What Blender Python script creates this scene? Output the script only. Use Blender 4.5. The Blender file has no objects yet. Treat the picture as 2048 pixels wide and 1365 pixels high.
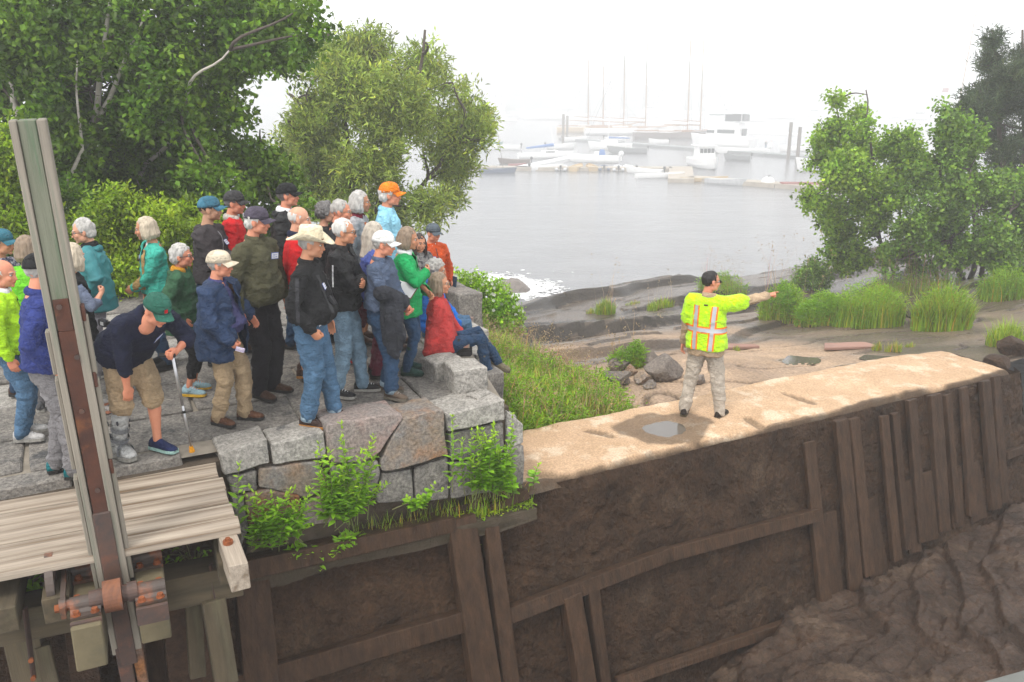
import bpy, bmesh, math, random
import numpy as np
from mathutils import Vector, Matrix, Euler
from mathutils.bvhtree import BVHTree
random.seed(7); RNG = np.random.default_rng(11)
SC = bpy.context.scene; COL = SC.collection
R = math.radians
# ------------------------------------------------------------------ camera
EYE = np.array([0.0, 0.0, 8.0]); FPX = 1700.0; PITCH = math.atan(0.295)
cd = bpy.data.cameras.new('camera'); cam = bpy.data.objects.new('camera', cd); COL.objects.link(cam)
cam.location = EYE; cam.rotation_euler = (math.pi/2 - PITCH, 0, 0)
cd.sensor_width = 36; cd.lens = FPX/2048*36; cd.clip_end = 2000; cd.clip_start = .05
SC.camera = cam
# ------------------------------------------------------------------ world and sun
SUN_EL, SUN_ROT = R(58), R(215)
w = bpy.data.worlds.new("World"); SC.world = w; w.use_nodes = True
nt = w.node_tree; nt.nodes.clear()
sky = nt.nodes.new('ShaderNodeTexSky'); sky.sky_type = 'NISHITA'; sky.sun_disc = False
sky.sun_elevation = SUN_EL; sky.sun_rotation = SUN_ROT; sky.dust_density = 5
mx = nt.nodes.new('ShaderNodeMix'); mx.data_type = 'RGBA'; mx.inputs[0].default_value = .88
mx.inputs[7].default_value = (12.5, 12.7, 12.9, 1)
bg = nt.nodes.new('ShaderNodeBackground'); bg.inputs[1].default_value = .128
wo = nt.nodes.new('ShaderNodeOutputWorld')
nt.links.new(sky.outputs[0], mx.inputs[6]); nt.links.new(mx.outputs[2], bg.inputs[0]); nt.links.new(bg.outputs[0], wo.inputs[0])
sd = bpy.data.lights.new('sun', 'SUN'); sun = bpy.data.objects.new('sun', sd); COL.objects.link(sun)
sd.energy = 2.0; sd.angle = R(14); sd.color = (1, .96, .9)
sun.rotation_euler = (R(90) - SUN_EL, 0, R(-30))
SC.view_settings.view_transform = 'Standard'; SC.view_settings.look = 'None'
SC.view_settings.exposure = 0.28; SC.view_settings.gamma = 1
SC.view_settings.use_curve_mapping = False
SC.cycles.volume_bounces = 3; SC.cycles.max_bounces = 8; SC.cycles.diffuse_bounces = 3; SC.cycles.glossy_bounces = 3
SC.cycles.transparent_max_bounces = 8; SC.cycles.use_denoising = True
HAZE = 0.0033
# ------------------------------------------------------------------ geometry of the place
cp, sp_ = math.cos(PITCH), math.sin(PITCH)
def ray(px, py):
    a = (px-1024)/FPX; b = (682.5-py)/FPX
    return np.array([a, cp + b*sp_, -sp_ + b*cp])
def PZ(px, py, z): r = ray(px, py); return EYE + r*((z-8)/r[2])
def PY(px, py, y): r = ray(px, py); return EYE + r*(y/r[1])
TH = R(27.7); UU = np.array([math.cos(TH), math.sin(TH), 0]); VV = np.array([-math.sin(TH), math.cos(TH), 0])
OO = np.array([.1, 7.8, 0.])
def W(u, v, z): return OO + UU*u + VV*v + np.array([0, 0, z])       # wall frame: u along the dam, v away from the canal
def UV(p): q = np.asarray(p)[:3] - OO; return float(q@UU), float(q@VV)
BAT = .25
def FACE(px, py, off=0.0):                                          # point on the battered canal face (v = -BAT*(4.2-z) - off)
    r = ray(px, py); n = VV - np.array([0, 0, BAT]); d0 = (OO - np.array([0, 0, 0]))@VV - BAT*4.2 - off
    t = (d0 - EYE@n)/(r@n); return EYE + r*t
ROTW = Matrix.Rotation(TH, 3, 'Z')
# ------------------------------------------------------------------ noise
def _h(ix, iy, iz, s):
    n = (ix*374761393 + iy*668265263 + iz*2147483647 + s*1274126177) & 0xffffffff
    n = ((n ^ (n >> 13))*1274126177) & 0xffffffff
    n = ((n ^ (n >> 16))*2246822519) & 0xffffffff
    return ((n ^ (n >> 15)) & 0xffff)/32767.5 - 1
def noise(P, f=1.0, seed=0):
    P = np.asarray(P, float)*f + seed*17.31; i = np.floor(P).astype(np.int64); t = P - i; t = t*t*(3-2*t)
    x, y, z = i[..., 0], i[..., 1], i[..., 2]; a, b, c = t[..., 0], t[..., 1], t[..., 2]
    g = lambda dx, dy, dz: _h(x+dx, y+dy, z+dz, seed)
    l = lambda p, q, k: p + (q-p)*k
    return l(l(l(g(0,0,0), g(1,0,0), a), l(g(0,1,0), g(1,1,0), a), b), l(l(g(0,0,1), g(1,0,1), a), l(g(0,1,1), g(1,1,1), a), b), c)
def fbm(P, f=1.0, o=4, seed=0, g=.5):
    s = 0; a = 1.
    for k in range(o): s = s + a*noise(P, f*2**k, seed+k); a *= g
    return s
def nrm(a): return a/np.maximum(np.linalg.norm(a, axis=-1, keepdims=True), 1e-9)
def sstep(a, b, x): t = np.clip((x-a)/(b-a), 0, 1); return t*t*(3-2*t)
# ------------------------------------------------------------------ objects
def tag(o, label=None, cat=None, group=None, kind=None):
    if label: o['label'] = label
    if cat: o['category'] = cat
    if group: o['group'] = group
    if kind: o['kind'] = kind
    return o
def empty(name, loc=(0, 0, 0), label=None, cat=None, group=None, rz=0, parent=None):
    o = bpy.data.objects.new(name, None); COL.objects.link(o); o.location = Vector(loc); o.rotation_euler = (0, 0, rz)
    o.empty_display_size = .1
    if parent: o.parent = parent
    return tag(o, label, cat, group)
def link(name, me, parent=None, world=True, mw=None):
    o = bpy.data.objects.new(name, me); COL.objects.link(o)
    if parent is not None:
        o.parent = parent
        if world: o.matrix_parent_inverse = PINV(parent)
    return o
def PINV(p):
    m = Matrix.LocRotScale(p.location, p.rotation_euler, p.scale)
    if p.parent: m = p.parent.matrix_parent_inverse and (Matrix.LocRotScale(p.parent.location, p.parent.rotation_euler, p.parent.scale) @ p.matrix_parent_inverse @ m)
    return m.inverted()
def np_mesh(name, V, F, mats=None, smooth=False, attrs=None, mi=None):
    """V (n,3); F (m,k) int array with k 3 or 4, or a list of arrays"""
    me = bpy.data.meshes.new(name); V = np.ascontiguousarray(V, np.float32)
    Fs = F if isinstance(F, list) else [F]; Fs = [np.asarray(f, np.int32) for f in Fs if len(f)]
    me.vertices.add(len(V)); me.vertices.foreach_set('co', V.ravel())
    li = np.concatenate([f.ravel() for f in Fs]); ls = np.concatenate([np.full(len(f), f.shape[1]) for f in Fs])
    me.loops.add(len(li)); me.loops.foreach_set('vertex_index', li)
    me.polygons.add(len(ls)); st = np.concatenate([[0], np.cumsum(ls)[:-1]]).astype(np.int32)
    me.polygons.foreach_set('loop_start', st)
    if mi is not None: me.polygons.foreach_set('material_index', np.asarray(mi, np.int32))
    me.polygons.foreach_set('use_smooth', np.full(len(ls), smooth, bool))
    for k, a in (attrs or {}).items():
        a = np.asarray(a, np.float32)
        if a.ndim == 1: at = me.attributes.new(k, 'FLOAT', 'POINT'); at.data.foreach_set('value', a)
        else:
            if a.shape[1] == 3: a = np.c_[a, np.ones(len(a))]
            at = me.attributes.new(k, 'FLOAT_COLOR', 'POINT'); at.data.foreach_set('color', np.ascontiguousarray(a, np.float32).ravel())
    me.update(calc_edges=True)
    for m in (mats if isinstance(mats, (list, tuple)) else [mats]):
        if m: me.materials.append(m)
    return me
class MB:
    def __init__(s): s.v = []; s.f = []; s.m = []; s.n = 0
    def add(s, V, F, m=0):
        V = [tuple(map(float, p)) for p in V]; s.v += V; s.f += [tuple(i+s.n for i in f) for f in F]; s.m += [m]*len(F); s.n += len(V); return s
    def box(s, c, size, rot=None, m=0, jit=0, taper=1.0):
        hx, hy, hz = [k/2 for k in size]; P = []
        for z in (-hz, hz):
            t = taper if z > 0 else 1
            for x, y in ((-hx, -hy), (hx, -hy), (hx, hy), (-hx, hy)):
                q = Vector((x*t, y*t, z)) + Vector([random.uniform(-jit, jit) for _ in range(3)])
                if rot is not None: q = rot @ q
                P.append(q + Vector(c))
        return s.add(P, [(3,2,1,0),(4,5,6,7),(0,1,5,4),(1,2,6,5),(2,3,7,6),(3,0,4,7)], m)
    def bar(s, a, b, w, h, up=(0, 0, 1), m=0, jit=0):              # box from a to b, width w across, height h along up
        a, b = Vector(a), Vector(b); d = (b-a); L = d.length; d.normalize(); u = Vector(up); sd = d.cross(u).normalized(); u = sd.cross(d)
        return s.box((a+b)/2, (L, w, h), Matrix((d, sd, u)).transposed(), m, jit)
    def rings(s, RS, m=0, cap=True, close=True):
        n = len(RS[0]); V = [p for r in RS for p in r]; F = []
        for k in range(len(RS)-1):
            for i in range(n if close else n-1):
                j = (i+1) % n; F.append((k*n+i, k*n+j, (k+1)*n+j, (k+1)*n+i))
        if cap: F.append(tuple(range(n-1, -1, -1))); F.append(tuple((len(RS)-1)*n+i for i in range(n)))
        return s.add(V, F, m)
    def tube(s, pts, r, n=8, m=0, cap=True, flat=1.0):
        pts = [Vector(p) for p in pts]; rs = r if isinstance(r, (list, tuple)) else [r]*len(pts); RS = []; ref = None
        for i, p in enumerate(pts):
            d = (pts[min(i+1, len(pts)-1)] - pts[max(i-1, 0)]).normalized()
            if ref is None: ref = d.cross(Vector((0, 0, 1)) if abs(d.z) < .9 else Vector((1, 0, 0))).normalized()
            ref = (ref - d*ref.dot(d)).normalized(); up = d.cross(ref)
            RS.append([p + (ref*math.cos(2*math.pi*k/n) + up*math.sin(2*math.pi*k/n)*flat)*rs[i] for k in range(n)])
        return s.rings(RS, m, cap)
    def cyl(s, a, b, r, n=16, m=0, r2=None): return s.tube([a, b], [r, r if r2 is None else r2], n, m)
    def ell(s, c, rad, rot=None, n=14, k=9, m=0):
        c = Vector(c); RS = []
        for j in range(1, k):
            ph = math.pi*j/k; r = []
            for i in range(n):
                a = 2*math.pi*i/n; q = Vector((rad[0]*math.sin(ph)*math.cos(a), rad[1]*math.sin(ph)*math.sin(a), -rad[2]*math.cos(ph)))
                r.append((rot @ q if rot is not None else q) + c)
            RS.append(r)
        return s.rings(RS, m)
    def arrays(s): return s
    def mesh(s, name, mats, smooth=False, bevel=0, sub=0, disp=None):
        me = bpy.data.meshes.new(name); me.from_pydata(s.v, [], s.f)
        for m in (mats if isinstance(mats, (list, tuple)) else [mats]): me.materials.append(m)
        if any(s.m): me.polygons.foreach_set('material_index', s.m)
        if bevel or sub:
            bm = bmesh.new(); bm.from_mesh(me)
            if bevel: bmesh.ops.bevel(bm, geom=bm.edges[:]+bm.verts[:], offset=bevel, segments=1, affect='EDGES', clamp_overlap=True)
            if sub:
                bmesh.ops.subdivide_edges(bm, edges=bm.edges[:], cuts=sub, use_grid_fill=True)
            bm.to_mesh(me); bm.free()
        if disp:
            n = len(me.vertices); P = np.empty(n*3, np.float32); me.vertices.foreach_get('co', P); P = P.reshape(-1, 3)
            amp, fr = disp; D = np.stack([fbm(P, fr, 3, q) for q in (3, 5, 9)], 1)*amp; me.vertices.foreach_set('co', (P+D).astype(np.float32).ravel())
        me.polygons.foreach_set('use_smooth', [smooth]*len(me.polygons)); me.update()
        return me
    def build(s, name, mats, parent=None, **k): return link(name, s.mesh(name, mats, **k), parent)
# ------------------------------------------------------------------ materials
def lin(c):                                                         # sRGB 0-255 to linear
    return tuple(((x/255)/12.92 if x/255 <= .04045 else ((x/255+.055)/1.055)**2.4) for x in c)
MATS = {}
def mat(name, c1, c2=None, scale=4, rough=.8, bump=.2, bscale=40, bdist=.01, stretch=(1, 1, 1), c3=None, s3=1.5, t3=.55, w3=.08, spec=.35,
        rvar=.12, attr=None, amul=.5, rough3=None, transl=0, metal=0, det=6, coords='Object', obump=None, sheen=0, bstretch=None, r2=None, grain=None, ridge=False):
    if name in MATS: return MATS[name]
    m = bpy.data.materials.new(name); m.use_nodes = True; t = m.node_tree; N = t.nodes; L = t.links.new; b = N['Principled BSDF']
    tc = N.new('ShaderNodeTexCoord'); mp = N.new('ShaderNodeMapping'); mp.inputs['Scale'].default_value = stretch; L(tc.outputs[coords], mp.inputs[0])
    def nz(sc, d=det, src=None, rg=.6):
        n = N.new('ShaderNodeTexNoise'); n.inputs['Scale'].default_value = sc; n.inputs['Detail'].default_value = d; n.inputs['Roughness'].default_value = rg
        L((src or mp).outputs[0], n.inputs['Vector']); return n
    def ramp(a, bb, src):
        r = N.new('ShaderNodeMapRange'); r.inputs[1].default_value = a; r.inputs[2].default_value = bb; L(src, r.inputs[0]); return r.outputs[0]
    def mix(f, A, B, mode='MIX'):
        x = N.new('ShaderNodeMix'); x.data_type = 'RGBA'; x.blend_type = mode
        if isinstance(f, (int, float)): x.inputs[0].default_value = f
        else: L(f, x.inputs[0])
        for i, q in ((6, A), (7, B)):
            if isinstance(q, tuple): x.inputs[i].default_value = (*q, 1) if len(q) == 3 else q
            else: L(q, x.inputs[i])
        return x.outputs[2]
    col = c1; c2 = c2 or tuple(x*.75 for x in c1)
    f1 = nz(scale); col = mix(ramp(.33, .67, f1.outputs[0]), c1, c2)
    if c3:
        f3 = nz(s3, 8, rg=.65); k3 = ramp(t3, t3+w3, f3.outputs[0]); col = mix(k3, col, c3)
    if grain:
        fg = nz(grain[0], 3, rg=.7); gr = N.new('ShaderNodeMapRange'); L(fg.outputs[0], gr.inputs[0]); gr.inputs[1].default_value = .36; gr.inputs[2].default_value = .64; gr.inputs[3].default_value = 1-grain[1]; gr.inputs[4].default_value = 1+grain[1]
        col = mix(1.0, col, gr.outputs[0], 'MULTIPLY')
    if attr:
        a = N.new('ShaderNodeAttribute'); a.attribute_name = attr
        col = mix(1.0, col, a.outputs['Color'], 'MULTIPLY')
    if rvar:
        oi = N.new('ShaderNodeObjectInfo'); rr = N.new('ShaderNodeMapRange'); L(oi.outputs['Random'], rr.inputs[0]); rr.inputs[3].default_value = 1-rvar; rr.inputs[4].default_value = 1+rvar
        col = mix(1.0, col, rr.outputs[0], 'MULTIPLY')
    if isinstance(col, tuple): b.inputs['Base Color'].default_value = (*col, 1)
    else: L(col, b.inputs['Base Color'])
    b.inputs['Metallic'].default_value = metal; b.inputs['Specular IOR Level'].default_value = spec
    if c3 and rough3 is not None:
        rm = N.new('ShaderNodeMapRange'); L(k3, rm.inputs[0]); rm.inputs[3].default_value = rough; rm.inputs[4].default_value = rough3; L(rm.outputs[0], b.inputs['Roughness'])
    elif r2 is not None:
        rm = N.new('ShaderNodeMapRange'); L(f1.outputs[0], rm.inputs[0]); rm.inputs[1].default_value = .4; rm.inputs[2].default_value = .6; rm.inputs[3].default_value = rough; rm.inputs[4].default_value = r2; L(rm.outputs[0], b.inputs['Roughness'])
    else: b.inputs['Roughness'].default_value = rough
    if sheen: b.inputs['Sheen Weight'].default_value = sheen
    if bump:
        src = mp
        if bstretch: src = N.new('ShaderNodeMapping'); src.inputs['Scale'].default_value = bstretch; L(tc.outputs[coords], src.inputs[0])
        f2 = nz(bscale, 6, src, .65); bp = N.new('ShaderNodeBump'); bp.inputs['Strength'].default_value = bump; bp.inputs['Distance'].default_value = bdist; 
        if ridge:
            m1 = N.new('ShaderNodeMath'); m1.operation = 'SUBTRACT'; L(f2.outputs[0], m1.inputs[0]); m1.inputs[1].default_value = .5
            m2 = N.new('ShaderNodeMath'); m2.operation = 'ABSOLUTE'; L(m1.outputs[0], m2.inputs[0]); m3 = N.new('ShaderNodeMapRange'); L(m2.outputs[0], m3.inputs[0]); m3.inputs[1].default_value = 0; m3.inputs[2].default_value = .09; m3.inputs[3].default_value = 1; m3.inputs[4].default_value = 0; m3.interpolation_type = 'SMOOTHSTEP'; L(m3.outputs[0], bp.inputs['Height'])
        else: L(f2.outputs[0], bp.inputs['Height'])
        if obump:
            f4 = nz(obump[0], 4, src); bp2 = N.new('ShaderNodeBump'); bp2.inputs['Strength'].default_value = obump[1]; bp2.inputs['Distance'].default_value = obump[2]; L(f4.outputs[0], bp2.inputs['Height']); L(bp2.outputs[0], bp.inputs['Normal'])
        L(bp.outputs[0], b.inputs['Normal'])
    if transl:
        tr = N.new('ShaderNodeBsdfTranslucent'); ms = N.new('ShaderNodeMixShader'); ms.inputs[0].default_value = transl
        L(col, tr.inputs[0]); L(b.outputs[0], ms.inputs[1]); L(tr.outputs[0], ms.inputs[2]); L(ms.outputs[0], N['Material Output'].inputs[0])
    m['c'] = [float(q) for q in c1]; MATS[name] = m; return m
# ================================================================== SETTING
# --- materials of the place
M_water = mat('sea_water', (.12,.12,.125), (.16,.16,.165), scale=.2, rough=.12, bump=.55, bscale=1.6, bdist=.12, stretch=(.55,1.5,1), spec=.5, rvar=0, obump=(.25,.5,.3))
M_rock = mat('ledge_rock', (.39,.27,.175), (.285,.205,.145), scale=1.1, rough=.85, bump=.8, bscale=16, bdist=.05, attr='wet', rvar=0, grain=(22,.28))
M_cap = mat('tan_concrete', (.49,.345,.225), (.40,.275,.17), scale=3.2, rough=.9, bump=.8, bscale=38, bdist=.014, c3=(.54,.43,.315), s3=2.4, t3=.52, w3=.08, attr='wet', rvar=0, grain=(45,.22))
M_mud = mat('canal_mud', (.058,.032,.018), (.026,.0145,.0085), scale=2.5, rough=.30, bump=1, bscale=14, bdist=.05, grain=(16,.3), c3=(.085,.054,.034), s3=1.3, t3=.56, w3=.1, rvar=0, spec=.3, r2=.75)
M_mudwall = mat('mud_coated_wall', (.060,.032,.0165), (.027,.0145,.0075), scale=3, rough=.6, bump=1, bscale=22, bdist=.06, grain=(24,.35), c3=(.072,.045,.027), s3=1.6, t3=.56, w3=.12, rvar=0, spec=.2)
M_wettimber = mat('mud_soaked_timber', (.070,.038,.021), (.032,.018,.0105), scale=5, stretch=(3,3,.5), bstretch=(2.5,2.5,.35), rough=.55, bump=.9, bscale=24, bdist=.02, grain=(20,.25), rvar=.14, spec=.2)
M_soil = mat('bank_soil', (.07,.052,.035), (.045,.035,.02), scale=4, rough=.95, bump=.8, bscale=25, bdist=.02, rvar=0)

# --- sea
g = MB(); g.add([(-340,-8,-5.5),(340,-8,-5.5),(340,735,-5.5),(-340,735,-5.5)], [(0,1,2,3)])
o = g.build('sea', M_water); tag(o, 'pale grey harbour water lightly rippled and fading into fog', kind='structure')

def grid(us, vs, fn, name, mats, keep=None, smooth=True, extra=None):
    U_, V_ = np.meshgrid(us, vs); n, m = U_.shape; P = fn(U_, V_); P = P.reshape(-1, 3)
    i = np.arange(n*m).reshape(n, m); F = np.stack([i[:-1,:-1], i[:-1,1:], i[1:,1:], i[1:,:-1]], -1).reshape(-1, 4)
    if keep is not None: F = F[keep(P[F].mean(1))]
    at = extra(P) if extra else None
    return np_mesh(name, P, F, mats, smooth, at)
OV2 = OO[:2]
def uvs(P): q = P[:, :2] - OV2; return q@UU[:2], q@VV[:2]
def shore_v(u): return np.interp(u, [-60,-12,-4,0,3,5,7,9,14,24,30,60], [5,5.5,7,8.5,10.5,13.5,15.2,16.1,16.8,16.2,20,26]) 
def rock_z(x, y):
    P = np.stack([x, y, 0*x], -1); q0 = x-OO[0]; q1 = y-OO[1]
    u = q0*UU[0]+q1*UU[1]; v = q0*VV[0]+q1*VV[1]
    sv = shore_v(u) + .6*noise(P, .35, 4) + .3*noise(P, 1.1, 5)
    z = 3.66 - .15*np.clip(v-1.3, 0, 40) + .07*fbm(P, .28, 3, 2) 
    z = z + .35*np.exp(-((u-4.2)**2/9+(v-4.0)**2/5)) + .55*np.exp(-((u-2.2)**2/1.6+(v-3.6)**2/2))*0
    z = z - .22*np.exp(-((u-1.9)**2/1.1+(v-4.6)**2/3.5))
    # gently dipping ledges: terraces following a tilted coordinate
    k = v*.9 - u*.07 + 1.5*noise(P, .14, 8) + .5*noise(P, .5, 9); st = k/2.7; fr = st-np.floor(st)
    amp = sstep(4.5, 8, v)*.38*(.6+.7*noise(P, .3, 33))
    z = z + amp*(sstep(0, .07, fr) - fr)*1.1
    k2 = v*.75 - u*.3 + 1.4*noise(P, .3, 18) + .3*noise(P, 1.3, 19); f2 = k2/1.5 - np.floor(k2/1.5); z = z + .07*sstep(3,8,v)*(sstep(0,.06,f2)-f2)*(noise(P,.4,44)>-.3)
    # cracks
    cr = np.abs(fbm(np.stack([x*.5+y*.25, y*1.5-x*.5, 0*x], -1), .55, 3, 21)); z = z - .09*np.exp(-(cr/.018)**2)*sstep(1.6, 2.6, v)
    z = z + .014*fbm(P, 2.3, 4, 30)
    z = z + .35*sstep(15, 22, u)*sstep(3, 6, v)*sstep(12, 9, v)
    drop = sstep(0, 3.2, v - sv); z = z - drop*(z+6.2)
    # the left side: wooded bank behind the quay
    return z
def terr_z(x, y): return float(rock_z(np.array([x]), np.array([y]))[0])
def rock_fn(U_, V_):
    x = OO[0]+U_*UU[0]+V_*VV[0]; y = OO[1]+U_*UU[1]+V_*VV[1]; return np.stack([x, y, rock_z(x, y)], -1)
def rock_attr(P):
    u, v = uvs(P); Q = P*[1, 1, 0]
    n = fbm(Q*[.55, 1.2, 0], .5, 4, 41); far = sstep(5.2, 8.6, v + 1.3*n)
    # dry pale domes near the dam, wet dark ledges beyond, running water between
    w = np.clip(far*.95 + .3*(n > .75), 0, 1)
    strm = np.exp(-((v - 5.2 - .12*(u-3) - .5*noise(Q, .5, 3))/.42)**2)*sstep(-1, 1, u)
    w = np.maximum(w, strm*.8); pud = np.zeros(len(P))
    for px, py, ru, rv in ((1600,722,.55,.16), (1700,745,.4,.12), (1745,700,.5,.2)):
        c = PZ(px, py, 3.4); cu, cv = UV(c); pud = np.maximum(pud, np.exp(-(((u-cu)/ru)**2+((v-cv)/rv)**2)**2))
    w = np.maximum(w, pud*.9); w = np.maximum(w, sstep(8.3, 9.5, u+.4*n)*.9)
    patch = sstep(.15, .5, fbm(Q*[.8, 1.6, 0], .45, 3, 77))*.55; w = w*(1-.5*patch*(1-strm)*(v < 9))
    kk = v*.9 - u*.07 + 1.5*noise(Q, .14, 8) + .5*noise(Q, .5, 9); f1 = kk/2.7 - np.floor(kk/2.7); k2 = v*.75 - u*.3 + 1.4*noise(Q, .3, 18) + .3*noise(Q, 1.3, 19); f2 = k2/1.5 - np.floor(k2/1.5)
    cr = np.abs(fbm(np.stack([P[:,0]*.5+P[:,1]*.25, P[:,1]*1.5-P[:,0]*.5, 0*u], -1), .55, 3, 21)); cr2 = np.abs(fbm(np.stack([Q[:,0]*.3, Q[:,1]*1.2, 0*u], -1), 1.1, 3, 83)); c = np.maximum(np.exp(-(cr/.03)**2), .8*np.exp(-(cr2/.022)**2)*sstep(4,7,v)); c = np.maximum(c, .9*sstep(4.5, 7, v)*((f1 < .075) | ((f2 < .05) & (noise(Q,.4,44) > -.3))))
    k = 1 - .74*w; k = k*(1-.72*c)  # 'wet' tint also holds dark cracks and shade lines painted along the ledge steps
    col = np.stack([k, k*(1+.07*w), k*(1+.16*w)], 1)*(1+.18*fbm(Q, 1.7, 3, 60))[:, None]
    return {'wet': col, 'wetness': np.clip(w*1.0+pud, 0, 1)}
# rock material: roughness follows wetness
_n = M_rock.node_tree; _a = _n.nodes.new('ShaderNodeAttribute'); _a.attribute_name = 'wetness'
_m = _n.nodes.new('ShaderNodeMapRange'); _m.inputs[3].default_value = .88; _m.inputs[4].default_value = .2
_n.links.new(_a.outputs['Fac'], _m.inputs[0]); _n.links.new(_m.outputs[0], _n.nodes['Principled BSDF'].inputs['Roughness'])
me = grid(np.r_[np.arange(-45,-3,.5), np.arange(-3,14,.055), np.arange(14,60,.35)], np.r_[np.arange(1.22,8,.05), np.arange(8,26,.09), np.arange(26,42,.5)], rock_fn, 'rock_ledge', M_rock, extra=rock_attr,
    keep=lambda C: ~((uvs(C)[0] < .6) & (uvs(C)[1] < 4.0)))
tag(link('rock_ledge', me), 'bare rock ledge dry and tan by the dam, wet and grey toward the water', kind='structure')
# puddles lying in the hollows of the ledge
# --- far wooded shore in the fog
def hill_fn(U_, V_):
    P = np.stack([U_, V_, 0*U_], -1); z = -6.3 + sstep(590, 700, V_+8*noise(P, .03, 3))*(46+12*noise(P, .012, 7)+6*noise(P, .05, 9)+3*noise(P,.2,2))*np.interp(U_, [-320,-60,40,110,330], [1.,1.0,.85,.35,.25])
    return np.stack([U_, V_, z], -1)
M_hill = mat('far_wood', (.06,.09,.045), (.04,.06,.03), scale=.1, rough=.95, bump=0, rvar=0)
me = grid(np.arange(-320, 330, 5.), np.arange(580, 735, 5.), hill_fn, 'far_hill', M_hill)
tag(link('far_hill', me), 'wooded hillside across the harbour almost lost in fog', kind='structure')

# --- canal bed of layered mud
def mud_z(x, y):
    q0 = x-OO[0]; q1 = y-OO[1]; u = q0*UU[0]+q1*UU[1]; v = q0*VV[0]+q1*VV[1]; P = np.stack([x, y, 0*x], -1)
    z = 1.96 + .07*(u-3.7) + .10*np.clip(-v-.6, 0, 6) - .55*sstep(3.2, 1.2, u)*sstep(-6,-.3,v) + .05*fbm(P, .7, 3, 3)
    k = -v*.9 + u*.55 + .75*noise(P, .55, 5) + .3*noise(P, 1.7, 6); fr = k/.62 - np.floor(k/.62)
    z = z + .09*(sstep(0, .08, fr)-fr)
    k = -v*1.2 - u*.15 + .8*noise(P, .8, 15) + .3*noise(P, 2.7, 16); fr = k/.37 - np.floor(k/.37)
    z = z + .05*(sstep(0, .15, fr)-fr)
    cr = np.abs(fbm(P*[1, 1.6, 1], 1.1, 4, 25)); z = z - .035*np.exp(-(cr/.03)**2)
    rr_ = np.abs(fbm(P*[1, 1.7, 1], 2.6, 3, 45)); z = z - .014*np.exp(-(rr_/.035)**2)
    k = -v*1.1 + u*.3 + .9*noise(P, .9, 65) + .4*noise(P, 2.4, 66); fr = k/.16 - np.floor(k/.16); z = z + .022*(sstep(0, .2, fr)-fr)*(noise(P, .8, 67) > -.2)
    return z + .016*fbm(P, 3.5, 4, 31) + .010*fbm(P, 12, 3, 32)
def mud_fn(U_, V_):
    x = OO[0]+U_*UU[0]+V_*VV[0]; y = OO[1]+U_*UU[1]+V_*VV[1]; return np.stack([x, y, mud_z(x, y)], -1)
me = grid(np.r_[np.arange(-6,1,.2), np.arange(1,11,.026), np.arange(11,16,.15)], np.r_[np.arange(-9,-4.5,.2), np.arange(-4.5,.0,.026)], mud_fn, 'canal_bed', M_mud)
tag(link('canal_bed', me), 'dark wet layered mud on the bed of the drained canal', kind='structure')

# ================================================================== DAM WALL
dam = empty('dam_wall', W(4, .6, 2), 'long low dam with a dry tan top and a mud-coated timbered face', 'dam')
def cap_fn(U_, V_):
    Q = np.stack([U_, V_, 0*U_], -1)
    uu = U_ + .0*V_; lo = -.02 + .05*noise(Q, 1.3, 3) + .02*noise(Q, 5, 6); hi = 1.30 + .06*noise(Q, .9, 13) + .03*noise(Q, 4, 14) - .12*sstep(6.8, 8.2, U_)
    vv = lo + (hi-lo)*V_
    e = np.minimum(V_, 1-V_); z = 4.2 - .10*np.exp(-(e/.028)**2) - .012*np.exp(-(e/.10)**2) + .018*fbm(np.stack([U_, vv, 0*U_], -1), 1.2, 4, 7) + .006*fbm(np.stack([U_, vv, 0*U_], -1), 9, 3, 8) 
    ue = 8.15 - .5*V_*0 - U_ ; z = z - .25*sstep(.35, 0, ue)
    for cu, cv, l, ang in CAPCH:                       # shallow worn channels across the top
        a = (U_-cu)*math.cos(ang)+(vv-cv)*math.sin(ang); b = -(U_-cu)*math.sin(ang)+(vv-cv)*math.cos(ang)
        z = z - .045*np.exp(-(a/l)**4-(b/.06)**2)
    pu, pv = PUD; z = z - .042*np.exp(-(((U_-pu)/.27)**2+((vv-pv)/.22)**2)**1.3)
    P = OO + U_[..., None]*UU + vv[..., None]*VV; P[..., 2] = z; return P
PUD = UV(PZ(1330, 855, 4.2))
CAPCH = []
for (a, b) in (((1555,780),(1640,810)), ((1485,832),(1540,860)), ((1160,855),(1235,875)), ((1040,945),(1150,950))):
    A, B = UV(PZ(*a, 4.2)), UV(PZ(*b, 4.2)); CAPCH.append(((A[0]+B[0])/2, (A[1]+B[1])/2, math.hypot(A[0]-B[0], A[1]-B[1])*.45, math.atan2(B[1]-A[1], B[0]-A[0])))
def cap_attr(P):
    u, v = uvs(P); Q = np.stack([u, v, 0*u], 1); n = fbm(Q, 3, 4, 9); w = np.zeros(len(P))
    d = ((u-PUD[0])/.62)**2+((v-PUD[1])/.50)**2 + .45*n; w = np.maximum(w, sstep(1.0, .75, d))
    for cu, cv, l, ang in CAPCH:
        a = (u-cu)*math.cos(ang)+(v-cv)*math.sin(ang); b = -(u-cu)*math.sin(ang)+(v-cv)*math.cos(ang); w = np.maximum(w, .8*sstep(1.1, .6, (a/l)**4+(b/.07)**2+.4*n))
    edge = sstep(.06, .0, v - .02 + .03*n)*.93 + 0*u; far = sstep(7.9, 8.2, u+.1*n)*.8
    w = np.maximum(np.maximum(w, edge), far); k = 1-.62*w; 
    k = k*(1+.08*fbm(Q, .8, 3, 3)); e2 = np.maximum(edge, far)[:, None]
    col = np.stack([k, k*.96, k*.92], 1); col = col*(1-e2) + e2*np.array([.15,.135,.125]); return {'wet': col}
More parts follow.
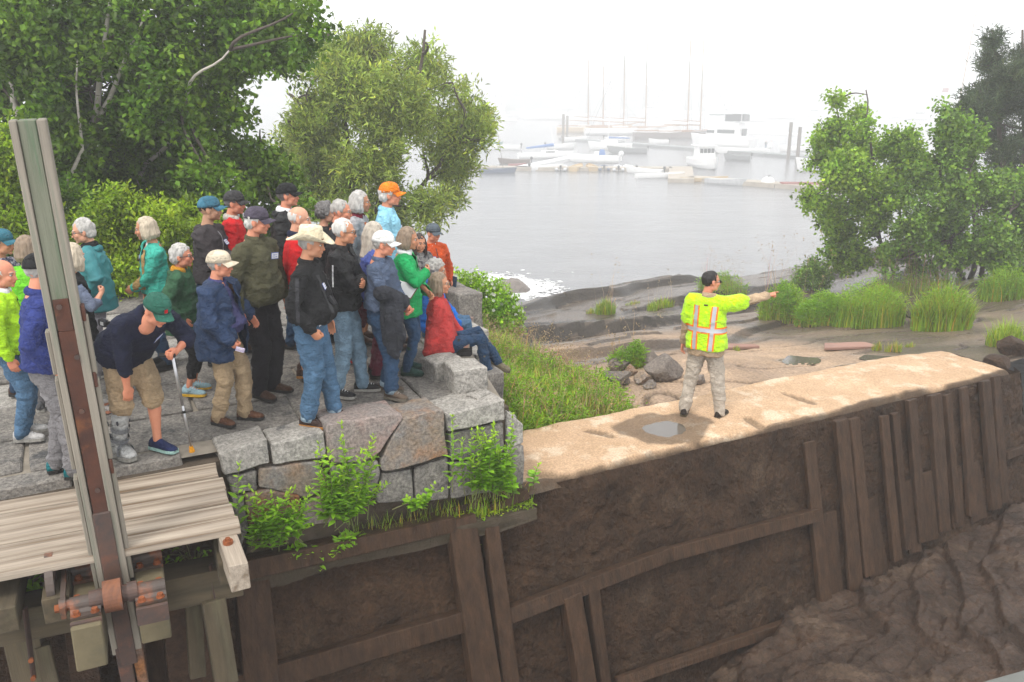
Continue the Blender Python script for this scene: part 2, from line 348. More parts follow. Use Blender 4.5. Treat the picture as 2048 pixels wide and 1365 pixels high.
me = grid(np.r_[np.arange(-.6, 8.2, .03)], np.linspace(0, 1, 60), cap_fn, 'cap', M_cap, extra=cap_attr)
link('cap', me, dam)
# puddle on the cap
g = MB(); c = W(PUD[0], PUD[1], 4.172); n = 28
g.add([c + UU*math.cos(a)*.42 + VV*math.sin(a)*.30 for a in [2*math.pi*k/n for k in range(n)]], [tuple(range(n))])
M_pud = mat('puddle_water', (.10,.085,.07), (.09,.075,.06), rough=.06, bump=0, rvar=0, spec=.6)
tag(g.build('puddle', M_pud), 'shallow puddle on the tan dam top by the pointing man', kind='structure')
for (px, py, a, b, lb) in ((1603,722,.34,.13,'small puddle shining in a hollow of the dry tan ledge'), (1752,716,.3,.08,'narrow puddle beside grass tufts on the ledge')):
    c = PZ(px, py, 3.5); zz = max(terr_z(c[0]+dx, c[1]+dy) for dx in (-a*.5, 0, a*.5) for dy in (-b*.5, 0, b*.5)) + .012; c = PZ(px, py, zz); g = MB()
    g.add([c + np.array([math.cos(t)*a*(1+.2*math.sin(2*t)), math.sin(t)*b*2.2*(1+.2*math.cos(3*t)), 0]) for t in [2*math.pi*k/24 for k in range(24)]], [tuple(range(24))])
    tag(g.build('puddle', M_pud), lb, kind='structure')
# face: rough mud-covered rubble, battered
def face_fn(U_, V_):                                   # V_ : z
    Q = np.stack([U_, V_*1.0, 0*U_+3], -1); left = sstep(.1, -.3, U_)
    n = .025*fbm(Q*[1, 1.5, 1], 1.3, 3, 3) + .012*np.abs(fbm(Q, 6, 3, 9)) + .016*fbm(Q, 15, 3, 12)
    rd = np.abs(fbm(Q*[1, 1.5, 1], .7, 4, 55)); n = n - .03*np.exp(-(rd/.03)**2)
    top = sstep(4.3, 4.0, V_)
    v = -BAT*(4.2-V_) - n*top - .02 + .25*sstep(8.05, 8.3, U_)
    P = OO + U_[..., None]*UU + v[..., None]*VV; P[..., 2] = V_ - .02; return P
me = grid(np.r_[np.arange(-3.2, 8.25, .025)], np.r_[np.linspace(0.4, 4.16, 150)], face_fn, 'face', M_mudwall); link('face', me, dam)
g = MB(); a, b, c_, d = W(8.15, .0, 4.1), W(8.15, 1.2, 4.1), W(8.3, 1.2, .8), W(8.3, -.7, .8); g.add([a, b, c_, d], [(0,1,2,3)]); g.build('end_face', M_mudwall, dam)
# timbers on the face: [(top px, bottom px, width px)] measured on the photograph's wall plane
def face_timber(a, b, w, off, d, name, matr=M_wettimber, bev=.008, jit=.008, sub=1):
    A = Vector(FACE(*a, off)); B = Vector(FACE(*b, off)); g = MB(); n = Vector(VV)*-1 + Vector((0, 0, BAT)); n.normalize()
    g.bar(A, B, w, d, up=n, jit=jit); o = link(name, g.mesh(name, matr, bevel=bev, sub=sub, disp=(.007, 5)), dam); return o
for a, b, w in (((1618,885),(1652,1235),.19), ((1680,840),(1712,1180),.235), ((1704,836),(1738,1150),.17), ((1765,832),(1792,1120),.15), ((1787,826),(1812,1098),.12),
                ((1822,800),(1845,1085),.19), ((1868,788),(1888,1062),.22), ((1893,790),(1915,1042),.12), ((1926,775),(1945,1030),.15), ((1968,762),(1990,1018),.20), ((1990,752),(2006,1006),.15)):
    face_timber(a, b, w, .075, .065, 'plank', jit=.014)
# the lower boards between the tall ones
for a, b, w in (((1652,1025),(1668,1215),.19), ((1733,1000),(1757,1150),.20), ((1812,962),(1828,1105),.14), ((1852,945),(1862,1080),.13), ((1908,935),(1916,1055),.15), ((1942,925),(1957,1042),.18)):
    face_timber(a, b, w*1.65, .045, .05, 'plank', jit=.012)
for a, b, w, off in (((918,1035),(975,1400),.30,.13), ((976,1040),(1022,1400),.15,.12), ((1140,1190),(1175,1400),.22,.10), ((1182,1178),(1212,1400),.13,.10), ((500,1130),(525,1400),.30,.10), ((303,1200),(318,1400),.2,.1)):
    face_timber(a, b, w, off, .14, 'post', jit=.012)
for a, b, w, off, d in (((1005,1232),(1340,1108),.155,.09,.13), ((1340,1108),(1632,1030),.15,.09,.13), ((470,1378),(935,1238),.21,.10,.12), ((2010,912),(2070,890),.12,.05,.08), ((1230,1365),(1640,1230),.13,.10,.1)):
    face_timber(a, b, w, off, d, 'rail', jit=.012)
face_timber((478,1140), (905,1045), .17, .10, .22, 'rail', jit=.015); face_timber((980,1020), (1055,985), .10, .06, .1, 'rail', jit=.012)

# ================================================================== HAZE
def haze():
    g = MB(); g.box((0, 370, 22), (700, 780, 59)); o = g.build('haze', None or bpy.data.materials.new('haze_air')); m = o.data.materials[0]; m.use_nodes = True
    N = m.node_tree.nodes; N.remove(N['Principled BSDF']); v = N.new('ShaderNodeVolumePrincipled'); v.inputs['Color'].default_value = (1, 1, 1, 1)
    v.inputs['Density'].default_value = HAZE; v.inputs['Anisotropy'].default_value = .3; m.node_tree.links.new(v.outputs[0], N['Material Output'].inputs['Volume'])
    tag(o, 'even pale sea fog filling the whole harbour', kind='stuff')
# ================================================================== STONE QUAY
M_gran = mat('weathered_granite', (.225,.205,.18), (.125,.115,.105), scale=9, rough=.9, bump=1, bscale=40, bdist=.018, grain=(38,.38), c3=(.055,.055,.057), s3=3.5, t3=.56, w3=.14, rvar=.12, det=8)
M_granb = mat('pale_granite', (.36,.335,.30), (.24,.225,.20), scale=12, rough=.9, bump=1, bscale=40, bdist=.016, grain=(40,.34), c3=(.11,.108,.105), s3=4, t3=.56, w3=.14, rvar=.08, det=8)
M_gran_or = mat('rust_stained_granite', (.23,.17,.12), (.19,.18,.17), scale=5, rough=.9, bump=1, bscale=38, bdist=.018, grain=(34,.32), c3=(.26,.13,.06), s3=2.2, t3=.52, w3=.18, rvar=.06, det=8)
M_gran_rd = mat('pinkish_granite', (.27,.21,.185), (.21,.19,.175), scale=5, rough=.9, bump=1, bscale=38, bdist=.018, grain=(34,.32), c3=(.30,.15,.115), s3=1.6, t3=.5, w3=.22, rvar=.05, det=8)
M_gran_br = mat('rust_brown_granite', (.20,.085,.04), (.16,.13,.11), scale=5, rough=.9, bump=1, bscale=38, bdist=.018, grain=(34,.32), c3=(.26,.11,.04), s3=3, t3=.5, w3=.15, rvar=.05, det=8)
M_mort = mat('joint_dirt', (.10,.075,.055), (.06,.045,.03), scale=8, rough=1, bump=.8, bscale=40, bdist=.015, rvar=0)
M_lime = mat('joint_mortar', (.27,.235,.19), (.19,.165,.13), scale=8, rough=1, bump=.8, bscale=40, bdist=.01, rvar=0)
quay = empty('stone_quay', W(-3, 2, 4), 'granite block quay with mossy stones on which the crowd stands', 'quay')
def qz(v): return 5.09 + .085*max(0., v-.3)
def qzu(u, v): return qz(v)
def SF(px, py, off=0.0):                         # stone face plane (slight batter)
    r = ray(px, py); n = VV - np.array([0, 0, .1]); t = ((OO@VV) - .1*5.1 + .07 - off - EYE@n)/(r@n); return EYE + r*t
def chunk(name, poly, ext, matr, parent, cut=3, amp=.012, fr=4, bev=.012):
    """poly: list of 3D points of the visible face; ext: vector to extrude by"""
    bm = bmesh.new(); A = [bm.verts.new(p) for p in poly]; B = [bm.verts.new(Vector(p)+Vector(ext)) for p in poly]; n = len(poly)
    bm.faces.new(A); bm.faces.new(B[::-1])
    for i in range(n): bm.faces.new((A[i], B[i], B[(i+1) % n], A[(i+1) % n]))
    bmesh.ops.recalc_face_normals(bm, faces=bm.faces[:])
    bmesh.ops.bevel(bm, geom=bm.edges[:]+bm.verts[:], offset=bev, segments=1, affect='EDGES', clamp_overlap=True)
    bmesh.ops.triangulate(bm, faces=bm.faces[:])
    for _ in range(cut):
        es = [e for e in bm.edges if e.calc_length() > .09]
        if not es: break
        bmesh.ops.subdivide_edges(bm, edges=es, cuts=1); bmesh.ops.triangulate(bm, faces=bm.faces[:])
    me = bpy.data.meshes.new(name); bm.to_mesh(me); bm.free(); me.materials.append(matr)
    nv = len(me.vertices); P = np.empty(nv*3, np.float32); me.vertices.foreach_get('co', P); P = P.reshape(-1, 3).astype(float)
    D = np.stack([fbm(P, fr, 4, q) for q in (3, 5, 9)], 1)*amp; me.vertices.foreach_set('co', (P+D).astype(np.float32).ravel()); me.update()
    return link(name, me, parent)
def face_stone(pts, matr, proud=0.0, depth=.42):
    P = [SF(x, y, proud) for x, y in pts]; c = sum(P)/len(P); P = [p + (c-p)/np.linalg.norm(c-p)*.004 for p in P]
    return chunk('stone', P, VV*depth, matr, quay, amp=.011, fr=5)
face_stone([(438,906),(536,878),(541,928),(446,952)], M_granb, .02, .36)
face_stone([(542,888),(648,862),(653,916),(547,931)], M_granb, .01, .36)
face_stone([(651,850),(801,827),(806,838),(762,905),(728,925),(665,928),(654,912)], M_gran_rd, .03, .40)
face_stone([(806,836),(887,818),(897,912),(812,939),(764,944),(761,925),(790,865)], M_gran_or, .03, .40)
face_stone([(891,828),(1010,800),(1011,842),(899,866)], M_granb, .05, .55)
face_stone([(1012,820),(1048,850),(1048,886),(1014,900)], M_granb, -.06, .4)
face_stone([(452,952),(514,942),(516,980),(464,990)], M_gran, .0)
face_stone([(517,940),(636,922),(661,972),(613,1000),(589,988),(518,976)], M_gran_or, .01)
face_stone([(490,991),(536,980),(601,991),(604,1018),(602,1048),(500,1056)], M_gran_br, .03)
face_stone([(664,931),(757,921),(762,946),(748,998),(668,1008),(664,975)], M_gran, .0)
face_stone([(766,947),(826,941),(829,1004),(756,1010),(752,998)], M_gran, .01)
face_stone([(830,938),(895,917),(898,997),(832,1008)], M_gran, .0)
face_stone([(901,869),(1008,846),(1008,906),(902,925)], M_gran, .01)
face_stone([(902,928),(1008,910),(1004,984),(902,998)], M_gran, .0)
face_stone([(607,1006),(662,978),(667,1048),(606,1056)], M_gran_rd, .0)
face_stone([(1012,902),(1048,889),(1048,968),(1012,984)], M_gran, -.02)
face_stone([(462,993),(488,990),(498,1058),(480,1100),(476,1060)], M_gran, .0)
face_stone([(500,1060),(604,1051),(700,1030),(700,1070),(600,1100),(490,1130)], M_mort, -.03)
# core behind the joints
g = MB()
def qbox(g, u0, u1, v0, v1, z0, z1, jit=0): 
    return g.box(W((u0+u1)/2, (v0+v1)/2, (z0+z1)/2), (u1-u0, v1-v0, z1-z0), ROTW, jit=jit)
qbox(g, -9, -.08, .13, 6.3, 3.6, 5.0); qbox(g, -9, -.1, 6.3, 9.5, 2.5, 4.9); g.build('core', M_mort, quay)
g = MB(); V_ = [W(-9,.2,5.055), W(-.12,.2,5.055), W(.3,2.2,qz(2.2)-.04), W(.3,6,qz(6)-.04), W(-9,6,qz(6)-.04)]; g.add(V_, [(0,1,2,3,4)]); g.build('joint', M_lime, quay)
# ledge of dirt where the plants grow
g = MB(); qbox(g, -2.85, .05, -.22, .16, 3.9, 4.03); o = link('soil', g.mesh('soil', M_soil, sub=6, disp=(.05, 4)), quay)
# paving slabs on top: rows along the quay
random.seed(5); v = .42; row = 0
while v < 6.1:
    dv = random.choice((.42, .5, .62, .7)); u = -8.6 + random.uniform(0, .6); uend = -.18 if v < 1.1 else (.25 if v < 3 else .35)
    while u < uend - .1:
        du = min(random.uniform(.7, 1.7), uend-u)
        if uend-u-du < .35: du = uend-u
        j = lambda: random.uniform(-.025, .025)
        P = [(u+.012+j(), v+.012+j()), (u+du-.012+j(), v+.012+j()), (u+du-.012+j(), v+dv-.012+j()), (u+.012+j(), v+dv-.012+j())]
        zt = random.uniform(-.008, .012); poly = [W(a, b, qz(b)+zt) for a, b in P]
        if not (u+du < -3.0 and v < .55 and u > -4.6 and False):
            chunk('paving_slab', poly[::-1], (0, 0, -.16), random.choice((M_gran, M_gran, M_gran, M_granb)), quay, cut=2 if v < 3 else 1, amp=.006, fr=7, bev=.014)
        u += du
    v += dv; row += 1
# row of edging stones left of the first block, by the deck
for (u0, u1, v0, v1) in ((-9, -7.6, -.1, .4), (-7.58, -6.3, -.1, .4), (-6.28, -5.3, -.05, .4), (-5.28, -4.62, -.02, .4), (-4.6, -3.95, .16, .4), (-3.78, -3.12, .18, .4)):
    chunk('paving_slab', [W(u0, v0, 5.085), W(u0, v1, 5.085), W(u1, v1, 5.085), W(u1, v0, 5.085)], (0, 0, -.3), M_granb if u0 < -5 else M_gran, quay, cut=3, amp=.008, fr=7)
# right-hand edge: loose blocks at the corner, side wall stones, tall slab
def blk(pxy, z, su, sv, sz, matr, rz=0, name='stone'):
    c = PZ(*pxy, z); Q = Matrix.Rotation(TH+rz, 3, 'Z'); P = [Vector(c)+Q@Vector((a*su/2, b*sv/2, 0)) for a, b in ((-1,-1),(-1,1),(1,1),(1,-1))]
    return chunk(name, P, (0, 0, -sz), matr, quay, cut=3, amp=.014, fr=5)
blk((930,728), 5.36, .36, .36, .27, M_granb, -.12)
blk((885,716), 5.34, .34, .30, .25, M_granb, .06)
blk((958,786), 5.14, .22, .16, .06, M_granb, .4)
for (u, v, su, sv, zt, zb) in ((-.02,.62,.3,.5,4.78,4.2), (.1,1.15,.34,.5,5.08,4.6), (.12,1.15,.4,.56,4.58,4.0), (.33,1.75,.3,.62,5.13,4.62), (.36,1.75,.34,.62,4.6,4.0), (.5,2.4,.34,.6,5.2,4.7), (.5,2.4,.4,.6,4.66,4.0), (.62,3.1,.3,.7,5.2,4.4), (.62,3.1,.34,.7,4.38,3.6)):
    chunk('stone', [W(u-su/2,v-sv/2,zt), W(u-su/2,v+sv/2,zt), W(u+su/2,v+sv/2,zt), W(u+su/2,v-sv/2,zt)], (0, 0, zb-zt), random.choice((M_gran, M_granb, M_gran_rd)), quay, cut=3, amp=.016, fr=4)
for (v, zt) in ((3.15, 5.50),):
    u = .74; chunk('stone', [W(u-.17,v-.38,zt), W(u-.17,v+.38,zt), W(u+.17,v+.38,zt), W(u+.17,v-.38,zt)], (0, 0, -.75), M_gran, quay, cut=3, amp=.014, fr=4)

# ================================================================== DECK AND ITS FRAME
M_board = mat('grey_weathered_board', (.36,.30,.235), (.25,.205,.16), scale=3.5, stretch=(.3, 9, 9), grain=(9,.16), rough=.85, bump=.6, bscale=6, bstretch=(.7, 14, 14), bdist=.0035, c3=(.11,.072,.042), s3=1.1, t3=.55, w3=.12, rvar=.09)
M_beam = mat('mossy_beam', (.095,.072,.043), (.05,.04,.025), scale=3, stretch=(.5, 4, 4), rough=.9, bump=.6, bscale=7, bstretch=(.9, 20, 20), bdist=.006, c3=(.10,.085,.05), s3=2, t3=.52, w3=.2, rvar=.1)
M_endgr = mat('end_grain_timber', (.16,.13,.075), (.085,.07,.04), scale=3, rough=.9, bump=.5, bscale=40, bdist=.004, c3=(.08,.075,.05), s3=2, t3=.52, w3=.2)
M_rust = mat('rusty_iron', (.085,.028,.014), (.045,.017,.011), scale=7, rough=.8, bump=.5, bscale=70, bdist=.003, c3=(.14,.05,.018), s3=5, t3=.56, w3=.12, spec=.4, rvar=.06)
M_dark = mat('dark_rusted_iron', (.045,.032,.028), (.09,.045,.03), scale=9, rough=.65, bump=.5, bscale=60, bdist=.004, c3=(.12,.05,.03), s3=6, t3=.58, w3=.1, spec=.5, rvar=.08)
M_grease = mat('worn_iron', (.075,.05,.038), (.035,.026,.021), scale=10, rough=.5, bump=.4, bscale=60, bdist=.003, c3=(.20,.07,.03), s3=5, t3=.50, w3=.12, spec=.5, rvar=.08)
M_bolt = mat('orange_rust_bolt', (.26,.075,.022), (.14,.04,.014), scale=20, rough=.8, bump=.3, bscale=90, bdist=.002)
M_drum = mat('orange_rust_drum', (.22,.085,.04), (.13,.055,.032), scale=9, stretch=(4, 1, 1), rough=.7, bump=.4, bscale=50, bdist=.003, c3=(.12,.08,.07), s3=3, t3=.56, w3=.1)
DT = math.atan2(.62, 1.36); DU = np.array([math.cos(DT), math.sin(DT), 0]); DV = np.array([-math.sin(DT), math.cos(DT), 0]); ROTD = Matrix.Rotation(DT, 3, 'Z')
DO = PZ(482, 1055, 5.0)                          # front right corner of the deck top
def D(a, b, z): p = DO + DU*a + DV*b; return np.array([p[0], p[1], z])
def DP(px, py, z): p = PZ(px, py, z) - DO; return float(p@DU), float(p@DV)
deck = empty('timber_deck', D(-1, .5, 4.6), 'weathered grey plank deck on mossy beams at the edge of the quay', 'deck')
def wood_obj(name, A, B, w, h, up, matr, parent, jit=.004, bev=.006):
    """board whose own X axis runs along it (so grain follows)"""
    A, B = Vector(A), Vector(B); d = (B-A); Ln = d.length; d.normalize(); sd = d.cross(Vector(up)).normalized(); u = sd.cross(d)
    g = MB(); g.box((0, 0, 0), (Ln, w, h), None, jit=jit); me = g.mesh(name, matr, bevel=bev)
    o = bpy.data.objects.new(name, me); COL.objects.link(o)
    M4 = Matrix((d, sd, u)).transposed().to_4x4(); M4.translation = (A+B)/2
    if parent: o.parent = parent; o.matrix_parent_inverse = PINV(parent)
    o.matrix_basis = M4; return o
def DB(a0, b0, z0, a1, b1, z1, w, h, matr, name='beam', parent=None, **k): return wood_obj(name, D(a0, b0, z0), D(a1, b1, z1), w, h, (0, 0, 1), matr, parent or deck, **k)
dw = [.20, .24, .26, .25, .23, .22]; b = .0
slot = (DP(160, 1000, 5)[0], DP(245, 1050, 5)[0])
for i, wd in enumerate(dw):
    e = [.0, -.015, -.03, -.02, -.05, -.04][i]; zc = 5.0-.028
    DB(-3.6, b+wd/2, zc, e, b+wd/2, zc-.006*(i%2), wd-.014, .056, M_board, 'plank', bev=.005); b += wd
# beams under the deck
A1, A2 = DP(0, 1222, 4.62), DP(482, 1130, 4.62)
DB(A1[0]-1.5, A1[1]+.12, 4.49, A2[0]+.0, A2[1]+.12, 4.49, .25, .25, M_beam)
DB(-4, 1.2, 4.8, -.1, 1.2, 4.8, .2, .22, M_beam)
p = DP(462, 1095, 4.97); DB(p[0], .1, 4.94-.09, p[0]+.02, -.42, 4.94-.09, .13, .2, M_board)           # right stub timber with a bolt
for px in (455, 130, 40): p = DP(px, 1130, 4.6); DB(p[0], 1.3, 4.72, p[0], -.1, 4.72, .16, .18, M_beam)
g = MB(); p = DP(456, 1085, 4.96); g.cyl(D(p[0], p[1], 4.93), D(p[0], p[1], 4.975), .035, 10); g.cyl(D(p[0], p[1], 4.97), D(p[0], p[1], 4.995), .018, 6); g.build('bolt', M_bolt, deck)
# posts with iron straps
def postp(t, b_, w, zt, zb, yoff=.0, label=None):
    A, B = PZ(*t, zt), None; p = DP(*t, zt); q = ray(*b_); Q = EYE + q*(((D(0, p[1]-.10, 0)-EYE)@DV)/(q@DV)); return wood_obj('post', A, Q, w, w, VV, M_beam, deck)
postp((425,1195), (452,1360), .17, 4.38, 3.3); postp((385,1190), (395,1350), .12, 4.3, 3.3); postp((45,1270), (75,1400), .22, 4.36, 3.2); postp((85,1290), (110,1400), .1, 4.3, 3.2)
def strap(t, b_, zt):
    p = DP(*t, zt); pts = []
    for k in range(9):
        s = k/8; x = t[0]+(b_[0]-t[0])*s; y = t[1]+(b_[1]-t[1])*s; q = ray(x, y); pts.append(EYE + q*(((D(0, p[1]-.02-.07*s, 0)-EYE)@DV)/(q@DV)) - DV*.01)
    g = MB(); g.tube(pts, .032, 8, flat=.3); o = g.build('strap', M_dark, deck)
    for s in (.7, .95):
        x = t[0]+(b_[0]-t[0])*s; y = t[1]+(b_[1]-t[1])*s; q = ray(x, y); c = EYE + q*(((D(0, p[1]-.02-.07*s, 0)-EYE)@DV)/(q@DV)); g = MB(); g.cyl(c-DV*.02, c-DV*.045, .017, 8); g.build('bolt', M_bolt, deck)
strap((421,1128), (447,1300), 4.64); strap((50,1215), (68,1358), 4.64)
# dark crib wall behind the frame and mud-soaked sheeting
g = MB(); qbox(g, -8, -2.86, -.2, .12, .4, 4.35); qbox(g, -8,-2.86,-.1,.14,4.35,4.9); g.build('crib_wall', M_mudwall, dam)
for (x0, x1) in ((250,275), (345,370), (150,180), (392, 408)):
    A, B = FACE(x0, 1190, .22), FACE(x1, 1420, .22); wood_obj('post', A, B, .2, .16, VV, M_wettimber, dam)
# --- the sluice machinery: two stock timbers, bearings, shafts, wheel
gear = empty('sluice_hoist', D(-1.5, -.3, 4.6), 'rusty sluice gate hoist with shafts in bolted bearings on two timber blocks', 'hoist')
sh1y, sh2y = None, None
L1, R1 = DP(178, 1240, 4.72), DP(300, 1190, 4.72)       # centre of each block near its front, on top
bl = {}
def block(px_front_l, px_front_r, px_back, z):          # top edge of the end grain, and the back
    a0, b0 = DP(*px_front_l, z); a1, b1 = DP(*px_front_r, z); ab, bb = DP(*px_back, z); ac = (a0+a1)/2; w_ = (a1-a0); bf = (b0+b1)/2
    DBo = wood_obj('stock_timber', D(ac, bf, z-.16), D(ac, bb, z-.16), w_, .32, (0, 0, 1), M_endgr, gear, bev=.01); return ac, bf, bb, w_
zb = 4.74
bA = block((140,1262), (203,1245), (170,1105), zb); bB = block((272,1210), (333,1190), (290,1078), zb)
cA = DP(165, 1215, zb+.05); cB = DP(290, 1170, zb+.05)
b2 = (cA[1]+cB[1])/2; b1 = (DP(165, 1145, zb+.05)[1]+DP(290, 1105, zb+.05)[1])/2
def bolt(c, r=.02, h=.03, m=None): 
    g = MB(); g.cyl(c, np.array(c)+[0, 0, .008], r*1.35, 10); g.cyl(np.array(c)+[0, 0, .008], np.array(c)+[0, 0, h], r, 6); g.build('bolt', m or M_bolt, gear)
for ac, w_ in ((bA[0], bA[3]), (bB[0], bB[3])):
    for bb in (b1, b2):
        g = MB(); g.box(D(ac, bb, zb+.012), (w_*1.0, .24, .024), ROTD); 
        n = 10; prof = [(-.075, 0)] + [(-.055*math.cos(math.pi*k/n), .02+.055*math.sin(math.pi*k/n)) for k in range(n+1)] + [(.075, 0)]
        RS = [[D(ac+s*w_*.5, bb+p, zb+.024+q) for p, q in prof] for s in (-1, 1)]; g.rings(RS, close=True)
        g.build('bearing', M_grease, gear)
        for s in (-.3, .3):
            for t in (-.098, .098): bolt(D(ac+s*w_, bb+t, zb+.024))
    g = MB(); g.box(D(ac, b2-.16, zb-.05), (w_*1.02, .03, .12), ROTD); g.build('plate', M_dark, gear)
zs = zb+.055
g = MB(); g.cyl(D(bA[0]-.16, b1, zs), D(bB[0]+.02, b1, zs), .035, 14); g.build('shaft', M_grease, gear)
g = MB(); g.cyl(D(bA[0]-.12, b2, zs), D(bB[0]+.02, b2, zs), .036, 14)
g.build('shaft', M_grease, gear)
drx = DP(226, 1200, zs)[0]
g = MB(); g.cyl(D(drx-.055, b2, zs), D(drx+.055, b2, zs), .105, 26); g.build('drum', M_drum, gear)
g = MB(); g.cyl(D(drx-.055-.085, b2, zs), D(drx-.057, b2, zs), .062, 18); g.cyl(D(drx+.057, b2, zs), D(drx+.09, b2, zs), .055, 18); g.cyl(D(drx+.09, b2, zs), D(drx+.15, b2, zs), .066, 18); g.build('collar', M_dark, gear)
# slotted link arm and wheel segment at the left end
wx = DP(110, 1170, zs)[0]
def disc(x0, x1, bc, zc, r, ri, name, m, a0=0, a1=360, n=28):
    g = MB(); RS = []
    for k in range(n+1):
        a = R(a0+(a1-a0)*k/n); c, s = math.cos(a), math.sin(a)
        RS.append([D(x0, bc+c*ri, zc+s*ri), D(x1, bc+c*ri, zc+s*ri), D(x1, bc+c*r, zc+s*r), D(x0, bc+c*r, zc+s*r)])
    g.rings(RS); return g.build(name, m, gear)
wx, wb = DP(112, 1150, zs+.05); disc(wx-.05, wx-.0, wb, zs+.0, .21, .12, 'wheel', M_grease)
g = MB(); g.tube([D(wx-.02, wb-.13, zs), D(wx-.02, wb+.13, zs)], .02, 8); g.tube([D(wx-.02, wb, zs-.13), D(wx-.02, wb, zs+.13)], .02, 8); g.build('spoke', M_dark, gear)
g = MB(); g.bar(D(wx+.05, b2-.06, zs-.02), D(wx+.05, b1+.06, zs+.05), .03, .085); g.cyl(D(wx+.03, b2, zs), D(wx+.07, b2, zs), .05, 14); g.build('link_arm', M_grease, gear)
g = MB(); g.cyl(D(wx+.0, b2, zs-.01), D(wx+.03, b2, zs-.01), .026, 6); g.build('bolt', M_bolt, gear)
# --- the tall gate stem: timber with an iron rack
T0, T1 = np.array(PY(55, 240, 5.02)), PZ(232, 1185, 4.7)
T1 = np.array(D(DP(232,1185,4.7)[0], (b1+b2)/2+.03, 4.70)); 
ax = (T0-T1)/np.linalg.norm(T0-T1)
stem = empty('gate_stem', T1, 'tall leaning grey timber gate stem with a rusty iron rack on its face', 'gate stem')
fr = -DV.copy(); fr = fr - ax*(fr@ax); fr /= np.linalg.norm(fr); sdv = np.cross(ax, fr)*-1
LN = np.linalg.norm(T0-T1)
def sbox(name, s0, s1, x0, x1, y0, y1, matr, jit=.002, bev=.005):   # s along stem 0..LN, x sideways (right), y toward viewer
    x0 *= .76; x1 *= .76; A = T1 + ax*s0; B = T1 + ax*s1; c = sdv*(x0+x1)/2 + fr*(y0+y1)/2
    if float(sdv@DU) < 0: c = -sdv*(x0+x1)/2 + fr*(y0+y1)/2
    return wood_obj(name, A+c, B+c, abs(x1-x0), abs(y1-y0), fr, matr, stem, jit=jit, bev=bev)
M_stem = mat('green_grey_timber', (.27,.235,.19), (.17,.15,.12), scale=5, stretch=(.22, 4, 4), rough=.9, bump=.7, bscale=6, bstretch=(.8, 20, 20), bdist=.006, c3=(.12,.165,.115), s3=2.2, t3=.50, w3=.2, rvar=.05)
M_stemg = mat('pale_green_timber', (.18,.185,.135), (.11,.115,.08), scale=5, stretch=(.22, 4, 4), rough=.9, bump=.8, bscale=5, bstretch=(.8, 18, 18), bdist=.008, c3=(.10,.15,.09), s3=2.6, t3=.48, w3=.12, rvar=.05)
sbox('timber', -.5, LN, -.125, -.07, -.10, .055, M_stem); sbox('timber', -.5, LN, .06, .125, -.10, .055, M_stem); sbox('timber', LN*.60, LN, -.068, .058, -.1, .040, M_stemg); sbox('timber', -.5, LN*.6, -.068, .058, -.1, .0, M_stem)
sbox('rack', .0, LN*.60, -.062, .062, .0, .050, M_rust); sbox('rack', -.6, .62, -.07, .07, .0, .068, M_dark)
sbox('rack_plate', LN*.60, LN*.665, -.060, .055, .041, .052, M_rust)
for s0, s1 in ((.30*LN, .50*LN), (.51*LN, .60*LN)): sbox('batten', s0*1.0, s1, -.16, -.127, -.06, .02, M_stem); 
for s0, s1 in ((.02*LN, .28*LN), (.31*LN, .485*LN), (.50*LN, .62*LN)): sbox('batten', s0, s1, .128, .165, -.07, .03, M_stem)
for s0 in (.295*LN, .49*LN, .63*LN): sbox('strap', s0-.05, s0+.05, .126, .155, -.03, .045, M_rust); 
sbox('batten', .0, .28*LN, -.165, -.127, -.07, .03, M_stem)
def sc(s, x, y): return T1 + ax*s + (sdv if float(sdv@DU) > 0 else -sdv)*x + fr*y
for s, x in ((LN*.65, -.015), (LN*.43, .0), (LN*.25, .005), (LN*.545, .03)):
    g = MB(); g.cyl(sc(s, x, .05), sc(s, x, .068), .016, 10); g.build('bolt', M_dark, stem)
# lower end of the gate stem in the dark pit
sbox('lower_timber', -1.9, -.45, -.1, .02, -.1, .06, M_dark); sbox('lower_timber', -1.9, -.5, .035, .12, -.1, .03, M_drum if False else M_gran_br)
# ================================================================== VEGETATION
def leafmat(name, c1, c2, rough=.5, transl=.35, spec=.35):
    return mat(name, c1, c2, scale=1.2, rough=rough, bump=0, attr='tint', rvar=0, transl=transl, spec=spec)
M_lf_dark = leafmat('dark_leaf', (.125,.225,.012), (.065,.15,.010))
M_lf_will = leafmat('willow_leaf', (.32,.41,.075), (.21,.31,.05))
M_lf_mid = leafmat('mid_green_leaf', (.26,.42,.03), (.16,.30,.025))
M_lf_yel = leafmat('yellow_green_leaf', (.26,.38,.015), (.17,.29,.015))
M_lf_pine = leafmat('pine_needle', (.085,.13,.05), (.05,.085,.04))
M_lf_olive = leafmat('olive_leaf', (.16,.29,.03), (.10,.20,.025))
M_lf_bush = leafmat('bright_bush_leaf', (.27,.46,.02), (.16,.34,.018))
M_grass = leafmat('green_grass', (.22,.36,.04), (.30,.36,.07), transl=.3)
M_grass_b = leafmat('bright_grass', (.26,.42,.03), (.16,.30,.02), transl=.3)
M_straw = leafmat('dry_grass', (.34,.26,.15), (.26,.20,.11), transl=.2)
M_bark = mat('grey_bark', (.11,.09,.075), (.07,.055,.045), scale=8, stretch=(1,1,.3), rough=.95, bump=.7, bscale=25, rvar=.1)
M_birch = mat('birch_bark', (.50,.46,.41), (.36,.32,.28), scale=6, stretch=(.6,.6,3), rough=.85, bump=.3, bscale=20, c3=(.06,.05,.045), s3=7, t3=.62, w3=.05, rvar=.1)
M_petal = mat('white_petal', (.8,.79,.74), (.7,.69,.65), rough=.7, bump=0, rvar=0, transl=.3)
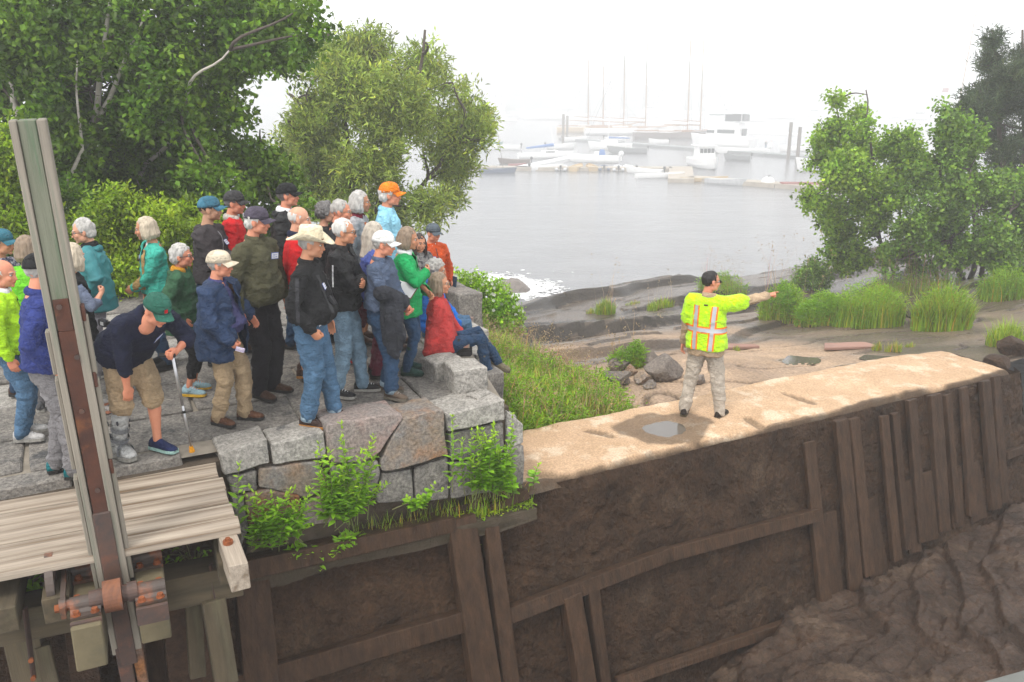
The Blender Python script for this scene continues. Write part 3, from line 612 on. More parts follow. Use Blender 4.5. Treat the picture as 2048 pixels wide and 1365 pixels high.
def rdir(n, rng=RNG):
    d = rng.normal(size=(n, 3)); return d/np.linalg.norm(d, axis=1)[:, None]
def leaf_arrays(P, A, L, wr=.5, up=None, fold=.12, var=.3, tint=.25, rng=RNG, base=None):
    """P base points, A leaf axis directions, L length -> folded 4-vertex leaves (2 tris)"""
    n = len(P); L = L*(1+var*rng.uniform(-1, 1, n))[:, None]; A = nrm(A); N = nrm((up if up is not None else np.array([0, 0, 1.])) + .9*rng.normal(size=(n, 3)))
    S = nrm(np.cross(A, N)); N = np.cross(S, A)
    mid = P + A*L*.45; V = np.stack([P, mid + S*L*wr*.5 + N*L*fold, P + A*L, mid - S*L*wr*.5 + N*L*fold], 1).reshape(-1, 3)
    i = np.arange(n)*4; F = np.concatenate([np.stack([i, i+1, i+2], 1), np.stack([i, i+2, i+3], 1)])
    t = 1 + tint*rng.uniform(-1, 1, n); 
    if base is not None: t = t*base
    yl = rng.uniform(0, 1, n)**3*.5
    C = np.stack([t*(1+yl*.8), t*(1+yl*.25), t*(1-.3*yl)], 1); return V, F, np.repeat(C, 4, 0)
def crown(lobes, ncl, nlf, L, wr, sig, rng, hole=.0, hf=1.0, droop=.2, tint=.25):
    vol = np.array([l[1][0]*l[1][1]*l[1][2] for l in lobes])**(2/3); vol /= vol.sum(); pick = rng.choice(len(lobes), ncl, p=vol)
    C0 = np.array([l[0] for l in lobes])[pick]; R0 = np.array([l[1] for l in lobes])[pick]
    d = rdir(ncl, rng); r = rng.uniform(.18, 1, ncl)**(1/2.2); C = C0 + d*R0*r[:, None]
    nn = fbm(C, hf, 3, 5); keep = nn > hole-1+1 if hole else np.ones(ncl, bool); C, d = C[keep], d[keep]
    sp = np.array([0, 0, .35]); ax = nrm(d + sp + .5*rng.normal(size=d.shape))       # twig axis
    n = len(C); k = rng.uniform(-.5, .5, (n, nlf)); P = C[:, None] + ax[:, None]*(k*sig*3.2)[..., None] + rng.normal(size=(n, nlf, 3))*sig*.42
    A = ax[:, None]*.6 + rng.normal(size=(n, nlf, 3))*.75 + np.array([0, 0, -droop]); 
    br = (1 + .34*rng.normal(size=n))[:, None]*np.ones((1, nlf))
    return C, leaf_arrays(P.reshape(-1, 3), A.reshape(-1, 3), L, wr, rng=rng, tint=tint, base=np.clip(br, .4, 1.9).ravel())
def wig(a, b, n, amp, rng, sag=0):
    a, b = np.array(a, float), np.array(b, float); L = np.linalg.norm(b-a); o = []
    ph = rng.normal(size=(2, 3))
    for k in range(n+1):
        s = k/n; p = a+(b-a)*s + (ph[0]*math.sin(s*math.pi) + ph[1]*math.sin(s*2*math.pi)*.5)*amp*L; p[2] += sag*math.sin(s*math.pi)*L; o.append(p)
    return o
def pxlobe(px, py, r, y, dy=1.0, ry=None):
    c = PY(px, py, y); m = (y*cp - (c[2]-8)*sp_)/FPX; return (c + np.array([0, dy, 0]), (r*m, (ry or r*m), r*m))
def tree(label, name, cat, base, stems, lobes, ncl, nlf, L, wr, sig, lm, bm_, seed, hole=0, hf=1., r0=.12, group=None, nbr=40, droop=.2, white=None, twig=.012, crown_name='crown', tint=.25):
    rng = np.random.default_rng(seed); t = empty(name, base, label, cat, group)
    C, (V, F, K) = crown(lobes, ncl, nlf, L, wr, sig, rng, hole, hf, droop, tint)
    link(crown_name, np_mesh(crown_name, V, F, lm, False, {'tint': K}), t)
    g = MB(); tips = []
    for s in stems:
        pts = [np.array(p, float) for p in s[0]]; path = []
        for a, b in zip(pts[:-1], pts[1:]): path += wig(a, b, 5, .03, rng)[:-1]
        path.append(pts[-1]); rr = [s[1]*(1-.75*i/(len(path)-1)) for i in range(len(path))]; g = MB(); g.tube(path, rr, 8)
        link('trunk', g.mesh('trunk', s[2] if len(s) > 2 else bm_, smooth=True), t); tips += path[2:]
    g = MB(); tp = np.array(tips)
    for c, r in lobes:
        k = np.argmin(np.linalg.norm(tp - np.array(c) + np.array([0, 0, .3]), axis=1)); g.tube(wig(tp[k], c, 6, .06, rng), [r0*.45*(1-.6*i/6) for i in range(7)], 6)
    for c in C[rng.choice(len(C), min(nbr, len(C)), replace=False)]:
        j = np.argmin([np.linalg.norm(c-np.array(l[0])) for l in lobes]); g.tube(wig(lobes[j][0], c, 4, .08, rng), [twig*1.6, twig*1.3, twig, twig*.8, twig*.4], 5)
    tag(link('branches', g.mesh('branches', bm_, smooth=True), t), kind='stuff'); return t
def GT(px, py, z=3.2):                                # point on the rock terrain seen at a pixel
    for _ in range(12): P = PZ(px, py, z); z = .5*z + .5*terr_z(P[0], P[1])
    return PZ(px, py, z)
def LB(lst, y, dy=.0, ry=None, jit=0):
    rr = random.Random(3); return [pxlobe(a, b, r, y + (rr.uniform(-jit, jit) if jit else 0), dy, ry) for a, b, r in lst]
# ---- big dark tree at the left
lb = LB([(40,60,110),(150,40,120),(280,40,120),(400,30,110),(510,30,90),(590,25,60),(620,70,38),(60,190,110),(180,180,110),(300,170,110),(410,140,95),(500,110,80),(570,90,55),(475,205,55),(520,260,38),(100,300,90),(220,290,100),(330,280,90),(430,280,75),(500,330,60),(555,370,45),(420,370,60),(330,390,70),(230,380,70),(590,420,35),(470,420,50),(380,450,50),(300,460,50),(-60,120,120),(-60,260,120),(530,440,40)], 13.5, jit=1.3)
bx = PY(160, 560, 13.5)
st = [([PY(120,600,13.6), PY(20,130,13.4), PY(75,-60,13.4)], .075, M_birch), ([PY(130,600,13.2), PY(185,250,13), PY(205,120,12.6), PY(240,-60,12.6)], .07, M_birch),
      ([PY(200,600,14.2), PY(290,330,13.8), PY(380,165,12.6), PY(460,100,12.3)], .045, M_birch), ([PY(180,600,14), PY(330,250,14.2), PY(430,120,14)], .07), ([PY(100,600,12.6), PY(165,300,12.4), PY(155,120,12.4)], .04, M_birch),
      ([PY(230,600,14.2), PY(380,480,14.4), PY(520,330,14.2)], .035), ([PY(185,250,13), PY(250,120,12.5), PY(290,20,12.5)], .04, M_birch)]
tree('tall dark green birch with white trunks overhanging the left of the crowd', 'birch_tree', 'tree', PY(160,600,13.5)*[1,1,0]+[0,0,4.6], st, lb, 7200, 17, .098, .66, .14, M_lf_dark, M_bark, 3, hole=-.38, hf=1.3, nbr=160, tint=.35, r0=.06)
# ---- pale willow-like tree
lb = LB([(612,190,48),(668,130,45),(640,250,60),(715,95,34),(745,110,40),(790,125,36),(850,85,26),(845,130,38),(700,190,70),(785,210,75),(870,195,50),(905,165,38),(925,230,48),(940,280,45),(650,320,70),(745,300,85),(845,300,80),(905,340,42),(640,390,60),(720,390,70),(800,390,70),(860,410,42),(590,300,45),(575,180,26),(570,240,34),(700,440,50),(900,400,26),(760,440,40),(960,250,22)], 21, jit=1.6)
b_ = PY(740, 560, 21)
st = [([b_, PY(720,430,21), PY(690,250,21), PY(655,60,21)], .12), ([b_, PY(760,400,20.5), PY(800,250,20.5), PY(850,60,20.5)], .11), ([b_, PY(800,440,21.4), PY(880,330,21), PY(930,240,21)], .09), ([b_, PY(760,380,21), PY(760,220,21), PY(740,80,21)], .08), ([b_, PY(660,430,21), PY(610,300,21), PY(590,200,21)], .08)]
tree('pale grey-green willow standing behind the crowd against the fog', 'willow_tree', 'tree', b_, st, lb, 5600, 17, .155, .27, .18, M_lf_will, M_bark, 5, hole=-.08, hf=1.2, nbr=160, droop=.0, r0=.1, tint=.3)
# ---- right-hand group
lb = LB([(1672,205,17),(1668,245,24),(1640,262,22),(1655,300,34),(1625,320,24),(1690,345,42),(1735,190,15),(1728,225,22),(1715,262,26),(1610,400,24),(1650,390,38),(1665,440,30),(1740,330,50),(1800,300,45),(1820,350,55),(1755,400,55),(1700,500,44),(1690,455,30),(1760,480,50)], 24, jit=1.2)
b_ = GT(1780, 545); st = [([b_+[0,.4,-.2], PY(1750,430,24), PY(1690,300,24), PY(1670,190,24)], .06), ([b_+[0,.4,-.2], PY(1760,400,24), PY(1740,280,24), PY(1732,180,24)], .06), ([b_+[.3,.4,-.2], PY(1800,430,24), PY(1820,320,24)], .06)]
tree('light green young maple with two spiky tops leaning over the water', 'maple_tree', 'tree', b_, st, lb, 4300, 15, .108, .75, .15, M_lf_mid, M_bark, 8, hole=-.03, hf=2.1, nbr=110, r0=.06, droop=.0)
lb = LB([(1850,420,60),(1880,340,50),(1900,480,60),(1840,500,50),(1960,420,60),(1940,340,55),(1980,490,50),(2040,400,60),(1920,270,42),(1900,225,22),(2030,500,50),(1790,520,34)], 22.5, jit=1.0)
b_ = GT(1925, 560); st = [([b_, PY(1900,440,22.5), PY(1880,320,22.5)], .09), ([b_+[.2,0,0], PY(1950,450,22.5), PY(1950,320,22.5)], .08), ([b_+[.5,0,0], PY(2010,450,22.5), PY(2030,380,22.5)], .07), ([b_+[-.6,.2,0], PY(1850,480,22.5), PY(1840,400,22.5)], .05)]
tree('broad dark green maple at the right edge above the reedy ledge', 'maple_tree', 'tree', b_, st, lb, 4400, 15, .105, .75, .15, M_lf_olive, M_bark, 9, hole=.03, hf=1.5, nbr=100, r0=.07)
lb = LB([(1985,85,16),(1978,130,22),(1960,175,32),(2000,190,40),(2040,110,28),(2030,170,40),(1950,230,38),(2010,250,50),(2060,240,60),(1985,300,50),(2050,320,60)], 25.5, jit=1.0)
b_ = GT(2030, 545); st = [([b_+[0,1,0], PY(2010,350,25.5), PY(1985,60,25.5)], .12), ([b_+[.5,1,0], PY(2050,300,25.5), PY(2045,60,25.5)], .12)]
tree('dark pine rising behind the maples at the right edge', 'pine_tree', 'tree', b_, st, lb, 2600, 26, .17, .10, .13, M_lf_pine, M_bark, 10, hole=-.05, hf=1.5, nbr=160, r0=.08, droop=-.2)
# ---- yellow-green shrubs behind the crowd
sh = [('yellow-green leafy shrub behind the post at the left edge', [(10,300,50),(20,370,60),(40,440,50),(90,450,40),(-30,400,60),(110,490,40)], 11.2, 1100, 21),
      ('yellow-green shrub between the spotted teal jacket and the turquoise cardigan', [(215,425,34),(255,410,30),(190,470,40),(235,490,40),(205,530,40),(250,550,40),(215,600,40),(260,620,36),(330,450,30)], 11.0, 1200, 22),
      ('green shrub behind the woman in the green raincoat', [(350,470,40),(400,500,40),(345,560,34),(400,620,40),(330,620,34),(300,430,26),(420,450,30),(380,430,30)], 11.4, 1000, 23),
      ('dark green shrub between the tree trunk and the quay at the left', [(140,420,50),(60,520,60),(150,560,50),(0,560,50)], 11.9, 800, 24)]
for lb_, l, y, n, sd_ in sh:
    lb = LB(l, y, jit=.35); b_ = PY(l[2][0], 690, y); b_[2] = 5.2
    tree(lb_, 'shrub', 'shrub', b_, [([b_, PY(l[2][0], 560, y), PY(l[1][0], l[1][1], y)], .03)], lb, n, 13, .075, .5, .09, M_lf_yel if sd_ != 24 else M_lf_dark, M_bark, sd_, hole=-.6, hf=1.6, nbr=50, r0=.03, twig=.006)
# ---- bush with white flowers by the quay corner
lb = LB([(925,590,34),(950,575,28),(985,598,38),(1015,625,30),(940,630,40),(985,645,42),(925,655,30),(1025,650,22),(960,680,34),(905,560,16)], 13.6, jit=.3)
b_ = PY(960, 720, 13.6); t = tree('bright green bush with small white flowers beside the quay corner', 'flowering_bush', 'bush', b_, [([b_, PY(960,640,13.6)], .03)], lb, 1900, 14, .052, .55, .06, M_lf_bush, M_bark, 31, hole=-.7, hf=2.2, nbr=60, r0=.02, twig=.005)
rng = np.random.default_rng(4); V_, F_ = [], []
for k in range(90):
    c, r = lb[rng.integers(len(lb))]; d = rdir(1, rng)[0]; d[1] = -abs(d[1]); d[2] = abs(d[2]); p = np.array(c)+d*np.array(r)*1.02
    for q in range(5):
        a = q*1.2566; n_ = len(V_); e = np.array([math.cos(a), -.3, math.sin(a)]); s = np.array([-math.sin(a), 0, math.cos(a)]); V_ += [p, p+e*.02+s*.010, p+e*.032, p+e*.02-s*.010]; F_.append([n_, n_+1, n_+2, n_+3])
tag(link('blossoms', np_mesh('blossoms', np.array(V_), np.array(F_), M_petal), t), kind='stuff')
# ---- bank: soil mound with herbs and grass
def bank_fn(U_, V_):
    e = -.05 + .75*sstep(.8, 4, V_); k = (U_-e); P = np.stack([U_, V_, 0*U_], -1)
    z = 4.55 - .38*np.clip(k, 0, 3.2) + .08*noise(P, 1.3, 4) + .05*noise(P, 4, 5); z = np.where(k > 2.6-.2*V_*0, z-.6*(k-2.6), z)
    z = z - .25*sstep(1.9,1.2,V_) - .16*np.clip(V_-4, 0, 20)
    Q = OO + U_[..., None]*UU + V_[..., None]*VV; Q[..., 2] = z; return Q
me = grid(np.arange(-.3, 3.9, .1), np.arange(1.2, 9, .1), bank_fn, 'bank', M_soil); tag(link('bank', me), 'earth bank falling from the quay to the bare ledge', kind='structure')
me = grid(np.arange(-30, .3, .5), np.arange(5.9, 14, .5), lambda U_, V_: (lambda Q: Q)(np.concatenate([(OO + U_[..., None]*UU + V_[..., None]*VV)[..., :2], (4.9 - .55*np.clip(V_-7.5, 0, 20) + .12*noise(np.stack([U_, V_, 0*U_], -1), .8, 3))[..., None]], -1)), 'wooded_bank', M_soil)
tag(link('wooded_bank', me), 'shaded earth slope under the trees behind the crowd', kind='structure')
def blades(n, base, hgt, lean, wd, rng, seg=3, tint=.3, curl=.5):
    """base (n,3) arrays -> curved blades"""
    d = rdir(n, rng); d[:, 2] = 0; d = nrm(d); s = np.cross(d, [0, 0, 1.]); h = hgt*rng.uniform(.55, 1.1, n); ln = lean*rng.uniform(.2, 1.3, n); V = []
    ks = np.linspace(0, 1, seg+1)
    for k in ks:
        c = base + np.stack([0*h, 0*h, h*(k - .22*curl*k**3)], 1) + d*(ln*h*k**2)[:, None]; w_ = wd*(1-k**1.6)*.5 + (.0 if k == 1 else .0005)
        V += [c - s*w_, c + s*w_]
    V = np.stack(V, 1).reshape(-1, 3); i = np.arange(n)*(2*(seg+1)); F = np.concatenate([np.stack([i+2*k, i+2*k+1, i+2*k+3, i+2*k+2], 1) for k in range(seg)])
    t = 1 + tint*1.3*rng.uniform(-1, 1, n); yl = rng.uniform(0, 1, n)**3; dd_ = (rng.uniform(0, 1, n) < .07); C = np.stack([t*(1+.9*yl), t*(1+.15*yl), t*(1-.2*yl)], 1); C[dd_] = C[dd_]*[1.7,.85,2.2]; return V, F, np.repeat(C, 2*(seg+1), 0)
# grass and herbs on the bank
rng = np.random.default_rng(12)
def bank_pts(n, u0, u1, v0, v1, keep=None):
    u = rng.uniform(u0, u1, n); v = rng.uniform(v0, v1, n); P = bank_fn(u[None], v[None])[0]; return P[:, :3], u, v
P, u, v = bank_pts(16000, .15, 3.3, 1.3, 7.5); k = (u < 2.9 - .12*v + .3*noise(P, 2, 3)) & (u > .0+.2*v); P = P[k]
V, F, C = blades(len(P), P, .42, .55, .016, rng); tag(link('tall_grass', np_mesh('tall_grass', V, F, M_grass, False, {'tint': C})), 'long green grass covering the bank beside the quay', 'grass', kind='stuff')
P, u, v = bank_pts(1500, .3, 2.9, 1.3, 6.5); k = noise(P, 1.1, 8) > -.1; P = P[k]
V, F, C = blades(len(P), P, .62, .5, .008, rng); 
# seed heads
hp = V.reshape(-1, 8, 3)[:, 6:].mean(1); r_ = np.repeat(hp, 7, 0) + rng.normal(size=(len(hp)*7, 3))*[.02,.02,.05]; V2, F2, C2 = leaf_arrays(r_, rng.normal(size=r_.shape)+[0,0,1], .028, .5, rng=rng)
me = np_mesh('seed_grass', np.r_[V, V2], [F, F2+len(V)], M_straw, False, {'tint': np.r_[C, C2]}); tag(link('seed_grass', me), 'straw-coloured seed heads standing in the bank grass', 'grass', kind='stuff')
P, u, v = bank_pts(5200, .2, 3.5, 1.25, 3.6); k = (noise(P, 1.3, 18) > -.35) & (u > .1 + .16*v); P = P[k]; ax_ = nrm(rng.normal(size=P.shape)*.3+[0,0,1]); hh = rng.uniform(.12, .36, len(P))
Q = np.repeat(P, 9, 0) + np.repeat(ax_*hh[:, None], 9, 0)*rng.uniform(.3, 1, (len(P)*9, 1)); A = rng.normal(size=Q.shape)*[1,1,.35]+[0,0,.35]
V, F, C = leaf_arrays(Q, A, .075, .28, rng=rng, tint=.35); tag(link('herbs', np_mesh('herbs', V, F, M_lf_bush, False, {'tint': C})), 'low leafy herbs with narrow leaves at the foot of the bank', 'ground cover', kind='stuff')
for lb_, l_, y_, n_l, sd_ in (('leafy green bush at the toe of the grassy bank behind the dam', [(1060,765,34),(1110,780,36),(1155,785,32),(1195,795,24),(1090,740,26),(1020,770,28)], 11.6, 900, 65), ('pale green bush between the flowering bush and the tall bank grass', [(1000,700,26),(1035,720,24),(985,735,24),(1020,750,24)], 12.4, 500, 66)):
    lb = LB(l_, y_, jit=.2); b_ = PY(l_[1][0], l_[1][1]+40, y_); tree(lb_, 'bush', 'bush', b_, [([b_, PY(l_[1][0], l_[1][1], y_)], .02)], lb, n_l, 13, .06, .32, .07, M_lf_bush if sd_ == 65 else M_lf_mid, M_bark, sd_, hole=-.4, hf=2, nbr=30, r0=.02, twig=.004)
# dead brown stems at the toe of the bank
P, u, v = bank_pts(900, 1.3, 3.2, 1.25, 1.9); V, F, C = blades(len(P), P, .20, 1.3, .012, rng); tag(link('dead_stems', np_mesh('dead_stems', V, F, mat('dead_stem', (.10,.06,.04), (.06,.035,.025), rough=.9, bump=0, rvar=0, attr='tint'), False, {'tint': C})), 'brown dead stems tangled at the toe of the bank', 'dead stems', kind='stuff')
# undergrowth below the trees behind the crowd
n = 5000; uu_ = rng.uniform(-10, .2, n); vv_ = rng.uniform(6.0, 8.5, n); P = OO + uu_[:, None]*UU + vv_[:, None]*VV; P[:, 2] = 5.0 + .1*noise(P, 1, 2); Q = np.repeat(P, 8, 0) + rng.normal(size=(n*8, 3))*[.12,.12,.16] + [0,0,.2]
V, F, C = leaf_arrays(Q, rng.normal(size=Q.shape), .085, .5, rng=rng); tag(link('undergrowth', np_mesh('undergrowth', V, F, M_lf_yel, False, {'tint': C})), 'leafy undergrowth along the back of the quay', 'undergrowth', kind='stuff')
# ---- grass clumps and herbs on the ledge
def clump(px, py, wpx, hpx, n, label, m=M_grass_b, lean=.35, wd=.014, herbs=0, seed=1, name='grass_clump', cat='grass clump', group=None, stuff=False, seeds=0, lm=M_lf_bush):
    rng = np.random.default_rng(seed); c = GT(px, py); sc_ = c[1]*cp/FPX*1.0 + (8-c[2])*sp_/FPX; rw, h = wpx*sc_/2, hpx*sc_*1.35
    a = rng.uniform(0, 2*math.pi, n); r = np.sqrt(rng.uniform(0, 1, n)); P = c + np.stack([np.cos(a)*r*rw, np.sin(a)*r*min(rw*.8, .6)+min(rw*.5,.4), 0*a], 1)
    P[:, 2] = rock_z(P[:, 0], P[:, 1]) - .02; dm = 1-.45*r
    t = empty(name, c, label, cat, group); V, F, C = blades(n, P, h*1.05*dm*(.85+.3*noise(P, 1.5, seed)), lean, wd, rng); tag(link('blades', np_mesh('blades', V, F, m, False, {'tint': C}), t), kind='stuff')
    if herbs:
        i = rng.integers(0, n, herbs); B = P[i]; hh = h*.9*dm[i]; Q = np.repeat(B, 12, 0); Q[:, 2] += np.repeat(hh, 12)*rng.uniform(.1, 1, len(Q)); Q[:, :2] += rng.normal(size=(len(Q), 2))*.04
        V, F, C = leaf_arrays(Q, rng.normal(size=Q.shape)*[1,1,.3]+[0,0,.4], .085, .24, rng=rng); tag(link('leaves', np_mesh('leaves', V, F, lm, False, {'tint': C}), t), kind='stuff')
    if seeds:
        i = rng.integers(0, n, seeds); V, F, C = blades(seeds, P[i], h*1.9, .35, .007, rng); hp = V.reshape(-1, 8, 3)[:, 6:].mean(1); r_ = np.repeat(hp, 6, 0)+rng.normal(size=(len(hp)*6, 3))*[.015,.015,.06]
        V2, F2, C2 = leaf_arrays(r_, rng.normal(size=r_.shape)+[0,0,1], .04, .45, rng=rng); tag(link('seed_heads', np_mesh('seed_heads', np.r_[V, V2], [F, F2+len(V)], M_straw, False, {'tint': np.r_[C, C2]}), t), kind='stuff')
    return t
clump(1212, 628, 40, 46, 380, 'upright tuft of green grass alone on the wet ledge left of the pointing man', seed=41, seeds=8, wd=.022)
clump(1184, 627, 26, 18, 120, 'tiny low tuft just left of the upright grass tuft on the ledge', seed=42, m=M_grass)
clump(1322, 618, 56, 30, 260, 'low wide grass tuft on the wet ledge nearer the pointing man', seed=43, seeds=6, wd=.02)
clump(1266, 610, 30, 10, 90, 'thin sprout of grass between the two ledge tufts', seed=44, m=M_grass)
clump(1450, 590, 100, 36, 300, 'leafy clump with straw seed heads behind the pointing man', seed=45, herbs=160, seeds=40, m=M_grass)
clump(1570, 640, 90, 70, 900, 'yellow-green weedy clump under the pointing hand', seed=46, herbs=420, m=M_grass, seeds=20, wd=.018)
clump(1650, 650, 100, 62, 900, 'mixed weeds low in the middle of the long green clump', seed=47, herbs=420, m=M_grass, seeds=8, wd=.018)
clump(1745, 655, 150, 88, 2200, 'tall bright green grass forming the middle of the long clump', seed=48, herbs=260, wd=.02, lean=.3)
clump(1895, 662, 115, 92, 1900, 'dense arching bright green grass clump on a brown mud mound', seed=49, herbs=120, wd=.02, lean=.45)
clump(1830, 590, 200, 50, 700, 'reedy grass with brown tops under the right-hand maples', seed=50, m=M_grass, seeds=60, herbs=100)
clump(2020, 600, 100, 62, 700, 'bright grass at the right edge below the maples', seed=51, herbs=160, wd=.018)
clump(2025, 695, 80, 60, 520, 'bright green grass tuft beyond the far end of the dam', seed=52, wd=.015, lean=.5)
clump(1790, 705, 34, 30, 150, 'small green tuft standing in the wet hollow of the ledge', seed=53, wd=.012, m=M_grass)
clump(1756, 702, 22, 24, 90, 'smallest tuft beside the narrow puddle', seed=54, wd=.012, m=M_grass)
clump(1822, 695, 20, 18, 60, 'tiny tuft at the edge of the wet hollow', seed=55, wd=.012, m=M_grass)
clump(1240, 742, 40, 40, 130, 'spindly green weeds standing behind the loose boulders', seed=56, herbs=60, wd=.010, seeds=10, m=M_grass)
clump(1272, 738, 38, 52, 150, 'second spindly weed clump behind the loose boulders, nearer the water', seed=57, herbs=70, wd=.010, seeds=6, m=M_grass)
clump(1108, 790, 60, 30, 90, 'thin seed stalks rising from the toe of the bank', seed=58, m=M_straw, seeds=24)
clump(1475, 703, 16, 22, 50, 'tiny grass sprout growing from the crack beside the reddish slab', seed=59, m=M_grass, wd=.01)
c = GT(1622, 582); lb = LB([(1618,552,26),(1640,560,24),(1628,535,18),(1600,566,14)], c[1]+.3, jit=.2)
tree('round grey-green bush at the water edge of the ledge', 'bush', 'bush', c, [([c, PY(1622,555,c[1]+.3)], .03)], lb, 420, 12, .09, .4, .09, M_lf_olive, M_bark, 61, nbr=20, r0=.02, twig=.008)
# loose boulders
M_bould = mat('grey_boulder', (.20,.165,.14), (.13,.11,.095), scale=4, rough=.85, bump=.9, bscale=20, bdist=.03, rvar=.15, grain=(25,.3))
def boulder(px, py, w_, h_, label, seed, matr=None, dy=.8):
    rng = np.random.default_rng(seed); c = GT(px, py); m = (c[1]*cp+(8-c[2])*sp_)/FPX; g = MB(); bm = bmesh.new(); bmesh.ops.create_icosphere(bm, subdivisions=3, radius=1)
    P = np.array([v.co[:] for v in bm.verts]); F = np.array([[v.index for v in f.verts] for f in bm.faces]); bm.free()
    for _ in range(9):
        d = rdir(1, rng)[0]; s = P@d; lim = rng.uniform(.55, .85); P = P - np.clip(s-lim, 0, None)[:, None]*d
    P = P*[w_*m/2, w_*m/2*dy, h_*m/2]*1.15 + .02*fbm(P, 2, 3, seed)[:, None]; P += c + [0, w_*m*.25, h_*m*.42]
    o = link('boulder', np_mesh('boulder', P, F, matr or M_bould, False)); tag(o, label, 'boulder', None); return o
boulder(1330,762,78,52,'largest grey boulder with a slanting face in the rock pile', 71); boulder(1262,752,26,22,'small square tan boulder on top of the rock pile', 72, M_gran_or)
boulder(1285,770,32,24,'tan wedge boulder at the front of the rock pile', 73, M_gran_or); boulder(1250,770,22,16,'brown stone low in the middle of the rock pile', 74); boulder(1300,778,26,16,'flat stone at the foot of the rock pile', 75)
boulder(1240,745,40,30,'dark leaning boulder at the left of the rock pile', 76, dy=.6); boulder(1230,780,70,40,'broad grey slab stone sloping up left of the rock pile', 77); boulder(1395,770,40,22,'grey boulder half hidden behind the pointing man', 78)
boulder(1300,735,40,36,'dark wet boulder behind the rock pile', 79); boulder(1865,652,90,32,'brown muddy mound under the arching grass clump', 80, M_soil)
boulder(2035,712,60,40,'black wet stone beyond the far end of the dam', 81, M_mudwall); boulder(2000,742,50,30,'muddy rubble stone at the end of the dam top', 82, M_mudwall); boulder(2050,690,40,30,'pale split stone at the right edge by the grass tuft', 83)
c = GT(1480,700); M_flag = mat('reddish_slab', (.30,.17,.13), (.25,.15,.12), rough=.85, bump=.4); zz = c[2]+.05
o = chunk('rock_slab', [c+[-.35,-.05,.05], c+[-.3,.2,.06], c+[.35,.22,.06], c+[.42,.12,.05]], (0,0,-.06), M_flag, None, cut=2, amp=.01); tag(o, 'flat reddish slab lying loose on the tan ledge', 'rock')
c = GT(1710,700); o = chunk('rock_slab', [c+[-.6,-.05,.06], c+[-.5,.25,.06], c+[.3,.35,.06], c+[.5,.05,.05]], (0,0,-.06), M_flag, None, cut=2, amp=.012); tag(o, 'long flat pinkish slab beside the small puddle', 'rock')
# ---- stems with separate leaves on the quay face
def leafmesh(L, w_, bend=.25, name='leaf', m=None):
    V_ = [(0,0,0), (.3*L,w_*.42,.02*L), (.62*L,w_*.4,-.05*L*bend), (L,0,-bend*L*.55), (.62*L,-w_*.4,-.05*L*bend), (.3*L,-w_*.42,.02*L), (.3*L,0,-.02*L), (.62*L,0,-.09*L)]
    F_ = [(0,1,6),(0,6,5),(1,2,7,6),(6,7,4,5),(2,3,7),(7,3,4)]
    me = bpy.data.meshes.new(name); me.from_pydata(V_, [], F_); me.materials.append(m); return me
M_wl = mat('weed_leaf', (.27,.50,.025), (.18,.38,.02), scale=2, rough=.5, bump=0, rvar=.35, transl=.35); M_wl2 = mat('young_weed_leaf', (.38,.58,.03), (.28,.48,.025), scale=2, rough=.5, bump=0, rvar=.3, transl=.35)
M_stemg2 = mat('weed_stem', (.14,.22,.05), (.17,.13,.06), rough=.6, bump=0, rvar=.1)
LM = [leafmesh(.125, .046, m=M_wl), leafmesh(.095, .040, m=M_wl2), leafmesh(.10, .072, .35, m=M_wl), leafmesh(.07, .046, .3, m=M_wl2)]
def weed(base, top, nodes, kind, label, group, seed, cat='plant', name='weed'):
    rr = random.Random(seed); base = np.array(base, float); top = np.array(top, float); mid = (base+top)/2 + np.array([rr.uniform(-.05,.05), rr.uniform(-.08,-.0), rr.uniform(0,.04)])
    P = [(1-s)**2*base+2*s*(1-s)*mid+s*s*top for s in [k/8 for k in range(9)]]
    t = empty(name, base, label, cat, group); g = MB(); g.tube(P, [.0045*(1-.6*k/8) for k in range(9)], 5); link('stem', g.mesh('stem', M_stemg2), t)
    rot = rr.uniform(0, 6)
    for k in range(nodes):
        s = .12 + .88*(k+1)/nodes; p = (1-s)**2*base+2*s*(1-s)*mid+s*s*top
        for q in range(2 if k < nodes-1 else 3):
            a = rot + k*1.6 + q*(math.pi if k < nodes-1 else 2.1); el = R(rr.uniform(5, 40) + 35*(s > .9)); sc_ = (1.05-.45*s if s < .9 else .5)*rr.uniform(.75, 1.15)
            o = bpy.data.objects.new('leaf', LM[(0 if s < .8 else 1) if kind == 0 else (2 if s < .8 else 3)]); COL.objects.link(o); o.parent = t
            o.location = Vector(p - base); o.rotation_euler = (rr.uniform(-.4, .4), -el, a); o.scale = (sc_*rr.uniform(.85,1.15),)*3
    return t
rr = random.Random(9); n_ = 0
def weeds(lst, group, label):
    global n_
    lst = sorted(lst, key=lambda q: q[2]); orr = ['leftmost', '2nd from left', '3rd from left'] + ['%dth from left' % k if k % 10 not in (1,2,3) or k in (11,12,13) else '%d%s from left' % (k, {1:'st',2:'nd',3:'rd'}[k % 10]) for k in range(4, 60)]; lab0 = label
    for q in lst:
        bx_, by_, tx, ty, nd, kd = q
        b_ = SF(bx_, by_, .12); r_ = ray(tx, ty); T_ = EYE + r_*(((b_ - VV*rr.uniform(.0, .12) - EYE)@VV)/(r_@VV)); label = lab0 if len(lst) == 1 else orr[[q is z_ for z_ in lst].index(True)] + ' ' + lab0; weed(b_, T_, int(nd*1.35), kd, label, group, 100+n_); n_ += 1
j = lambda a: rr.uniform(-a, a)
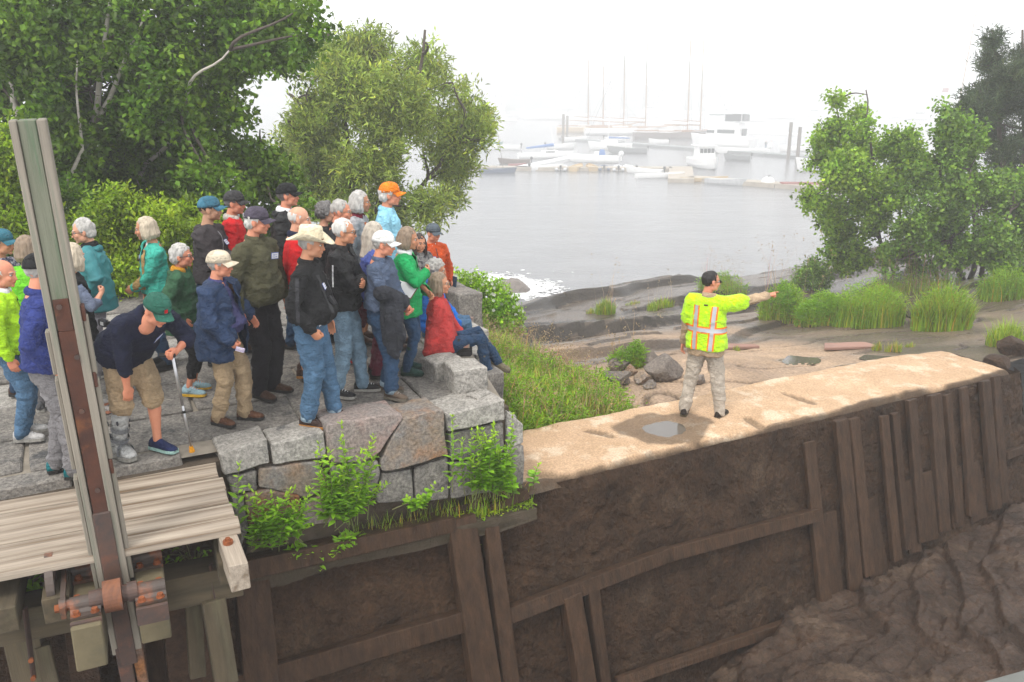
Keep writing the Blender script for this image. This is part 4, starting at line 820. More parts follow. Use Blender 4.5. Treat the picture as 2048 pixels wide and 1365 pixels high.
weeds([(690+j(45), 1045+j(18), 700+j(75), 880+abs(j(120)), 12, 0) for _ in range(26)] + [(700,1050,683,850,16,0),(715,1050,742,892,14,0),(665,1040,655,900,13,0),(735,1040,747,872,13,0)], 'willowherb stems on the middle of the quay face', 'narrow-leaved weed in the tall middle clump on the quay face')
weeds([(560+j(60), 1085+j(20), 560+j(75), 1015+j(40), 9, 0) for _ in range(24)], 'weeds at the foot of the quay face by the deck', 'leafy weed in the low clump beside the deck')
weeds([(620+j(20), 1090, 590+j(60), 1135+j(10), 8, 0) for _ in range(3)]+[(700+j(40), 1070, 690+j(40), 1110+j(15), 8, 0) for _ in range(6)], 'weeds hanging over the timber beam', 'weed drooping over the dark beam below the quay')
weeds([(985+j(40), 990+j(15), 985+j(45), 900+j(55), 11, k % 2) for k in range(32)] + [(1015,985,1025,830,15,1),(905,985,905,835,14,0),(930,990,925,880,12,0),(950,990,955,860,12,0)], 'weeds at the right-hand corner of the quay face', 'bushy weed in the clump at the quay corner')
weeds([(482,1075,478,932,9,0)], None, 'single tall slender weed against the quay beside the deck corner'); weeds([(1068,978,1078,930,8,1)], None, 'lone sprig growing on the edge of the tan dam top')
weeds([(965,1010,985,1125,8,0)], None, 'long stem trailing down over the dark paired posts')
weeds([(840+j(60), 1020, 840+j(60), 985+j(20), 6, 1) for k in range(6)], 'low weeds along the quay foot', 'short weed between the two tall clumps')
# grass on the soil shelf
rng = np.random.default_rng(3); n = 420; u = rng.uniform(-1.9, .05, n); P = np.array([W(a, rng.uniform(-.18, .05), 4.02) for a in u]); V, F, C = blades(n, P, .26, .35, .006, rng)
tag(link('shelf_grass', np_mesh('shelf_grass', V, F, M_grass_b, False, {'tint': C})), 'fine bright grass along the foot of the quay face', 'grass', kind='stuff')
n = 2200; u = rng.uniform(-1.7, .05, n); P = np.array([W(a, rng.uniform(-.2, .02), rng.uniform(4.0, 4.08)) for a in u]); V, F, C = leaf_arrays(P, rng.normal(size=P.shape), .03, .6, rng=rng)
tag(link('moss', np_mesh('moss', V, F, M_lf_yel, False, {'tint': C})), 'tiny creeping leaves and moss on the beam under the quay', 'moss', kind='stuff')
# broad-leaved plants in the gap under the deck
def broad(cx, cy, z, n, spread, label, seed, L=.085):
    rr = random.Random(seed); b_ = PZ(cx, cy, z); t = empty('broad_leaved_plant', b_-[0,0,.15], label, 'plant'); me = leafmesh(L, L*.62, .35, m=M_wl); g = MB()
    for k in range(n):
        p = b_ + np.array([rr.uniform(-1,1)*spread, rr.uniform(-.5,.5)*spread, rr.uniform(-.4,.5)*spread]); g.tube([b_-[0,0,.15], (p+b_)/2, p], .003, 4)
        o = bpy.data.objects.new('leaf', me); COL.objects.link(o); o.parent = t; o.location = Vector(p-b_+[0,0,.15]); o.rotation_euler = (rr.uniform(-.4,.4), rr.uniform(-.2,.6), rr.uniform(-2.9, -.2)); s = rr.uniform(.6,1.2); o.scale = (s,s,s)
    link('stem', g.mesh('stem', M_stemg2), t)
broad(62, 1175, 4.55, 26, .17, 'broad-leaved plant in the gap under the left end of the deck', 5); broad(385, 1110, 4.5, 18, .2, 'small-leaved plant in the shade under the right end of the deck', 6, .05); broad(360,1125,4.5,14,.15,'scrap of green leaves beside the bearing block under the deck', 8, .04)
# little weeds in the joints near the deck
for (px, py, lb_) in ((268,918,'moss and grass tuft in the gap by the walking boot'),(405,890,'grass tuft in the gap beside the crutch tip'),(12,955,'mossy tuft in the gap at the left edge by the deck')):
    t = empty('grass_tuft', PZ(px, py, 5.07), lb_, 'grass tuft'); n = 170; P = PZ(px, py, 5.02) + rng.normal(size=(n, 3))*[.035,.03,0]; V, F, C = blades(n, P, .07, .7, .006, rng); tag(link('blades', np_mesh('blades', V, F, M_grass_b, False, {'tint': C}), t), kind='stuff')
# ================================================================== PEOPLE
def remesh(V, F, vox, smooth=2):
    me = bpy.data.meshes.new('tmp'); me.from_pydata([tuple(v) for v in V], [], [tuple(f) for f in F]); o = bpy.data.objects.new('tmp', me); COL.objects.link(o)
    m = o.modifiers.new('r', 'REMESH'); m.mode = 'VOXEL'; m.voxel_size = vox; m.adaptivity = 0
    ev = o.evaluated_get(bpy.context.evaluated_depsgraph_get()); e = ev.to_mesh(); n = len(e.vertices); P = np.empty(n*3, np.float32); e.vertices.foreach_get('co', P); P = P.reshape(-1, 3).astype(float)
    Q = np.array([p.vertices[:] for p in e.polygons], np.int32); ev.to_mesh_clear(); bpy.data.objects.remove(o); bpy.data.meshes.remove(me)
    E_ = np.concatenate([Q[:, [0,1]], Q[:, [1,2]], Q[:, [2,3]], Q[:, [3,0]]]); deg = np.bincount(E_.ravel(), minlength=n)[:, None]
    for _ in range(smooth):
        S = np.zeros_like(P)
        for k in range(3): S[:, k] = np.bincount(E_[:, 0], P[E_[:, 1], k], n) + np.bincount(E_[:, 1], P[E_[:, 0], k], n)
        P = .4*P + .6*S/np.maximum(deg, 1)
    return P, Q
def normals(P, Q):
    fn = np.cross(P[Q[:, 2]]-P[Q[:, 0]], P[Q[:, 3]]-P[Q[:, 1]]); N = np.zeros_like(P)
    for k in range(3):
        for c in range(4): N[:, k] += np.bincount(Q[:, c], fn[:, k], len(P))
    return nrm(N)
def caps(g, pts, rs, n=12, flat=1.0, m=0):
    pts = [Vector(p) for p in pts]; a = (pts[0]-pts[1]).normalized(); b = (pts[-1]-pts[-2]).normalized()
    P = [pts[0]+a*rs[0]*.9, pts[0]+a*rs[0]*.55] + pts + [pts[-1]+b*rs[-1]*.55, pts[-1]+b*rs[-1]*.9]; r = [rs[0]*.35, rs[0]*.82] + list(rs) + [rs[-1]*.82, rs[-1]*.35]
    g.tube(P, r, n, m, flat=flat)
def seg(a, b, n): return [Vector(a).lerp(Vector(b), k/n) for k in range(n+1)]
# ---- head template
def make_head(fem=0):
    g = MB(); E_ = g.ell
    E_((-.012,0,.025), (.098,.077,.095), n=24, k=16); E_((.030,0,-.035), (.062,.060-.003*fem,.078), n=20, k=12); E_((.030,0,-.072), (.052,.050-.006*fem,.040), n=16, k=10)
    E_((.072,0,-.096), (.017,.020,.016)); E_((.094,0,-.026), (.017,.0125,.024), Matrix.Rotation(R(-28), 3, 'Y')); E_((.104,0,-.038), (.014,.015,.010)); E_((.094,.0,.0), (.010,.009,.022))
    E_((.078,0,.020), (.016,.052,.011)); 
    for s in (-1, 1):
        E_((.062,s*.036,-.032), (.026,.022,.024)); E_((-.008,s*.080,-.012), (.020,.010,.033), Matrix.Rotation(R(-12), 3, 'Y') @ Matrix.Rotation(R(-s*14), 3, 'Z')); E_((.012,s*.050,-.068), (.035,.018,.03))
    E_((.085,0,-.058), (.014,.026,.0065)); E_((.083,0,-.071), (.014,.023,.0075))
    caps(g, [(-.018,0,-.05), (-.035,0,-.12), (-.055,0,-.21)], [.054-.006*fem, .055-.007*fem, .068], 16)
    P, Q = remesh(g.v, g.f, .0052, 2); x, y, z = P.T
    T = np.ones((len(P), 3)); lip = np.exp(-((x-.095)/.018)**2-(y/.024)**4-((z+.065)/.010)**2)[:, None]; T = T*(1-lip) + lip*np.array([.85,.55,.55])
    rosy = (np.exp(-((x-.10)/.03)**2-(y/.02)**2-((z+.035)/.02)**2) + .8*np.exp(-((x-.07)/.03)**2-((np.abs(y)-.045)/.02)**2-((z+.035)/.022)**2) + .7*np.exp(-((x+.005)/.03)**2-((np.abs(y)-.085)/.012)**2-((z+.01)/.035)**2))[:, None]
    T = T*(1-.35*rosy) + .35*rosy*np.array([1.05,.72,.66]); T *= (1+.06*fbm(P, 45, 2, 4))[:, None]; return P, Q, T
HEADS = [make_head(0), make_head(1)]
# ---- hands (right hand: fingers +X, palm -Z, thumb +Y) with forearm
def make_hand(curl, point=False, spread=0):
    g = MB(); g.ell((.047,0,0), (.052,.041,.016), n=16, k=10); g.ell((.075,.003,0), (.025,.040,.014), n=16, k=8)
    for i, (y, L) in enumerate(((.030,.072),(.010,.080),(-.011,.075),(-.030,.058))):
        c = 0.06 if (point and i == 0) else curl*(1+.12*i); a = 0; p = np.array([.082-.004*abs(i-1.3), y, 0]); pts = [p.copy()-[.03,0,0], p.copy()]; yaw = (1.5-i)*spread
        for k, f in enumerate((.45,.32,.23)):
            a += c*(.75 if k == 0 else 1); p = p + L*f*np.array([math.cos(a)*math.cos(yaw), math.sin(yaw), -math.sin(a)]); pts.append(p.copy())
        caps(g, pts, [.0088,.0092,.0086,.0080,.0070], 8)
    tc = min(curl, .9); caps(g, [(.012,.026,-.004), (.040,.048-.012*tc,-.012-.012*tc), (.064,.055-.03*tc,-.018-.02*tc), (.082,.054-.038*tc,-.022-.022*tc)], [.015,.0125,.0105,.0085], 8)
    caps(g, [(-.20,0,0), (-.12,0,0), (-.04,0,0), (.02,0,0)], [.040,.036,.028,.027], 14, flat=.86); P, Q = remesh(g.v, g.f, .0052, 1); return P, Q
HANDS = {'relax': make_hand(.38), 'grip': make_hand(1.15), 'flat': make_hand(.06, spread=.12), 'point': make_hand(1.25, True), 'soft': make_hand(.65)}
def ik(a, b, l1, l2, hint):
    a, b = Vector(a), Vector(b); d = b-a; L = d.length; mx_ = (l1+l2)*.999
    if L > mx_: b = a + d*(mx_/L); d = b-a; L = mx_
    x = (l1*l1-l2*l2+L*L)/(2*L); h = math.sqrt(max(l1*l1-x*x, 0)); u = d/L; v = Vector(hint); v = (v-u*v.dot(u)).normalized(); return a+u*x+v*h, b
def skinmat(k): 
    c = {'fair': ((.60,.32,.21),(.55,.27,.17)), 'tan': ((.50,.24,.135),(.45,.20,.11)), 'ruddy': ((.58,.25,.15),(.52,.20,.12)), 'olive': ((.44,.245,.155),(.40,.215,.13))}[k]
    return mat('skin_'+k, *c, scale=14, rough=.55, bump=.15, bscale=90, bdist=.002, attr='tint', rvar=0, spec=.35)
def cloth(name, c, k=.72, rough=.85, wr=1.0, sc=1, stripes=None, spec=.25, sheen=.0, c3=None, s3=3, t3=.5, w3=.2):
    return mat('cloth_'+name, c, tuple(x*k for x in c), scale=5, rough=rough, bump=.7*wr, bscale=5.5*sc, bdist=.018, bstretch=(1.0,1.0,1.7), grain=(60,.12), ridge=True, rvar=0, spec=spec, sheen=sheen, c3=c3, s3=s3, t3=t3, w3=w3, obump=None)
def hairmat(name, c): return mat('hair_'+name, c, tuple(x*.6 for x in c), scale=26, stretch=(1.2,1.2,.35), rough=.6, bump=.6, bscale=60, bstretch=(1.5,1.5,.25), bdist=.006, rvar=0, spec=.4)
M_eye = mat('eye_white', (.55,.52,.48), rough=.2, bump=0, rvar=0); M_iris = mat('iris_dark', (.02,.015,.012), rough=.15, bump=0, rvar=0)
M_metal = mat('silver_metal', (.6,.6,.62), rough=.3, metal=1, bump=0, rvar=0); M_blk = mat('black_plastic', (.012,.012,.014), rough=.4, bump=0, rvar=0)
M_gold = mat('thin_gold', (.30,.22,.14), rough=.3, bump=0, rvar=0, metal=.6); M_wht = mat('white_plain', (.75,.75,.75), rough=.6, bump=0, rvar=0); M_tagb = mat('tag_blue', (.10,.14,.45), rough=.6, bump=0, rvar=0)
M_lens = mat('dark_lens', (.01,.01,.012), rough=.08, bump=0, rvar=0, spec=.7)
def shell(P, Q, keep): return Q[keep(P[Q].mean(1))]
class Person: pass
def ribbon(per, name, pts, width, d, m, off=.006, n=26, parent=None, tgt=None, side=None, kind=None):
    """strip laid on a garment: pts (local), cast along -d"""
    bv = tgt or per.bvh; pts = [np.array(p, float) for p in pts]; cum = np.r_[0, np.cumsum([np.linalg.norm(b-a) for a, b in zip(pts[:-1], pts[1:])])]; RS = []; Dd = d
    for k in range(n+1):
        s = cum[-1]*k/n; i = min(max(np.searchsorted(cum, s)-1, 0), len(pts)-2); t = (s-cum[i])/max(cum[i+1]-cum[i], 1e-6); p = pts[i]+(pts[i+1]-pts[i])*t
        dd = np.array(Dd(p) if callable(Dd) else Dd, float); dd /= np.linalg.norm(dd); tg = pts[i+1]-pts[i]; sd_ = np.cross(tg, dd); sd_ /= max(np.linalg.norm(sd_), 1e-6); row = []
        for e in (-.5, 0, .5):
            o = p + sd_*width*e; h = bv.ray_cast(Vector(o+dd*.6), Vector(-dd), 1.2)
            row.append(np.array(h[0]) + dd*off if h[0] is not None else None)
        if any(r is None for r in row):
            continue
        RS.append(row)
    if len(RS) < 2: return None
    V = np.array(RS).reshape(-1, 3); F = []
    for k in range(len(RS)-1):
        for e in range(2): F.append((k*3+e, k*3+e+1, (k+1)*3+e+1, (k+1)*3+e))
    return link(name, np_mesh(name, V, np.array(F), m, True), parent or per.root, False)
def person(label, head, y, yaw, ground=None, group=None, H=None, girth=1.0, lean=.03, skin='fair', fem=0, hyaw=None, hpitch=0, hair=None, hat=None, glasses=None, top=None, bottom=None,
           arms=('hang', 'hang'), hands=('relax', 'relax'), shoes=None, tagp=None, legs=None, hipz=None, base=None, beard=0, rx=0, stance=.10, hoff=0.0, smile=0, brow=None, feet=(0, 0)):
    """head = pixel of the head top on the photograph's camera, y = distance; used to read the real position and height"""
    girth = girth*1.10+.02; p = Person(); hw = PY(head[0], head[1], y) if head else None
    B = np.array(base, float) if base is not None else np.array([hw[0]-.0, hw[1], 0]); yw = R(yaw); cy_, sy_ = math.cos(yw), math.sin(yw)
    if base is None and H is None or base is None:
        off = (.05+math.sin(lean)*.6); B[0] -= cy_*off; B[1] -= sy_*off
        B[2] = ground if ground is not None else qz(UV(B)[1]) + .008
    Hh = H or (hw[2]-B[2])/(1 + 0*lean); p.H = Hh; s = Hh/1.765; print('person', label[:40], 'H=%.2f' % Hh, 'uv', [round(k, 2) for k in UV(B)]) if abs(Hh-1.72) > .16 else None
    root = empty('person', B, label, 'person', group or None, rz=yw); p.root = root; p.s = s
    hip = (hipz if hipz is not None else .92*s); tu = np.array([math.sin(lean), 0, math.cos(lean)]); tf = np.array([math.cos(lean), 0, -math.sin(lean)]); hp = np.array([0, 0, hip])
    TP = lambda x, yy, h: hp + tf*x*s + np.array([0, yy*s, 0]) + tu*h*s
    p.TP = TP; G = girth
    # head
    hc = TP(.035, 0, .715) ; hR = Matrix.Rotation(R((hyaw if hyaw is not None else yaw) - yaw), 3, 'Z') @ Matrix.Rotation(R(hpitch), 3, 'Y') @ Matrix.Rotation(R(rx), 3, 'X'); hs = (s*.5+.5)*1.0; hRn = np.array(hR)
    HP = lambda P: np.asarray(P, float)*hs @ hRn.T + hc
    p.HP, p.hR, p.hs, p.hc = HP, hR, hs, hc
    # arms
    sh = {}; el = {}; wr_ = {}; A1, A2 = .285*s, .255*s
    PRE = {'hang': ((.05,.285,-.03),(-.5,.5,0),(0,-1,0)), 'back': ((-.14,.20,.02),(-.4,.8,0),(0,-1,0)), 'pocket': ((.06,.22,.03),(-.7,.6,0),(.1,-1,0)), 'crossed': ((.22,-.07,.24),(-.1,.9,-.6),(-1,0,.2)), 'crossed2': ((.235,-.06,.20),(-.1,.9,-.6),(-1,0,.2)),
           'clasp': ((.26,.03,.07),(-.5,.7,-.2),(-.3,-.9,0)), 'chest': ((.24,.05,.33),(-.1,.8,-.6),(-1,0,0)), 'bend': ((.27,.16,.12),(-.5,.5,-.4),(0,-1,0)), 'up': ((.22,.14,.45),(.2,.6,-.7),(-.4,-.6,.2))}
    ctr = TP(0, 0, .48)
    for i, sg in enumerate((1, -1)):
        a = arms[i]; S = TP(-.005, sg*.172*(.6+.4*G), .472); sh[sg] = Vector(S)
        if isinstance(a, str): w_, hn, pn = PRE[a]; T_ = TP(w_[0], sg*w_[1]*(.55+.45*G), w_[2]); hn = Vector((hn[0], sg*hn[1], hn[2])); pn = Vector((pn[0], sg*pn[1], pn[2]))
        else: w_, hn, pn = a; T_ = np.array(w_); hn, pn = Vector(hn), Vector(pn)
        e, w2 = ik(S, T_, A1, A2, hn); el[sg], wr_[sg] = e, w2; sh[(sg, 'pn')] = pn
    p.sh, p.el, p.wr = sh, el, wr_
    # legs
    hj = {}; kn = {}; an = {}; fy = {}
    for i, sg in enumerate((1, -1)):
        J = hp + np.array([0, sg*.085*s, -.02*s]); hj[sg] = Vector(J)
        if legs: kpos, apos, fyaw = legs[i]; kn[sg], an[sg], fy[sg] = Vector(kpos), Vector(apos), fyaw
        else:
            A_ = Vector((feet[i]*1.0, sg*stance*s, .085)); k_, a_ = ik(J, A_, .418*s, .408*s, (1, sg*.12, 0)); kn[sg], an[sg], fy[sg] = k_, a_, sg*10
    # body: head + core + forearms with hands, one mesh
    hv, hq, ht = HEADS[fem]; ht = ht.copy()
    if beard: m_ = sstep(-.035, -.06, hv[:, 2])*sstep(-.01, .02, hv[:, 0])*(hv[:, 2] > -.12); bc = np.array({1: (.75,.72,.72), 2: (.62,.52,.46), 3: (.9,.92,.95)}[beard]); ht = ht*(1-.6*m_[:, None]) + .6*m_[:, None]*bc
    nv_ = hv.copy()
    VV_, FF_, TT_ = [HP(nv_)], [hq], [ht]; off = len(hv)
    g = MB(); n = 14
    def ringt(h, w_, d_, x0=0, e=2.3):
        o = []
        for k in range(n): a = 2*math.pi*k/n; c, s_ = math.cos(a), math.sin(a); o.append(TP(x0 + d_*math.copysign(abs(c)**(2/e), c), w_*math.copysign(abs(s_)**(2/e), s_), h))
        return o
    g.rings([ringt(-.05,.13*G,.09*G), ringt(.15,.12*G,.085*G), ringt(.40,.135,.09), ringt(.50,.13,.07), ringt(.56,.05,.05)])
    for sg in (1, -1):
        caps(g, [sh[sg], el[sg], wr_[sg]], [.042*s,.038*s,.028*s], 8); caps(g, [hj[sg], kn[sg], an[sg]+Vector((0,0,0))], [.066*s,.044*s,.032*s], 8)
    P, Q = remesh(g.v, g.f, .021, 1); VV_.append(P); FF_.append(Q+off); TT_.append(np.ones((len(P), 3))); off += len(P)
    for i, sg in enumerate((1, -1)):
        hv_, hq_ = HANDS[hands[i]]; hv_ = hv_*s; hq_ = hq_.copy()
        if sg == 1: hv_ = hv_*[1,-1,1]; hq_ = hq_[:, ::-1]
        X = (wr_[sg]-el[sg]).normalized(); Z_ = -sh[(sg, 'pn')]; Z_ = (Z_ - X*Z_.dot(X)).normalized(); Y_ = Z_.cross(X); M3 = np.array(Matrix((X, Y_, Z_)).transposed())
        if isinstance(arms[i], tuple) and len(arms[i]) > 3: pass
        VV_.append(hv_ @ M3.T + np.array(wr_[sg])); FF_.append(hq_+off); TT_.append(np.tile([[1,.93,.9]], (len(hv_), 1))); off += len(hv_)
    V_ = np.concatenate(VV_); F_ = np.concatenate(FF_); link('body', np_mesh('body', V_, F_, skinmat(skin), True, {'tint': np.concatenate(TT_)}), root, False)
    # eyes, brows
    for sg in (1, -1):
        g = MB(); R3 = hR; c = HP([(.0765, sg*.030, .001)])[0]; g.ell(c, (.0118*hs,.0118*hs,.0078*hs), R3, n=10, k=7); c2 = HP([(.0865, sg*.030, .000)])[0]; g.ell(c2, (.0040,.0062,.0066), R3, n=8, k=6, m=1); g.build('eye', [M_eye, M_iris], None, smooth=True).parent = root
        g = MB(); g.tube([Vector(HP([(.090, sg*.014, .021)])[0]), Vector(HP([(.092, sg*.030, .025)])[0]), Vector(HP([(.078, sg*.050, .021)])[0])], .0036, 6); o = g.build('eyebrow', hairmat('brow_'+(brow or 'grey'), (.05,.035,.025) if brow == 'dark' else (.35,.32,.29)), None); o.parent = root
    if smile:
        g = MB(); g.tube([Vector(HP([(.088, k*.011, -.066+.0022*k*k)])[0]) for k in (-2,-1,0,1,2)], [.002,.0042,.005,.0042,.002], 6); g.build('teeth', M_wht, None).parent = root
    def addp(name, V, Q, m, smooth=True, parent=None):
        o = link(name, np_mesh(name, V, Q, m, smooth, {'tint': np.ones((len(V), 3))} if name == 'shin' else None), parent or root, False); return o
    # ---- hair
    if hair:
        st, hm = hair; g = MB(); hz = (-.018, 0, .032)
        if st in ('short', 'balding', 'crop'): g.ell(hz, (.0985,.0805,.0955) if st != 'crop' else (.099,.080,.095), n=28, k=18)
        elif st == 'thick': g.ell((-.020,0,.034), (.104,.087,.101), n=28, k=18); g.ell((-.05,0,-.02), (.07,.082,.07), n=20, k=12)
        elif st == 'curly':
            rr_ = random.Random(len(label)); g.ell((-.02,0,.03), (.110,.096,.108), n=24, k=16)
            for k in range(60): d_ = Vector([rr_.gauss(0, 1) for _ in range(3)]).normalized(); g.ell((-.02+d_.x*.105, d_.y*.092, .03+d_.z*.10), (.022,)*3, n=8, k=6)
        else:
            g.ell((-.020,0,.033), (.102,.088,.099), n=28, k=18); L = {'bob': -.105, 'bobl': -.13, 'long': -.25}[st]
            for k in range(13):
                a = math.pi*(.36 + 1.28*k/12); c, s_ = math.cos(a), math.sin(a); x, yy = -.018+.088*c, .080*s_; fl = (.012 if st != 'long' else .0)
                caps(g, [(x*.95, yy*.95, .05), (x+c*.008, yy*1.08, -.02), (x+c*fl-.004, yy*1.12, L*.6), (x+c*fl*.5-(.03 if st == 'long' else 0), yy*(1.02 if st != 'long' else 1.15), L+.012*abs(c))], [.018,.021,.021,.014], 8)
        P, Q = remesh(g.v, g.f, .0062, 2); N_ = normals(P, Q); am = {'curly': .008, 'thick': .008}.get(st, .0055); P = P + N_*(am*fbm(P*[1,1,.28], 70, 2, 7) + .006*fbm(P*[1,1,.6], 18, 2, 3+len(label)))[:, None]
        def kp(C):
            if hat: return kp0(C) & (C[:, 2] < .046)
            return kp0(C)
        def kp0(C):
            x, yy, z = C.T; ay = np.abs(yy)
            if st in ('short', 'thick', 'crop', 'curly'):
                lim = np.interp(x, [-.2,-.045,-.02,.012,.03,.05,.11], [-.075,-.075,-.045,-.03,.02,.058,.070]); k_ = (z > lim + .004*np.sin(x*400)); return k_
            if st == 'balding': return (x < .025) & (z > np.interp(x, [-.12,-.03,0,.03], [-.07,-.06,-.03,0])) & (z < np.interp(x, [-.12,0,.03], [.075,.05,.035]))
            face = (x > .035) & (z < .062) & (ay < .070); return ~face & ~((x > .05) & (ay < .062) & (z < .066)) & ~((x > .012) & (ay < .055) & (z < -.02))
        addp('hair', HP(P), shell(P, Q, kp), hm)
    # ---- glasses
    if glasses:
        gm = {'dark': M_blk, 'gold': M_gold, 'sun': M_blk}[glasses]; gl = empty('glasses', (0,0,0), parent=root)
        for sg in (1, -1):
            g = MB(); lo = [HP([(.103-.10*(abs(c)*.019)**1.0*.3, sg*.031+.021*c, -.004+.0155*s_)])[0] for c, s_ in [(math.copysign(abs(math.cos(a))**.7, math.cos(a)), math.copysign(abs(math.sin(a))**.7, math.sin(a))) for a in [2*math.pi*k/12 for k in range(13)]]]
            g.tube([Vector(q) for q in lo], .0022, 5); g.build('rim', gm, None, smooth=True).parent = gl
            g = MB(); g.tube([Vector(HP([(.101, sg*.052, .003)])[0]), Vector(HP([(.05, sg*.079, .003)])[0]), Vector(HP([(-.01, sg*.085, .0)])[0])], .0024, 5); g.build('temple', gm, None).parent = gl
            if glasses == 'sun': g = MB(); g.ell(HP([(.102, sg*.031, -.004)])[0], (.004,.021,.015), hR, n=12, k=7); g.build('lens', M_lens, None, smooth=True).parent = gl
    # ---- hats
    if hat:
        kind, hm, hm2 = (list(hat)+[None])[:3]; hm2 = hm2 or hm; ho = empty('cap' if kind != 'cowboy' else 'cowboy_hat', (0,0,0), parent=root); n2 = 28
        def hring(z, rx_, ry_, zf=lambda a: 0, x0=-.012): return [HP([(x0+rx_*math.cos(a), ry_*math.sin(a), z+zf(a))])[0] for a in [2*math.pi*k/n2 for k in range(n2)]]
        if kind == 'cap':
            g = MB(); rs = [hring(.030+.104*math.sin(t), .112*math.cos(t)**.72+.001, .093*math.cos(t)**.72+.001, lambda a, t=t: .008*math.cos(a)*math.cos(t)) for t in [R(q) for q in (0,12,25,38,50,62,73,82,89)]]; g.rings(rs); g.ell(HP([(-.012,0,.134)])[0], (.007,.007,.004), hR); g.build('crown', hm, None, smooth=True).parent = ho
            g = MB(); RS = []
            for k in range(9):
                a = R(-62+124*k/8); c, s_ = math.cos(a), math.sin(a); top_ = []
                for q in range(5):
                    t = q/4; L = .078*(c**.6 if c > 0 else 0)*t; top_.append(HP([(-.012+.100*c+L*1.05, .084*s_*(1-.06*t), .040-.012*t-.035*t*s_*s_-.012*s_*s_)])[0])
                bot = [np.array(q_)-np.array(hR@Vector((0,0,.005))) for q_ in top_[::-1]]; RS.append(top_+bot)
            g.rings(RS); g.build('brim', hm2, None, smooth=False).parent = ho
        else:
            g = MB(); rs = [hring(.040,.108,.090), hring(.075,.106,.089), hring(.11,.102,.085), hring(.145,.098,.078), hring(.160,.088,.066), hring(.158,.072,.048), hring(.140,.055,.028), hring(.134,.03,.010)]; g.rings(rs); g.build('crown', hm, None, smooth=True).parent = ho
            g = MB(); zf = lambda e: (lambda a: e*(.055*math.sin(a)**4 - .016*abs(math.cos(a))**2)); up_ = [hring(.045,.104,.087), hring(.042,.14,.118,zf(.25)), hring(.042,.175,.15,zf(.65)), hring(.046,.205,.172,zf(1.25))]
            dn = [[np.array(q)-np.array(hR@Vector((0,0,.006))) for q in r_] for r_ in up_[::-1]]; g.rings(up_+dn, cap=False); g.build('brim', hm, None, smooth=True).parent = ho
            g = MB(); g.rings([hring(.046,.1105,.0925), hring(.058,.1105,.0925), hring(.058,.107,.089), hring(.046,.107,.089)], cap=False); g.build('hat_band', hm2, None).parent = ho
    # ---- bottoms
    def garment(name, g, m, vox=.015, sm=2, amp=.010, fr=9, st=1.5, keep=None, parent=None, seed=3):
        P, Q = remesh(g.v, g.f, vox, sm); N_ = normals(P, Q); sd_ = seed + len(label)*7
        n1_ = np.abs(fbm(P*[1,1,st]+P[:, [2,0,1]]*[.5,.5,0]+sd_, fr*.8, 2, seed)); w_ = .45 + 1.1*(1-np.minimum(n1_*2.6, 1))**1.5 - .25; n2_ = np.abs(fbm(P*[1,1,1.9]+sd_, fr*1.9, 2, seed+2)); w2_ = .45 + (1-np.minimum(n2_*2.6, 1))**1.5 - .25; P = P + N_*((w_-.45)*amp + (w2_-.45)*amp*.38 + .002*fbm(P+sd_, 30, 2, seed+5))[:, None]
        if keep: Q = shell(P, Q, keep)
        o = addp(name, P, Q, m, True, parent); return P, Q, o
    if bottom:
        bm2, lg, loose, cuff = (list(bottom)+[1.0, None])[:4] if len(bottom) < 4 else bottom; g = MB(); n = 18
        gw = .86+.14*G
        if legs and hipz is not None and lean < .5 and abs(kn[1].z-hip) < .3: g.rings([ringt(-.10,.165*gw,.13*gw), ringt(-.03,.17*gw,.13*gw), ringt(.10,.15*G,.115*G)])
        else: g.rings([ringt(-.12,.165*gw,.115*gw,-.01), ringt(-.04,.168*gw,.125*gw,-.01), ringt(.05,.148*G,.106*G), ringt(.09,.138*G,.098*G)])
        for sg in (1, -1):
            a, k_, f_ = hj[sg], kn[sg], an[sg]
            if lg == 'long': e_ = f_ + (f_-k_).normalized()*(.015 if not cuff else -.03); caps(g, [a, a.lerp(k_, .5), k_, k_.lerp(e_, .5), e_], [.100*s*loose*gw,.094*s*loose,.078*s*loose,.071*s*loose,.065*s*loose], 14)
            elif lg == 'shorts': e_ = k_.lerp(f_, .06); caps(g, [a, a.lerp(k_, .5), e_], [.098*s*gw,.094*s*loose,.082*s*loose], 14)
            elif lg == 'crop': e_ = k_.lerp(f_, .62); caps(g, [a, a.lerp(k_, .5), k_, e_], [.094*s,.084*s,.070*s,.060*s], 14)
        garment('trousers' if lg != 'shorts' else 'shorts', g, bm2, .0145, 2, 0.013*loose, 8, 1.0, seed=5)
        if cuff:
            for sg in (1, -1):
                d_ = (an[sg]-kn[sg]).normalized(); g = MB(); e_ = an[sg]-d_*.03; g.tube([e_, e_+d_*.03, e_+d_*.055], [.064*s,.066*s,.064*s], 16); g.build('cuff', cuff, None, smooth=True).parent = root
        # bare shins
        if lg in ('shorts', 'crop'):
            g = MB()
            for sg in (1, -1): caps(g, [kn[sg], kn[sg].lerp(an[sg], .3), kn[sg].lerp(an[sg], .75), an[sg]], [.052*s,.055*s,.037*s,.036*s], 12)
            P, Q = remesh(g.v, g.f, .012, 1); addp('shin', P, Q, skinmat(skin))
